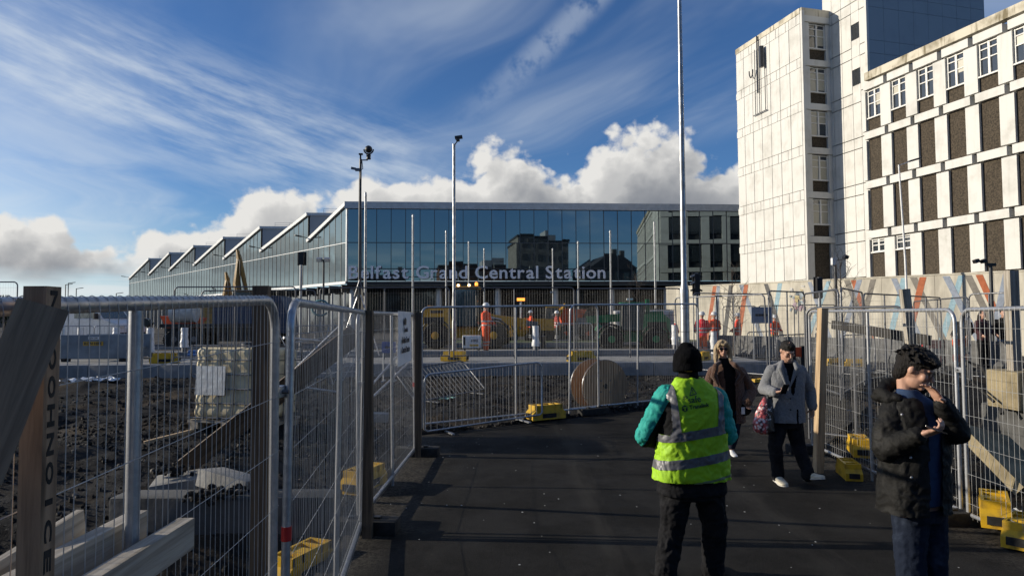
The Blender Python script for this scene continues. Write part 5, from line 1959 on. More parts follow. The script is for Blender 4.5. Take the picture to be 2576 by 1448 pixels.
def van():
    p = at(212, 820, 34)
    t = thing('white_van', 'white panel van parked on the site beyond the crowd barriers', 'van', (p.x, 34, .66), R(-8))
    prof = [(-2.6, .45), (-2.62, 1.3), (-2.55, 2.25), (-2.3, 2.42), (.6, 2.42), (1.05, 2.3), (1.75, 1.4), (2.45, 1.2), (2.62, .95), (2.65, .45)]
    MB().prism(prof, -.95, .95).build('body', M_WHITEP, t)
    MB().add([(1.1, -.80, 2.24), (1.74, -.86, 1.43), (1.74, .86, 1.43), (1.1, .80, 2.24)], [[0, 1, 2, 3]]).build('windscreen', M_CLEAR, t).location = (.012, 0, .012)
    MB().add([(.25, -.957, 1.45), (1.55, -.957, 1.45), (1.02, -.957, 2.18), (.25, -.957, 2.2)], [[0, 1, 2, 3]]).build('side_window', M_CLEAR, t)
    MB().box((-1.2, -.955, 1.3), (1.5, .012, 1.5)).build('side_door', M_WHITEP, t)
    MB().box((2.64, 0, .62), (.08, 1.8, .28), chamfer=.03).build('bumper', M_BLACK, t)
    for y in (-.7, .7):
        MB().box((2.56, y, 1.02), (.12, .34, .2), chamfer=.03).build('headlight', M_LAMPG, t)
    for x in (-1.7, 1.75):
        for y in (-.86, .86):
            wheel(t, (x, y, .34), .34, .22, rim=M_GALVD)
    MB().box((1.5, -1.08, 1.55), (.12, .2, .28), chamfer=.02).build('wing_mirror', M_BLACK, t)


van()


def lorry():
    p = at(575, 820, 33)
    t = thing('flatbed_lorry', 'dark blue flatbed lorry carrying a pale tank behind the kerb fence', 'lorry', (p.x, 33, .66), R(4))
    MB().box((0, 0, .85), (5.6, .9, .25)).build('chassis', M_BLACK, t)
    MB().box((-.6, 0, 1.08), (4.3, 2.2, .16)).build('bed', M_BLACK, t)
    M = Matrix.Rotation(R(90), 3, 'Y')
    MB().lathe([(.3, -.62), (.52, -.55), (.55, 0), (.52, .55), (.3, .62)], (-2.0, -.2, 1.75), 20, M).build('tank', M_IBCW, t, 40)
    MB().prism([(1.7, .7), (1.7, 2.35), (1.9, 2.5), (2.7, 2.45), (3.0, 1.6), (3.05, .7)], -1.05, 1.05).build('cab', M_BLUEP, t)
    MB().box((2.2, -1.06, 1.85), (.75, .02, .55)).build('side_window', M_CLEAR, t)
    MB().box((.55, -1.0, 1.55), (1.9, .06, .85)).build('side_board', M_BLUEP, t)
    for x in (-2.1, -1.2, 2.3):
        for y in (-.95, .95):
            wheel(t, (x, y, .45), .45, .3, rim=M_GALVD)


lorry()
# orange dumper skip
p = at(458, 812, 34)
t = thing('site_dumper', 'orange site dumper skip between the van and the blue lorry', 'dumper', (p.x, 34, .66))
MB().prism([(-.75, 1.55), (-.35, .75), (.45, .75), (.95, 1.45)], -.7, .7).build('skip', M_ORP, t)
MB().box((.5, 0, .55), (1.3, .8, .3)).build('chassis', M_BLACK, t)
for x in (-.2, .9):
    for y in (-.65, .65):
        wheel(t, (x, y, .36), .36, .26, rim=M_ORP)
p = at(1432, 800, 41)
t = thing('site_dumper', 'orange site dumper before the station entrance', 'dumper', (p.x, 41, .66))
MB().prism([(-.85, 1.95), (-.45, .95), (.45, .95), (.95, 1.85)], -.8, .8).build('skip', M_ORP, t)
MB().box((.6, 0, .65), (1.6, .9, .35)).box((.95, 0, 1.3), (.5, .7, .9)).build('chassis', M_BLACK, t)
for x in (-.3, 1.0):
    for y in (-.75, .75):
        wheel(t, (x, y, .45), .45, .3, rim=M_ORP)
p = at(1310, 785, 40)
t = thing('lighting_tower', 'orange-lamped yellow works tower before the station doors', 'machine', (p.x, 40, .66))
MB().box((0, 0, .8), (1.3, .9, 1.0), chamfer=.05).build('generator_body', M_MACH, t, 40)
MB().tube([(0, 0, 1.3), (0, 0, 2.4)], .06, 8).build('mast', M_GALV, t)
MB().box((0, -.05, 2.45), (.55, .16, .24), chamfer=.03).build('lamp_housing', M_BLACK, t)
MB().box((0, -.14, 2.45), (.46, .02, .17)).build('lamp_lens', M_BEACON, t)
for x in (-.45, .45):
    wheel(t, (x, -.42, .26), .26, .16, rim=M_GALVD)

# steel trench box with hire plates
p = at(239, 868, 21.4)
t = thing('trench_box', 'blue grey steel trench box with hire plates on the kerb apron', 'trench box', (p.x, 21.4, .71))
MB().box((0, 0, .46), (2.1, .12, .74), chamfer=.015).build('side_plate', M_STEELB, t)
MB().box((0, 1.3, .46), (2.1, .12, .74), chamfer=.015).build('side_plate', M_STEELB, t)
for x in (-.9, .9):
    MB().tube([(x, .05, .4), (x, 1.25, .4)], .05, 8).build('spreader', M_STEELB, t)
    MB().box((x, 0, .05), (.12, .3, .10)).build('foot', M_RUBBER, t)
MB().box((-.02, -.068, .56), (.62, .012, .13)).build('hire_plate', mat('plate_amber', (.55, .33, .04), .5), t)
text_on('lettering', 'KON HIRE', .12, (-.02, -.078, .52), (1, 0, 0), (0, 0, 1), M_INK, t, .001, .003, world=False)
MB().box((.0, -.068, .73), (.34, .012, .085)).build('number_plate', M_PAPER, t)
text_on('lettering', 'S/N 290', .075, (0, -.078, .705), (1, 0, 0), (0, 0, 1), M_INK, t, .001, .001, world=False)

# small white generator by the standing worker
p = at(1186, 852, 25.2)
t = thing('generator', 'small white generator beside the standing orange worker', 'generator', (p.x, 25.2, .72), R(5))
MB().box((0, 0, .42), (.68, .5, .46), chamfer=.03).build('housing', M_WHITEP, t, 40)
MB().box((-.27, -.252, .45), (.07, .012, .3)).build('vent', M_BLACK, t)
text_on('lettering', 'HIRE', .13, (.1, -.256, .42), (1, 0, 0), (0, 0, 1), M_INK, t, .001, .002, world=False)
MB().box((.08, -.254, .30), (.32, .012, .07)).build('hire_plate', MATS['plate_amber'], t)
for x in (-.25, .25):
    MB().box((x, 0, .1), (.06, .5, .2)).build('skid', M_BLACK, t)

for i, (dy, dz) in enumerate(((0, 0), (.13, 0), (.065, .11))):
    a, b = at(473, 866, 23.2), at(656, 866, 23.2)
    tag(MB().tube([(a.x, 23.2 + dy, .80 + dz), (b.x, 23.2 + dy, .80 + dz)], .06, 12).build('plastic_pipe', M_LBLUE, smooth=60),
        ['long blue plastic pipe lying front of a stack of three', 'long blue plastic pipe lying rear of a stack of three', 'long blue plastic pipe resting on two others'][i], 'pipe')

# bollards in plastic wrap
rr = random.Random(17)
BO = [(26, 24.5, 'behind the slanting brace board'), (203, 27.5, 'before the white van cab'), (292, 27.5, 'before the white van rear'), (378, 24.5, 'right of the steel trench box'),
      (464, 25, 'before the orange skip'), (1347, 25, 'left of the green telehandler'), (1697, 26, 'beside the big lamp post'), (1795, 27, 'among the orange workers')]
for px, d, lab in BO:
    p = at(px, 850, d)
    z0 = .68 if px < 1750 else .38
    t = thing('wrapped_bollard', 'bollard wrapped in white plastic ' + lab, 'bollard', (p.x, d, z0), 0, 'wrapped bollards')
    MB().lathe([(.095, -.05), (.095, .95), (.085, .99), (.03, 1.0)], (0, 0, 0), 14).build('post', M_GALVD, t, 40)
    secs = []
    lo = rr.uniform(.05, .4)
    for i in range(14):
        z = lo + (1.03 - lo) * i / 13
        rad = .115 + .05 * abs(noise.noise(Vector((px, z * 7, 0)))) + (.06 * max(0, .5 - i / 13) if px in (378, 464, 1347) else 0)
        secs.append([Vector((rad * (1 + .22 * noise.noise(Vector((j * .9, z * 5, px)))) * math.cos(j * .449), rad * (1 + .22 * noise.noise(Vector((j * .9, z * 5, px + 3)))) * math.sin(j * .449), z)) for j in range(14)])
    MB().loft(secs).build('plastic_wrap', M_WRAP, t, 70)


def arrow_sign(label, px, py, d, w, h, mcol, left, z0):
    p = at(px, py, d)
    t = thing('arrow_sign', label, 'sign', (p.x, d, z0))
    zc = p.z - z0
    MB().box((0, 0, zc), (w, .02, h), chamfer=.004).build('board', mcol, t)
    s = -1 if left else 1
    k = w * .32
    MB().add([(s * k, -.013, zc), (s * k * .3, -.013, zc + h * .22), (s * k * .3, -.013, zc + h * .07), (-s * k, -.013, zc + h * .07), (-s * k, -.013, zc - h * .07), (s * k * .3, -.013, zc - h * .07),
              (s * k * .3, -.013, zc - h * .22)], [[0, 1, 2, 3, 4, 5, 6]]).build('arrow', M_INK, t)
    for x in (-w * .4, w * .4):
        MB().tube([(x, .02, 0), (x, .02, zc + h / 2)], .018, 6).build('leg', M_GALV, t)
        MB().box((x, .02, .02), (.05, .5, .04)).build('foot', M_GALV, t)


arrow_sign('blue board with a left arrow behind the printed sheet', 978, 873, 17.8, .36, .29, M_SIGNB, True, .35)
arrow_sign('blue grey board with a right arrow behind the woman and the grey-coated man', 1915, 792, 21, .62, .5, mat('sign_grey_blue', (.26, .29, .36), .6, var=.15), False, .38)
# tangle of cage mesh on the rubble
mb = MB()
rr = random.Random(44)
c = at(820, 930, 11.5)
for k in range(16):
    a = c + Vector((rr.gauss(0, .45), rr.gauss(0, .4), -.25))
    mb.tube([a, a + Vector((rr.gauss(0, .3), rr.gauss(0, .2), rr.uniform(.5, 1.1)))], .008, 5)
for k in range(7):
    z = -.1 + .14 * k
    mb.tube([c + Vector((-.6 + rr.gauss(0, .05), rr.gauss(0, .2), z)), c + Vector((.6 + rr.gauss(0, .05), rr.gauss(0, .2), z + rr.gauss(0, .08)))], .008, 5)
tag(mb.build('reinforcing_cage', M_GALV, smooth=60), 'tangled steel reinforcing cage on the rubble behind the red-taped panel', 'steel cage')

# grey concrete barriers along the foot of the hoarding
cb = thing('concrete_barrier', 'x', 'barrier')
MB().prism([(-.30, 0), (.30, 0), (.30, .12), (.16, .32), (.11, .85), (-.11, .85), (-.16, .32), (-.30, .12)], -.98, .98).build('body', mat('barrier_concrete', (0.15, 0.15, 0.148), .85, var=.4, scale=3, bump=.3), cb)
for yy in (-.55, .55):
    MB().box((0, yy, .05), (.64, .22, .08)).build('lifting_slot', M_BLACK, cb)
a, b = at(1830, 840, 30.5), at(2470, 840, 21.8)
n = 9
LB = ['behind the scarlet-jacketed worker', 'left of the arrow board', 'right of the arrow board', 'behind the person in the grey coat', 'below the signal seen from behind', 'below the white camera box pole', 'below the orange hoarding stripe', 'below the light blue hoarding stripe', 'behind the waiting people']
for i in range(n):
    p = a.lerp(b, i / (n - 1))
    o = cb if i == 0 else copy_tree(cb)
    o.location = (p.x, p.y, .34)
    o.rotation_euler = (0, 0, math.atan2(b.y - a.y, b.x - a.x) - R(90) + random.gauss(0, .05))
    tag(o, 'grey concrete barrier block at the hoarding foot ' + LB[i], None, 'concrete barriers along the hoarding')

# ------------------------------------------------------------------ people
def remesh(mb, voxel, smooth=6, name='body', factor=0.5):
    """one continuous skin round overlapping closed shapes"""
    me = mb.mesh(name)
    o = bpy.data.objects.new('remesh_tmp', me)
    COL.objects.link(o)
    m = o.modifiers.new('r', 'REMESH')
    m.mode = 'VOXEL'
    m.voxel_size = voxel
    if smooth:
        s = o.modifiers.new('s', 'SMOOTH')
        s.factor = factor
        s.iterations = smooth
    dg = bpy.context.evaluated_depsgraph_get()
    out = bpy.data.meshes.new_from_object(o.evaluated_get(dg))
    bpy.data.objects.remove(o)
    bpy.data.meshes.remove(me)
    out.name = name
    out.polygons.foreach_set('use_smooth', [True] * len(out.polygons))
    return out


def folds(me, amp, sc=(9, 9, 5), seed=0.0, ridged=True):
    """cloth creases pushed along the normals"""
    sc = Vector(sc)
    nr = [v.normal.copy() for v in me.vertices]
    for v, n in zip(me.vertices, nr):
        p = Vector((v.co.x * sc.x + seed, v.co.y * sc.y, v.co.z * sc.z))
        p += 0.7 * Vector(noise.noise_vector(p * .6))
        a = noise.noise(p)
        if ridged:
            a = 0.55 - abs(a) * 1.6
        b = noise.noise(p * 2.3 + Vector((5, 1, 2)))
        c = noise.noise(p * 4.7 + Vector((2, 7, 1)))
        if ridged:
            v.co += n * amp * (.55 * a + .5 * (.4 - abs(b) * 1.6) + .28 * (.4 - abs(c) * 1.7))
        else:
            v.co += n * amp * (a + .45 * b)
    return me


def limb(mb, pts, rs, n=14):
    pts = [Vector(p) for p in pts]
    # extra rings between joints keep the taper smooth
    P, Q = [], []
    for i in range(len(pts) - 1):
        for k in range(4):
            t = k / 4
            P.append(pts[i].lerp(pts[i + 1], t))
            Q.append(rs[i] * (1 - t) + rs[i + 1] * t)
    P.append(pts[-1])
    Q.append(rs[-1])
    mb.tube(P, Q, n)
    for p, r in zip(pts, rs):
        mb.ball(p, r * .99, 12, 8)


def torso(mb, secs, side, front, n=28, p=2.4):
    """secs: (centre, half width, half depth) from hem to neck"""
    side, front = Vector(side).normalized(), Vector(front).normalized()
    rings = []
    for c, rx, ry in secs:
        ring = []
        for j in range(n):
            a = 2 * math.pi * j / n
            x = math.copysign(abs(math.cos(a)) ** (2 / p), math.cos(a))
            y = math.copysign(abs(math.sin(a)) ** (2 / p), math.sin(a))
            ring.append(Vector(c) + side * (rx * x) + front * (ry * y))
        rings.append(ring)
    mb.loft(rings)


def basis(fwd, up=(0, 0, 1)):
    f = Vector(fwd).normalized()
    r = f.cross(Vector(up)).normalized()
    u = r.cross(f)
    return r, f, u, Matrix((r, f, u)).transposed()


def head_shape(mb, c, fwd, up=(0, 0, 1), s=1.0):
    r, f, u, M = basis(fwd, up)
    B = lambda dr, df, du, rad: mb.ball(c + (r * dr + f * df + u * du) * s, tuple(q * s for q in rad), 16, 10, M)
    B(0, -.010, .022, (.076, .096, .106))
    B(0, .022, -.055, (.056, .068, .060))
    B(0, .074, -.092, (.022, .018, .018))
    B(0, .080, .026, (.050, .017, .011))
    B(0, .094, -.052, (.023, .010, .006))
    B(0, .092, -.063, (.021, .011, .007))
    for k in (-1, 1):
        B(k * .037, .066, -.020, (.026, .024, .026))
        B(k * .078, -.006, -.002, (.010, .018, .028))
    mb.tube([c + (f * .086 + u * .016) * s, c + (f * .106 - u * .018) * s, c + (f * .112 - u * .028) * s], [.009 * s, .012 * s, .014 * s], 8)
    B(0, .112, -.028, (.016, .013, .011))
    return r, f, u, M


def hand_shape(mb, w, d, nrm, thumb, curl=0.6, s=1.0, spread=0.10):
    """w wrist, d finger direction, nrm palm normal, thumb +1/-1 side"""
    d = Vector(d).normalized()
    nrm = (Vector(nrm) - d * Vector(nrm).dot(d)).normalized()
    sd = d.cross(nrm) * thumb
    M = Matrix((sd, d, nrm)).transposed()
    mb.ball(w + d * .045 * s, (.040 * s, .055 * s, .017 * s), 12, 8, M)
    mb.tube([w - d * .03 * s, w + d * .03 * s], .024 * s, 10)
    L = (.070, .078, .073, .058)
    for k in range(4):
        o = (.030 - .020 * k)
        b = w + (d * .085 + sd * o) * s
        ang = 0.0
        pts = [b - d * .02 * s, b]
        q = b
        for seg in range(3):
            ang += curl * (.7 if seg == 0 else 1.0) * (1 + .08 * k)
            v = (d * math.cos(ang) + nrm * math.sin(ang) + sd * spread * (1.5 - k) * .5).normalized()
            q = q + v * L[k] * (.46, .32, .24)[seg] * s
            pts.append(q)
        mb.tube(pts, [.0095 * s, .0095 * s, .0088 * s, .008 * s, .0068 * s], 8)
        mb.ball(pts[-1], .0068 * s, 8, 6)
    b = w + (d * .022 + sd * .032) * s
    t1 = b + (d * .030 + sd * .030 + nrm * .012) * s
    t2 = t1 + (d * .030 + sd * .010 + nrm * .016 * (1 + curl)) * s
    mb.tube([w + d * .01 * s, b, t1, t2], [.014 * s, .013 * s, .0105 * s, .008 * s], 8)
    mb.ball(t2, .008 * s, 8, 6)


def shoe_mesh(mb, heel, toe, w=.047, h=.075):
    heel, toe = Vector(heel), Vector(toe)
    q = heel.lerp(toe, .24)
    mb.tube([q + Z3 * .03, q + Z3 * (h + .035)], [w * .9, w * .8], 10)
    d = (toe - heel).normalized()
    s = d.cross(Z3).normalized()
    u = s.cross(d)
    L = (toe - heel).length
    secs = []
    for t, ww, hh in ((0, .55, .7), (.08, .82, 1.0), (.3, .86, 1.0), (.5, .92, .78), (.7, 1.08, .55), (.88, 1.0, .45), (.97, .72, .36), (1.0, .4, .25)):
        c = heel + d * (L * t)
        ring = []
        for j in range(14):
            a = 2 * math.pi * j / 14
            x, z = math.cos(a), math.sin(a)
            ring.append(c + s * (w * ww * x) + u * ((h * hh / 2) * (1 + (z if z > 0 else max(z, -1)))))
        secs.append(ring)
    mb.loft(secs)


def cut_faces(me, fn):
    bm = bmesh.new()
    bm.from_mesh(me)
    dead = [f for f in bm.faces if fn(f.calc_center_median())]
    bmesh.ops.delete(bm, geom=dead, context='FACES')
    bm.to_mesh(me)
    bm.free()
    return me


def keep_between(me, planes, push=0.003):
    """part of a garment cut out by planes (point, normal: keep the positive side), pushed out a little"""
    bm = bmesh.new()
    bm.from_mesh(me)
    for p, n in planes:
        bmesh.ops.bisect_plane(bm, geom=bm.verts[:] + bm.edges[:] + bm.faces[:], plane_co=p, plane_no=n, clear_inner=True)
    bm.normal_update()
    for v in bm.verts:
        v.co += v.normal * push
    out = bpy.data.meshes.new('band')
    bm.to_mesh(out)
    bm.free()
    out.polygons.foreach_set('use_smooth', [True] * len(out.polygons))
    return out


def project(me, bvh, direction, off=0.003):
    direction = Vector(direction).normalized()
    bm = bmesh.new()
    bm.from_mesh(me)
    bmesh.ops.triangulate(bm, faces=bm.faces[:])
    for _ in range(4):
        es = [e for e in bm.edges if e.calc_length() > .010]
        if es:
            bmesh.ops.subdivide_edges(bm, edges=es, cuts=1)
    for v in bm.verts:
        h = bvh.ray_cast(v.co - direction * .5, direction, 1.5)
        if h[0] is not None:
            v.co = h[0] - direction * off
    bm.to_mesh(me)
    bm.free()
    return me


def gm(root, name, me, m, parent=None):
    me.materials.clear()
    me.materials.append(m)
    return link(name, me, parent or root, True)


SKIN = mat('skin', (0.50, 0.285, 0.20), 0.5, var=0.15, scale=14)
M_VIS = mat('hi_vis_yellow', (0.33, 0.60, 0.008), 0.65, var=0.10, scale=16, bump=0.25, bscale=26)
M_TEAL = mat('teal_jersey', (0.012, 0.36, 0.30), 0.75, var=0.2, scale=12, bump=0.2)
M_BLKCLOTH = mat('black_cloth', (0.007, 0.007, 0.008), 0.9, spec=0.2, var=0.3, scale=10, bump=0.25, bscale=60)
M_COATB = mat('black_waxed_cloth', (0.0045, 0.0042, 0.0036), 0.7, spec=0.3, var=0.4, scale=7, bump=0.35, bscale=24)
M_DKTROU = mat('charcoal_trousers', (0.013, 0.013, 0.015), 0.92, spec=0.2, var=0.35, scale=9, bump=0.3, bscale=50)
M_DENIM = mat('denim', (0.011, 0.016, 0.030), 0.92, spec=0.15, col2=(0.040, 0.052, 0.080), scale=7, lo=.5, hi=.8, bump=0.3, bscale=90)
M_FUR = mat('brown_teddy_fur', (0.135, 0.058, 0.026), 0.95, col2=(0.06, 0.025, 0.012), scale=70, bump=1.0, bscale=90, sheen=0.35)
M_GREYCOAT = mat('grey_wool', (0.20, 0.205, 0.215), 0.95, var=0.22, scale=45, bump=0.4, bscale=120, sheen=0.15)
M_TEE = mat('blue_tee', (0.018, 0.045, 0.11), 0.85, var=0.25, scale=10)
M_KNIT = mat('black_knit', (0.005, 0.005, 0.006), 0.97, spec=0.1, var=0.4, scale=80, bump=0.6, bscale=160, stretch=(1, 1, .25))
M_HAIRD = mat('dark_hair', (0.0045, 0.0035, 0.003), 0.6, spec=0.3, col2=(0.011, 0.008, 0.006), scale=60, bump=0.9, bscale=70, stretch=(1, 1, .3))
M_HAIRB = mat('blond_hair', (0.50, 0.38, 0.22), 0.5, col2=(0.25, 0.17, 0.09), scale=60, bump=0.8, bscale=90, stretch=(1, 1, .12))
M_CREAM = mat('cream_leather', (0.66, 0.60, 0.46), 0.55, var=0.2, scale=20)
M_SOLE = mat('pale_sole', (0.62, 0.60, 0.55), 0.6)
M_LENS = mat('dark_glass_lens', (0.004, 0.004, 0.005), 0.05)
M_PHONE = mat('phone_black', (0.01, 0.01, 0.012), 0.15)
M_BAND = mat('grey_reflective_band', (0.135, 0.135, 0.145), 0.45, metal=0.2, var=0.2, scale=25)


def glasses(root, c, r, f, u, dark, s=1.0, rad=.021):
    mb = MB()
    for k in (-1, 1):
        o = c + (r * (k * .032) + f * .098 + u * .004) * s
        mb.tube([o + (r * math.cos(a) * rad + u * math.sin(a) * rad * .85) * s for a in np.linspace(0, 2 * math.pi, 15)[:-1]], .0014 * s, 5, closed=True)
        mb.tube([o + r * (k * rad * s), c + (r * (k * .078) + f * .01 + u * .008) * s], .0013 * s, 5)
    mb.tube([c + (r * -.012 + f * .104 + u * .006) * s, c + (r * .012 + f * .104 + u * .006) * s], .002 * s, 5)
    g = mb.build('spectacle_frame', M_BLACK, root, world=True)
    if dark:
        for k in (-1, 1):
            o = c + (r * (k * .032) + f * .099 + u * .003) * s
            _, _, _, M = basis(f, u)
            MB().ball(o, (.027 * s, .006 * s, .021 * s), 12, 8, M).build('lens', M_LENS, g, 60, world=True)


def eyes(root, c, r, f, u, s=1.0):
    for k in (-1, 1):
        MB().ball(c + (r * (k * .031) + f * .083 + u * .006) * s, (.010 * s, .008 * s, .0035 * s), 10, 8, basis(f, u)[3]).build('eye', mat('eye_dark', (.03, .02, .015), .2), root, 60, world=True)


# ---- the steward in the yellow vest, seen from behind
def steward():
    d = 5.15
    P = lambda x, y, dd=0.0: at(x, y, d + dd)
    k = d / F
    root = thing('person', 'person in yellow safety vest and black knit hat with back turned on the path', 'person', (P(1740, 1448).x, d + .02, 0))
    side, front = Vector((.985, .12, 0)), Vector((-.12, .985, 0))
    S = lambda x, y, w, dp, dd=0.0: (P(x, y, dd), w * k, dp)
    hc = P(1728, 913, .02)
    sh = [P(1676, 996, .0), P(1800, 1002, .05)]
    el = [P(1622, 1096, .04), P(1829, 1094, .12)]
    wr = [P(1672, 1112, .30), P(1800, 1108, .34)]
    hips = [P(1702, 1215), P(1782, 1215, .02)]
    kn = [P(1692, 1318, .0), P(1796, 1318, .05)]
    an = [Vector((P(1674, 1430).x, d - .02, .10)), Vector((P(1803, 1430).x, d + .10, .10))]
    b = MB()
    head_shape(b, hc, (0.05, 1, -.12))
    limb(b, [hc - Z3 * .08, P(1733, 975, .03)], [.058, .065])
    torso(b, [S(1742, 1225, 56, .11), S(1741, 1120, 56, .10), S(1740, 1020, 60, .10), S(1736, 985, 44, .08)], side, front)
    for i in (0, 1):
        limb(b, [sh[i], el[i], wr[i]], [.058, .046, .030])
        limb(b, [hips[i], kn[i], an[i]], [.085, .058, .042])
        hand_shape(b, wr[i], (P(1738, 1098, .42) - wr[i]), (0, 0, 1), (1, -1)[i], .7, 1.05)
    gm(root, 'body', remesh(b, .008, 4), SKIN)
    # jersey with black side panels
    j = MB()
    torso(j, [S(1740, 1238, 84, .155), S(1741, 1150, 80, .15), S(1741, 1060, 76, .145), S(1740, 1002, 72, .125), S(1737, 980, 42, .08)], side, front)
    for i in (0, 1):
        w_ = wr[i].lerp(el[i], .08)
        limb(j, [sh[i], el[i], w_], [.088, .076, .046])
    jm = folds(remesh(j, .009, 5, 'jersey'), .016, (9, 9, 10), 1.0)
    gm(root, 'jersey', jm, M_TEAL)
    # dark inner sleeve panel: the half of each sleeve turned to the body
    ax = (el[0] - sh[0]).normalized()
    pn = Vector((-ax.z, 0, ax.x)).normalized()
    if pn.x < 0:
        pn = -pn
    pan = keep_between(jm, [(P(1740, 1004), Vector((0, 0, -1))), (P(1694, 1060), Vector((-1, 0, 0))), (sh[0] + pn * .010, pn)], .004)
    gm(root, 'sleeve_panel', pan, M_BLKCLOTH)
    low = keep_between(jm, [(P(1740, 1160), Vector((0, 0, -1)))], .006)
    gm(root, 'shirt_tail', low, M_DKTROU)
    # vest
    v = MB()
    torso(v, [S(1739, 1203, 96, .185), S(1739, 1165, 93, .178), S(1740, 1110, 86, .165), S(1741, 1050, 87, .162), S(1741, 1012, 84, .150), S(1739, 985, 70, .125),
              S(1736, 966, 48, .098), S(1733, 950, 34, .082)], side, front, 40, 2.5)
    vm = folds(remesh(v, .009, 5, 'vest'), .017, (6.5, 6.5, 6), 4.0)
    for q in vm.vertices:        # hem swings out a little on the lit side
        t = max(0, (P(1740, 1150).z - q.co.z))
        q.co.x -= .10 * t * max(0, -(q.co - P(1740, 1100)).dot(side)) * 2
    cen = P(1740, 1060)

    def armhole(c):
        s = (c - cen).dot(side)
        zc = P(1740, 1042).z
        return abs(s) > .195 and abs(c.z - zc) < .135 and (abs(s) - .195) > .5 * max(0, abs(c.z - zc) - .10)
    cut_faces(vm, armhole)
    cut_faces(vm, lambda c: c.z < P(1740, 1201).z)
    vest = gm(root, 'vest', vm, M_VIS)
    up = Vector((.06, 0, 1)).normalized()       # bands climb slightly to the right
    tilt = Vector((-.14, 0, 1)).normalized()
    for y0, y1 in ((1094, 1072), (1160, 1138)):
        mb = keep_between(vm, [(P(1740, y0), tilt), (P(1740, y1), -tilt)], .004)
        gm(root, 'reflective_band', mb, M_BAND, vest)
    for x0, x1, yb, slope in ((1672, 1696, 1084, .10), (1793, 1815, 1074, -.07)):
        nl, nr_ = Vector((1, 0, slope)).normalized(), Vector((-1, 0, -slope)).normalized()
        mb = keep_between(vm, [(P(x0, 1040), nl), (P(x1, 1040), nr_), (P(1740, yb), tilt)], .0045)
        mb = cut_faces(mb, lambda c: (c - cen).dot(front) > .06)
        gm(root, 'reflective_band', mb, M_BAND, vest)
    hem = keep_between(vm, [(P(1740, 1203.5), tilt), (P(1740, 1198), -tilt)], .004)
    gm(root, 'hem_piping', hem, mat('vest_piping', (.16, .2, .1), .6), vest)
    # print on the back
    bvh = BVHTree.FromPolygons([q.co.copy() for q in vm.vertices], [list(f.vertices) for f in vm.polygons])
    rt, upv = Vector((1, 0, .13)).normalized(), Vector((-.13, 0, 1)).normalized()

    def printed(body, size, px, py, off=.0008, width=None):
        me = text_mesh(body, size, 0, off, align='CENTER')
        xs = [q.co.x for q in me.vertices]
        kx = width * k / (max(xs) - min(xs))
        me.transform(Matrix.Diagonal((kx, kx, 1, 1)))
        M = Matrix((rt, upv, rt.cross(upv))).transposed().to_4x4()
        M.translation = at(px, py, d - .35) + (at(px, py, d - .18) - at(px, py, d - .35))
        me.transform(M)
        project(me, bvh, (0, 1, 0), .006)
        gm(root, 'printed_lettering', me, mat('vest_print', (.008, .035, .02), .7), vest)
    printed('go', .07, 1727.5, 1003, .0008, 12.5)
    printed('safe', .07, 1750, 1012.5, .0008, 32)
    printed('Translink', .07, 1761, 1026, .0022, 50)
    pm = MATS['vest_print']

    def flat(pts, name):
        mb = MB()
        n = len(pts)
        mb.add([at(x, y, d - .18) for x, y in pts], [list(range(n))])
        me = mb.mesh(name)
        project(me, bvh, (0, 1, 0), .006)
        gm(root, name, me, pm, vest)
    # warning triangle as three strokes and a mark, hexagon logo with a T
    tri = [(1746.5, 975), (1738.5, 996), (1756, 991.5)]
    for a in range(3):
        (x0, y0), (x1, y1) = tri[a], tri[(a + 1) % 3]
        l = math.hypot(x1 - x0, y1 - y0)
        nx, ny = (y1 - y0) / l * 1.2, -(x1 - x0) / l * 1.2
        flat([(x0 + nx, y0 + ny), (x1 + nx, y1 + ny), (x1 - nx, y1 - ny), (x0 - nx, y0 - ny)], 'triangle_stroke')
    flat([(1745.6, 981), (1747.8, 981), (1747.6, 987.5), (1746.2, 987.5)], 'triangle_mark')
    flat([(1746, 989), (1748, 988.8), (1748, 990.8), (1746, 991)], 'triangle_mark')
    hx = [(1723.5 + 8 * math.sin(a), 1027.5 - 9 * math.cos(a)) for a in np.arange(6) * math.pi / 3]
    flat(hx, 'logo_hexagon')
    tm = MB().add([at(x, y, d - .18) for x, y in ((1719, 1024), (1728, 1023), (1728.1, 1025.5), (1724.9, 1026), (1725.1, 1033), (1722.5, 1033.3), (1722.4, 1026.2), (1719.1, 1026.5))], [list(range(8))]).mesh('logo_letter')
    project(tm, bvh, (0, 1, 0), .009)
    gm(root, 'logo_letter', tm, M_VIS, vest)
    # trousers, shoes, hat
    t = MB()
    torso(t, [S(1742, 1250, 64, .135), S(1741, 1215, 72, .14), S(1741, 1190, 70, .135)], side, front)
    for i in (0, 1):
        limb(t, [hips[i] + Vector((0, 0, -.02)), kn[i], an[i] + Vector((0, 0, .02)), an[i] + Vector((0, .01, -.04))], [.118, .092, .080, .086])
    gm(root, 'trousers', folds(remesh(t, .009, 4, 'trousers'), .020, (8, 8, 9), 7), M_DKTROU)
    for i in (0, 1):
        s_ = MB()
        shoe_mesh(s_, an[i] + Vector((0, -.08, -.085)), an[i] + Vector(((-.05, .05)[i], .21, -.088)), .05, .085)
        gm(root, 'shoe', remesh(s_, .008, 3, 'shoe'), M_BLKCLOTH)
    h = MB()
    r, f, u, M = basis((0.05, 1, -.10))
    h.ball(hc + Vector((0, -.006, .040)), (.104, .120, .100), 20, 12, M)
    h.lathe([(.100, -.062), (.108, -.055), (.110, -.01), (.104, 0.03), (.09, .05)], hc + Vector((0, -.004, .0)), 24, M)
    h.ball(hc + Vector((-.005, -.01, .125)), (.055, .06, .035), 12, 8, M)
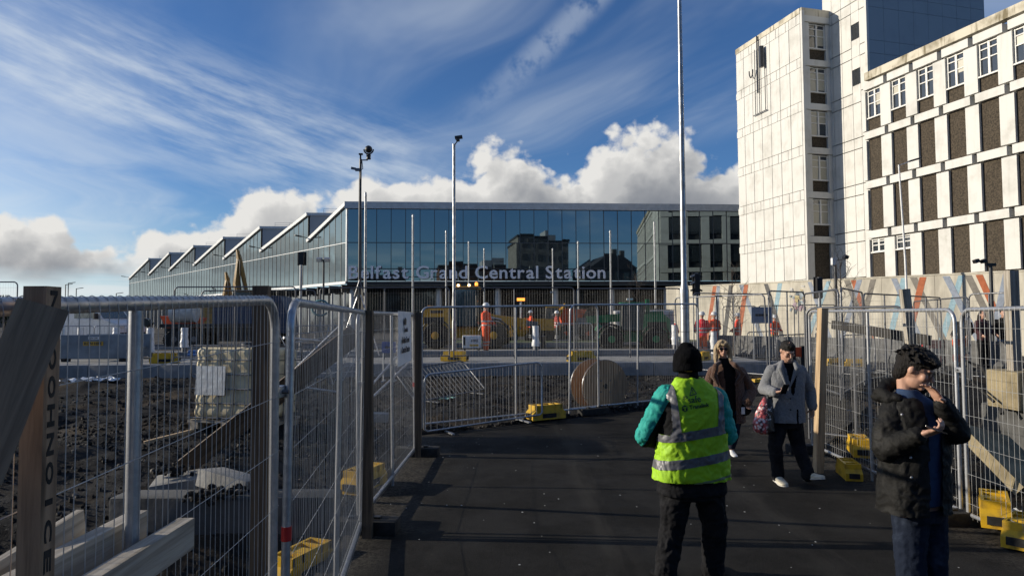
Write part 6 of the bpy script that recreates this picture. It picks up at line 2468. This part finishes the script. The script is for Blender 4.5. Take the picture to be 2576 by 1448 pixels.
    gm(root, 'knit_hat', folds(remesh(h, .007, 3, 'knit_hat'), .006, (14, 14, 10), 3, False), M_KNIT)
    c = MB()
    c.lathe([(.072, -.03), (.080, .0), (.076, .04), (.070, .075)], P(1731, 957, .02), 18)
    gm(root, 'collar', remesh(c, .008, 2, 'collar'), M_BLKCLOTH)
    MB().box(P(1738, 1090, .44), (.075, .012, .15), Euler((R(-40), 0, 0)).to_matrix(), chamfer=.004).build('phone_tmp', M_PHONE)
    o = bpy.data.objects['phone_tmp']
    o.name = 'mobile_phone'
    tag(o, 'dark mobile phone held before the person in the yellow vest', 'phone')


steward()


# ---- woman in the brown fur coat
def woman():
    d = 9.9
    P = lambda x, y, dd=0.0: at(x, y, d + dd)
    k = d / F
    root = thing('person', 'person in brown teddy fur coat and dark sunglasses walking up the path', 'person', (P(1835, 1142).x, d, 0))
    side, front = Vector((1, .1, 0)), Vector((.1, -1, 0))
    S = lambda x, y, w, dp, dd=0.0: (P(x, y, dd), w * k, dp)
    hc = P(1817, 877, -.02)
    fw = Vector((-.12, -1, -.02))
    sh = [P(1790, 934), P(1866, 936)]
    el = [P(1777, 984, .05), P(1889, 982, .02)]
    wr = [P(1782, 1028, -.02), P(1880, 1008, -.12)]
    hips = [P(1814, 1035), P(1846, 1035)]
    kn = [P(1812, 1085, .12), P(1846, 1086, -.08)]
    an = [Vector((P(1806, 1128).x, d + .30, .14)), Vector((P(1836, 1128).x, d - .06, .09))]
    b = MB()
    r, f, u, M = head_shape(b, hc, fw, s=.97)
    limb(b, [hc - Z3 * .06, P(1824, 925, .02)], [.050, .056])
    torso(b, [S(1830, 1040, 28, .10), S(1829, 985, 24, .09), S(1828, 945, 29, .10), S(1826, 925, 18, .07)], side, front)
    for i in (0, 1):
        limb(b, [sh[i], el[i], wr[i]], [.048, .040, .027])
        limb(b, [hips[i], kn[i], an[i]], [.075, .052, .038])
        hand_shape(b, wr[i], (0, -.3, -1), (0, -.4, 0) if i else (.4, 0, 0), (1, -1)[i], .6, .95)
    gm(root, 'body', remesh(b, .009, 3), SKIN)
    t = MB()
    torso(t, [S(1830, 1050, 32, .12), S(1829, 985, 30, .11), S(1828, 945, 33, .115), S(1825, 922, 20, .08), S(1822, 909, 13, .068), S(1820, 899, 11.5, .060)], side, front)
    gm(root, 'black_top', folds(remesh(t, .012, 4, 'black_top'), .006), M_BLKCLOTH)
    c = MB()
    torso(c, [S(1833, 1062, 40, .16), S(1832, 1010, 40, .155), S(1830, 965, 40, .15), S(1828, 938, 39, .135), S(1826, 922, 28, .105), S(1823, 912, 17, .085)], side, front, 32)
    for i in (0, 1):
        sl = MB()
        limb(sl, [sh[i] + (sh[1 - i] - sh[i]) * .06, el[i], wr[i] + (wr[i] - el[i]) * .05], [.082, .086, .072])
        gm(root, 'sleeve', folds(remesh(sl, .012, 4, 'sleeve'), .014, (11, 11, 9), 2), M_FUR)
    cm = folds(remesh(c, .012, 5, 'fur_coat'), .014, (11, 11, 9), 2)
    cen = P(1830, 985)
    cut_faces(cm, lambda q: (q - cen).dot(front) > .03 and abs((q - cen).dot(side) + .02) < .068 + .05 * max(0, q.z - cen.z))
    coat = gm(root, 'fur_coat', cm, M_FUR)
    for kx, pts in ((0, [(1800, 918), (1795, 945), (1808, 972)]), (1, [(1848, 918), (1868, 940), (1848, 968)])):
        lp = MB().tube([P(1812 if kx == 0 else 1835, 908, -.08)] + [P(x, y, -.15) for x, y in pts], [.02, .042, .050, .015], 8)
        gm(root, 'lapel', folds(remesh(lp, .012, 3, 'lapel'), .008), M_FUR, coat)
    tr = MB()
    for i in (0, 1):
        limb(tr, [hips[i], kn[i], an[i] + Vector((0, 0, .05))], [.11, .078, .062])
    gm(root, 'jeans', folds(remesh(tr, .011, 4, 'jeans'), .008), M_DENIM)
    sk = MB()
    torso(sk, [S(1828, 1082, 30, .14), S(1829, 1060, 34, .15), S(1830, 1040, 35, .15)], side, front)
    gm(root, 'dark_skirt', folds(remesh(sk, .012, 3, 'dark_skirt'), .012), M_BLKCLOTH)
    for i in (0, 1):
        s_ = MB()
        shoe_mesh(s_, an[i] + Vector((0, .06, -.08)), an[i] + Vector((0, -.19, -.085)), .042, .075)
        gm(root, 'shoe', remesh(s_, .009, 2, 'shoe'), M_WHITEP)
    h = MB()
    h.ball(hc + (f * -.018 + u * .036), (.094, .110, .100), 18, 10, M)
    for kx in (-1, 1):
        h.tube([hc + r * (kx * .072) + u * .06, hc + r * (kx * .094) + f * .015 - u * .02, hc + r * (kx * .098) + f * .02 - u * .10, hc + r * (kx * .104) + f * .035 - u * .17, hc + r * (kx * .11) + f * .05 - u * .225], [.035, .038, .036, .028, .008], 10)
        h.tube([hc + r * (kx * .01) + u * .115 + f * .05, hc + r * (kx * .05) + u * .085 + f * .082, hc + r * (kx * .078) + u * .03 + f * .07], [.026, .02, .016], 8)
    h.tube([hc - f * .07 + u * .04, hc - f * .085 - u * .06, hc - f * .07 - u * .15], [.08, .085, .05], 12)
    h.tube([hc + r * -.035 + u * .085 + f * .08, hc + u * .062 + f * .10, hc + r * .04 + u * .075 + f * .085], [.02, .02, .016], 8)
    gm(root, 'hair', folds(remesh(h, .009, 2, 'hair'), .008, (30, 30, 5), 2), M_HAIRB)
    glasses(root, hc, r, f, u, True, 1.0, .026)
    MB().ball(hc + f * .095 - u * .057, (.02, .008, .005), 8, 6, M).build('lips', mat('lip_red', (.35, .08, .07), .5), root, 60, world=True)
    t = thing('shoulder_bag', 'small dark bag with pale tag hanging from the fur coat sleeve', 'bag', P(1872, 1022, -.1))
    MB().ball((0, 0, -.04), (.10, .05, .09), 14, 10).build('pouch', M_BLKCLOTH, t, 60)
    MB().tube([(-.06, 0, .02), (0, 0, .12), (.06, 0, .02)], .008, 6).build('strap', M_BLACK, t, 60)
    MB().box((-.04, -.06, -.05), (.05, .008, .10), chamfer=.003).build('pale_tag', M_PAPER, t)


woman()


# ---- man in the grey coat looking at his phone
def grey_man():
    d = 8.3
    P = lambda x, y, dd=0.0: at(x, y, d + dd)
    k = d / F
    root = thing('person', 'person in grey wool coat and cream trainers looking down at a phone', 'person', (P(1985, 1207).x, d, 0))
    side, front = Vector((1, -.08, 0)), Vector((-.08, -1, 0))
    S = lambda x, y, w, dp, dd=0.0: (P(x, y, dd), w * k, dp)
    hc = P(1980, 882, -.06)
    fw = Vector((.10, -1, -.55))
    sh = [P(1936, 932), P(2018, 934)]
    el = [P(1921, 977, .02), P(2036, 982, .06)]
    wr = [P(1950, 987, -.24), P(2043, 1024, -.03)]
    hips = [P(1960, 1058), P(1994, 1058)]
    kn = [P(1949, 1120, -.10), P(2008, 1122, -.04)]
    an = [Vector((P(1948, 1180).x, d - .10, .10)), Vector((P(2026, 1190, -.15).x, d - .20, .13))]
    b = MB()
    r, f, u, M = head_shape(b, hc, fw)
    limb(b, [hc - u * .06 - f * .03, P(1981, 922, .02)], [.055, .062])
    torso(b, [S(1977, 1065, 32, .11), S(1977, 1000, 30, .10), S(1977, 950, 36, .105), S(1979, 926, 24, .08)], side, front)
    for i in (0, 1):
        limb(b, [sh[i], el[i], wr[i]], [.055, .045, .030])
        limb(b, [hips[i], kn[i], an[i]], [.085, .058, .042])
    hand_shape(b, wr[0], P(1972, 984, -.33) - wr[0], (.2, .2, 1), -1, .75, 1.0)
    hand_shape(b, wr[1], (-.05, -.1, -1), (-1, -.2, 0), 1, .45, 1.0)
    gm(root, 'body', remesh(b, .008, 3), SKIN)
    j = MB()
    torso(j, [S(1977, 1065, 36, .13), S(1977, 1000, 35, .125), S(1977, 950, 40, .13), S(1979, 926, 27, .10), S(1981, 912, 15, .075)], side, front)
    gm(root, 'black_jumper', remesh(j, .012, 3, 'black_jumper'), M_BLKCLOTH)
    c = MB()
    torso(c, [S(1975, 1060, 47, .18), S(1976, 1005, 43, .165), S(1976, 960, 45, .16), S(1977, 934, 46, .145), S(1979, 920, 32, .115), S(1981, 908, 19, .095)], side, front, 32)
    for i in (0, 1):
        sl = MB()
        limb(sl, [sh[i] + (sh[1 - i] - sh[i]) * .08, el[i], wr[i].lerp(el[i], .05)], [.082, .072, .055])
        limb(sl, [P(1981, 915, .02), sh[i] + (sh[1 - i] - sh[i]) * .10], [.05, .074])
        gm(root, 'sleeve', folds(remesh(sl, .011, 4, 'sleeve'), .011, (9, 9, 7), 5), M_GREYCOAT)
    cm = folds(remesh(c, .011, 5, 'wool_coat'), .011, (9, 9, 6), 5)
    cen = P(1980, 985)
    zl = P(1980, 990).z

    def vneck(q):
        dz = q.z - zl
        return (q - cen).dot(front) > .02 and (dz > 0 and abs((q - cen).dot(side) - .015) < .012 + .17 * dz)
    cut_faces(cm, vneck)
    cut_faces(cm, lambda q: (q - cen).dot(front) > .08 and q.z < zl - .16 and abs((q - cen).dot(side) - .06) < .006 + .05 * (zl - .16 - q.z))
    cut_faces(cm, lambda q: q.z < P(1976, 1058).z + .0)
    coat = gm(root, 'wool_coat', cm, M_GREYCOAT)
    for x0, x1, x2 in ((1968, 1962, 1979), (1996, 2004, 1986)):
        lp = MB().tube([P(x0, 906, -.06), P(x1, 926, -.145), P(x2, 975, -.168)], [.022, .034, .008], 8)
        gm(root, 'lapel', remesh(lp, .009, 3, 'lapel'), M_GREYCOAT, coat)
    for z in (1002, 1030):
        MB().ball(P(1988, z, -.185), (.011, .006, .011), 8, 6).build('button', M_BLACK, coat, 60, world=True)
    t = MB()
    torso(t, [S(1977, 1075, 38, .13), S(1977, 1050, 40, .135)], side, front)
    for i in (0, 1):
        limb(t, [hips[i], kn[i], an[i] + Vector((0, 0, .03)), an[i] + Vector((0, 0, -.02))], [.108, .082, .070, .072])
    gm(root, 'trousers', folds(remesh(t, .010, 4, 'trousers'), .012, (9, 9, 7), 9), M_DKTROU)
    toe = [Vector((-.01, -.24, -.085)), Vector((.10, -.20, -.01))]
    for i in (0, 1):
        s_ = MB()
        shoe_mesh(s_, an[i] + Vector((0, .07, -.09)), an[i] + toe[i], .052, .095)
        so = gm(root, 'trainer', remesh(s_, .008, 3, 'trainer'), M_CREAM)
        s2 = MB()
        shoe_mesh(s2, an[i] + Vector((0, .075, -.098)), an[i] + toe[i] + Vector((0, -.006, -.008)), .056, .038)
        gm(root, 'sole', remesh(s2, .008, 2, 'sole'), M_SOLE, so)
    h = MB()
    h.ball(hc + (f * -.014 + u * .042), (.080, .098, .086), 18, 10, M)
    h.ball(hc + (f * .048 + u * .094), (.055, .040, .028), 12, 8, M)
    h.ball(hc + (f * -.05 + u * .0), (.079, .062, .08), 14, 10, M)
    h.ball(hc + (f * -.022 + u * .030), (.0835, .088, .062), 14, 10, M)
    hm = remesh(h, .007, 2, 'hair')
    gm(root, 'hair', folds(hm, .006, (40, 40, 12), 4), M_HAIRD)
    eyes(root, hc, r, f, u)
    MB().box(P(1973, 978, -.36), (.075, .012, .14), Euler((R(35), 0, R(10))).to_matrix(), chamfer=.004).build('mobile_phone', M_PHONE)
    tag(bpy.data.objects['mobile_phone.001'], 'dark mobile phone held by the person in the grey coat', 'phone')
    # patterned carrier bag on the forearm
    bt = thing('carrier_bag', 'floral red and black carrier bag hanging from the grey coat sleeve', 'bag', P(1922, 1090, -.15))
    m = mat('floral_print', (0.012, 0.012, 0.014), 0.4, bump=0.5, bscale=14)
    N = NT(m.node_tree)
    co = N.n('ShaderNodeTexCoord').outputs['Object']
    x_, y_, z_ = N.sep(co)
    lm = N.step(x_, -.02, .03, 1.0, 0.0)
    red_ = N.mix(N.step(N.noise(co, 24, 3, .6), .42, .6), (.55, .10, .11), (.05, .02, .025))
    pink = N.mix(N.step(N.voro(co, 26), .25, .5, 1.0, 0.0), red_, (.75, .62, .60))
    wh = N.mix(N.m('MULTIPLY', N.step(N.noise(co, 19, 4, .65), .56, .62), N.step(z_, .08, .16)), (.012, .012, .014), (.7, .7, .7))
    N.put(m.node_tree.nodes['Principled BSDF'].inputs['Base Color'], N.mix(lm, wh, pink))
    bb = MB()
    secs = []
    for z, w, dp, ox in ((0, .06, .05, .01), (.03, .12, .085, 0), (.12, .125, .09, -.01), (.25, .105, .07, .01), (.36, .075, .045, .035), (.43, .05, .025, .055)):
        secs.append([Vector((ox + w * math.cos(a), dp * math.sin(a), z)) for a in np.linspace(0, 2 * math.pi, 21)[:-1]])
    bb.loft(secs)
    bm_ = folds(remesh(bb, .009, 2, 'bag_body'), .012, (10, 10, 6), 3)
    o = link('bag_body', bm_, bt)
    bm_.materials.append(m)
    for y in (-.02, .02):
        MB().tube([(.03, y, .40), (.07, y, .50), (.11, y, .52), (.09, y, .41)], .008, 6).build('handle', M_BLACK, bt, 60)


grey_man()


# ---- man in the black coat, close on the right
def black_coat():
    d = 4.1
    P = lambda x, y, dd=0.0: at(x, y, d + dd)
    k = d / F
    root = thing('person', 'person in open black coat and glasses rubbing the nose while reading a phone', 'person', (P(2305, 1448).x, d, 0))
    front = Vector((.22, -.975, 0)).normalized()
    side = Vector((.975, .22, 0)).normalized()
    S = lambda x, y, w, dp, dd=0.0: (P(x, y, dd), w * k, dp)
    hc = P(2302, 928, -.02)
    fw = Vector((.70, -.64, -.42))
    sh = [P(2242, 1022, -.02), P(2362, 1034, .10)]
    el = [P(2226, 1130, -.06), P(2404, 1086, -.10)]
    wr = [P(2312, 1094, -.26), P(2366, 1012, -.16)]
    hips = [P(2288, 1290), P(2334, 1290, .05)]
    kn = [P(2290, 1420, -.03), P(2345, 1420, .04)]
    an = [Vector((P(2290, 1448).x, d - .02, .10)), Vector((P(2345, 1448).x, d + .06, .10))]
    b = MB()
    r, f, u, M = head_shape(b, hc, fw, s=.96)
    limb(b, [hc - u * .05 - f * .045, P(2278, 998, .03)], [.042, .048])
    torso(b, [S(2298, 1290, 60, .11), S(2298, 1180, 56, .10), S(2297, 1070, 66, .11), S(2292, 1015, 46, .085)], side, front)
    for i in (0, 1):
        limb(b, [sh[i] + (sh[1 - i] - sh[i]) * .12 - Z3 * .02, el[i], wr[i]], [.045, .042, .029])
        limb(b, [hips[i], kn[i], an[i]], [.085, .058, .042])
    hand_shape(b, wr[0], P(2352, 1084, -.30) - wr[0], (.1, .35, 1), -1, .62, 1.05)
    hand_shape(b, wr[1], P(2334, 962, -.20) - wr[1], (-.75, -.1, -.35), 1, .22, 1.05, .16)
    gm(root, 'body', remesh(b, .006, 3), SKIN)
    t = MB()
    torso(t, [S(2298, 1262, 74, .135), S(2298, 1180, 70, .13), S(2297, 1070, 76, .135), S(2290, 1012, 56, .105), S(2284, 988, 28, .072), S(2283, 978, 22, .058)], side, front)
    gm(root, 'blue_tee', folds(remesh(t, .009, 4, 'blue_tee'), .008, (9, 9, 6), 8), M_TEE)
    c = MB()
    torso(c, [S(2297, 1284, 86, .165), S(2298, 1200, 82, .155), S(2300, 1120, 80, .15), S(2300, 1060, 80, .145), S(2297, 1024, 70, .128), S(2289, 998, 48, .105)], side, front, 36)
    for i in (0, 1):
        sl = MB()
        limb(sl, [sh[i] + (sh[1 - i] - sh[i]) * .10 + Z3 * -.01, sh[i].lerp(el[i], .5), el[i], wr[i].lerp(el[i], .06)], [.080, .078, .072, .050])
        limb(sl, [P(2283, 996, .03), sh[i] + (sh[1 - i] - sh[i]) * .10 - Z3 * .012], [.05, .064])
        gm(root, 'sleeve', folds(remesh(sl, .009, 5, 'sleeve'), .016, (8, 8, 8), 11), M_COATB)
    cm = folds(remesh(c, .009, 5, 'black_coat'), .017, (8, 8, 7), 11)
    cen = P(2300, 1110)

    def gap(q):
        a = q - cen
        s_ = a.dot(side)
        return a.dot(front) > .05 and abs(s_ - .005 - .05 * (q.z - cen.z)) < .045 + .09 * max(0, q.z - P(2300, 1080).z)
    cut_faces(cm, gap)
    cut_faces(cm, lambda q: q.z < P(2297, 1281).z)
    coat = gm(root, 'black_coat', cm, M_COATB)
    hd = MB()
    hd.tube([P(2262, 958, .08), P(2232, 968, .10), P(2216, 990, .05), P(2240, 1004, -.02), P(2268, 1000, -.07)], [.040, .048, .046, .040, .022], 10)
    hd.tube([P(2262, 955, .09), P(2300, 965, .12), P(2325, 985, .06)], [.045, .05, .03], 10)
    hd.ball(P(2214, 998, .08), (.055, .06, .03), 12, 8)
    gm(root, 'hood', folds(remesh(hd, .009, 4, 'hood'), .010, (12, 12, 10), 2), M_COATB, coat)
    for x, y in ((2268, 1042), (2290, 1150), (2292, 1200)):
        MB().ball(P(x, y, -.165), (.008, .008, .008), 8, 6).build('snap_button', M_GALV, coat, 60, world=True)
    j = MB()
    torso(j, [S(2308, 1305, 54, .115), S(2303, 1275, 66, .125)], side, front)
    for i in (0, 1):
        limb(j, [hips[i], kn[i], an[i] + Vector((0, 0, .02)), an[i] + Vector((0, 0, -.03))], [.100, .080, .074, .080])
    gm(root, 'jeans', folds(remesh(j, .010, 4, 'jeans'), .013, (9, 9, 7), 5), M_DENIM)
    for i in (0, 1):
        s_ = MB()
        shoe_mesh(s_, an[i] + Vector((-.04, .07, -.09)), an[i] + Vector((.13, -.19, -.09)), .052, .09)
        gm(root, 'shoe', remesh(s_, .009, 2, 'shoe'), M_BLKCLOTH)
    h = MB()
    h.ball(hc + (f * -.024 + u * .038), (.082, .100, .084), 20, 12, M)
    h.ball(hc + (f * .030 + u * .072), (.078, .066, .058), 16, 10, M)
    h.ball(hc + (f * -.052 + u * .0), (.078, .060, .082), 16, 10, M)
    h.ball(hc + (f * -.066 + u * -.05), (.062, .045, .05), 14, 10, M)
    rr = random.Random(3)
    for q in range(130):
        a, e = rr.uniform(-math.pi, math.pi), rr.uniform(.15, 1.45)
        dv = (r * math.cos(e) * math.sin(a) + f * math.cos(e) * math.cos(a) + u * math.sin(e))
        base = hc + f * -.024 + u * .046 + Vector((dv.dot(r) * 0.088, 0, 0)) * 0
        base = hc + f * -.024 + u * .038 + r * (dv.dot(r) * .078) + f * (dv.dot(f) * .096) + u * (dv.dot(u) * .080)
        tip = base + (dv * rr.uniform(.012, .045) + f * rr.uniform(-.01, .018) + Vector((0, 0, -.014)) + r * rr.gauss(0, .018))
        h.tube([base - dv * .02, base + dv * .012, tip], [.018, .010, .0025], 6)
    for q in range(7):       # fringe over the brow
        x = -.05 + .1 * q / 6
        h.tube([hc + r * x + f * .06 + u * .095, hc + r * (x + rr.gauss(0, .008)) + f * .094 + u * .078, hc + r * (x + rr.gauss(0, .012)) + f * .100 + u * rr.uniform(.045, .058)], [.018, .012, .003], 6)
    gm(root, 'hair', folds(remesh(h, .0045, 0, 'hair'), .004, (40, 40, 30), 4), M_HAIRD)
    glasses(root, hc, r, f, u, False, .97, .022)
    eyes(root, hc, r, f, u, .96)
    m = M_PHONE
    o = MB().box(P(2355, 1080, -.31), (.075, .15, .010), Euler((R(-12), R(18), R(-50))).to_matrix(), chamfer=.004).build('mobile_phone', m)
    tag(o, 'dark mobile phone held by the person in the open black coat', 'phone')


black_coat()


# ---- site workers and people waiting further off
def figure(label, px, d, z0, yaw, top, legs, head='helmet', h=1.78, arms=((.06, .12), (.06, .12)), band=True, extra=None, helmet_m=None):
    """standing figure; arms: (sideways, forward) offsets of each hand"""
    p = at(px, 850, d)
    root = thing('person', label, 'person', (p.x, d, z0), yaw)       # faces local -Y
    s = h / 1.78
    V = lambda x, y, z: Vector((x, y, z)) * s
    hc = V(0, -.01, 1.655)
    b = MB()
    head_shape(b, hc, (0, -1, -.15), s=s)
    limb(b, [hc - V(0, 0, .07), V(0, .02, 1.45)], [.052 * s, .06 * s], 10)
    torso(b, [(V(0, 0, .92), .13 * s, .09 * s), (V(0, 0, 1.2), .12 * s, .09 * s), (V(0, 0, 1.42), .15 * s, .09 * s)], (1, 0, 0), (0, -1, 0), 16)
    j, t = MB(), MB()
    torso(j, [(V(0, 0, .84), .185 * s, .135 * s), (V(0, 0, 1.1), .18 * s, .135 * s), (V(0, 0, 1.34), .195 * s, .13 * s), (V(0, 0, 1.45), .15 * s, .10 * s), (V(0, .01, 1.53), .07 * s, .07 * s)], (1, 0, 0), (0, -1, 0), 20)
    torso(t, [(V(0, 0, .80), .17 * s, .12 * s), (V(0, 0, .98), .165 * s, .12 * s)], (1, 0, 0), (0, -1, 0), 16)
    for i, k in ((0, -1), (1, 1)):
        ax, ay = arms[i]
        shp, elp, wrp = V(k * .19, 0, 1.40), V(k * (.23 + ax * .6), -.02 + ay * -.2, 1.14), V(k * (.20 + ax), -ay * 1.8, .93 + ay * .9)
        limb(b, [shp, elp, wrp], [.05 * s, .042 * s, .03 * s], 8)
        hand_shape(b, wrp, (wrp - elp), (-k, 0, 0), k, .5, s * 1.05)
        limb(j, [shp, elp, wrp.lerp(elp, .06)], [.082 * s, .07 * s, .055 * s], 10)
        an = V(k * .10, .03 * k, .10)
        limb(b, [V(k * .09, 0, .9), V(k * .10, -.02, .5), an], [.08 * s, .055 * s, .04 * s], 8)
        limb(t, [V(k * .09, 0, .86), V(k * .105, -.02, .5), an], [.105 * s, .085 * s, .075 * s], 10)
        f_ = MB()
        shoe_mesh(f_, an + V(0, .07, -.10), an + V(k * .02, -.20, -.10), .055 * s, .12 * s)
        f_.build('boot', M_BLKCLOTH, root, 50)
    link('body', remesh(b, .016, 2), root).data.materials.append(SKIN)
    jm = folds(remesh(j, .016, 3, 'jacket'), .012, (9, 9, 7), px)
    jm.materials.append(top)
    jo = link('jacket', jm, root)
    tm = folds(remesh(t, .016, 3, 'trousers'), .010, (9, 9, 7), px)
    tm.materials.append(legs)
    to = link('trousers', tm, root)
    if band:
        for z in (.98, 1.12):
            me = keep_between(jm, [(V(0, 0, z), Z3), (V(0, 0, z + .055), -Z3)], .006)
            me.materials.clear()
            me.materials.append(M_SILVER)
            link('reflective_band', me, jo)
        for z in (.25, .36):
            me = keep_between(tm, [(V(0, 0, z), Z3), (V(0, 0, z + .05), -Z3)], .006)
            me.materials.clear()
            me.materials.append(M_SILVER)
            link('reflective_band', me, to)
    if head == 'helmet':
        hm = MB().lathe([(.142, 0), (.145, .012), (.128, .02), (.126, .06), (.105, .115), (.06, .145), (.01, .152)], hc + V(0, 0, .035), 18)
        hm.box(hc + V(0, -.155, .045), (.16, .09, .014))
        hm.build('helmet', helmet_m or M_WHITEP, root, 50)
    else:
        hh = MB()
        hh.ball(hc + V(0, .025, .035), (.086 * s, .10 * s, .096 * s), 14, 10)
        if head == 'long':
            hh.tube([hc + V(0, .06, 0), hc + V(0, .08, -.16), hc + V(0, .06, -.25)], [.09 * s, .10 * s, .05 * s], 10)
        link('hair', remesh(hh, .014, 1, 'hair'), root).data.materials.append(M_HAIRD)
    return root


M_LOWORANGE = mat('orange_work_trousers', (0.85, 0.10, 0.015), 0.75, var=0.3, scale=14)
M_REDJ = mat('scarlet_jacket', (0.88, 0.025, 0.045), 0.7, var=0.25, scale=14)
figure('worker in orange vest and white helmet standing by the small generator', 1222, 25.4, .74, R(62), M_ORANGE, M_LOWORANGE)
figure('worker in scarlet jacket and white helmet with back turned', 1766, 28, .38, R(170), M_REDJ, M_LOWORANGE, h=1.80)
figure('worker in bright orange jacket standing close to the scarlet-jacketed worker', 1797, 29, .38, R(195), M_ORANGE, M_LOWORANGE, h=1.80)
figure('worker in full orange suit turned sideways beside the crowd barrier', 1856, 31, .38, R(-120), mat('deep_orange_suit', (.85, .06, .02), .7, var=.3, scale=14), mat('deep_orange_suit'), h=1.76)
figure('worker in orange red jacket between the green telehandler and the big lamp post', 1690, 33, .30, R(150), M_RED, M_DKTROU, h=1.72)
figure('worker in an orange vest beyond the arrow board', 1948, 34, .30, R(20), M_ORANGE, mat('ochre_trousers', (.42, .25, .04), .8, var=.3), h=1.75)
figure('person in dark jacket standing apart left of the waiting group', 2424, 21.5, .40, R(-60), M_BLKCLOTH, M_DKTROU, 'short', h=1.70, band=False)
figure('person with long hair and dark red scarf facing the path', 2472, 21, .40, R(10), mat('burgundy_coat', (.05, .012, .016), .85, var=.3), M_BLKCLOTH, 'long', h=1.74, band=False)
figure('person in black jacket and pale blue jeans among the waiting group', 2525, 21.5, .40, R(-25), M_BLKCLOTH, mat('pale_denim', (.20, .27, .36), .9, var=.3), 'short', h=1.78, band=False)
figure('worker in dark red crouching among barriers before the station doors', 1400, 38, .66, R(100), mat('dull_red_jacket', (.35, .04, .03), .8, var=.3), M_DKTROU, h=1.70)
figure('worker in orange standing beside the small yellow excavator', 1335, 39, .66, R(-80), M_ORANGE, M_DKTROU, h=1.75)
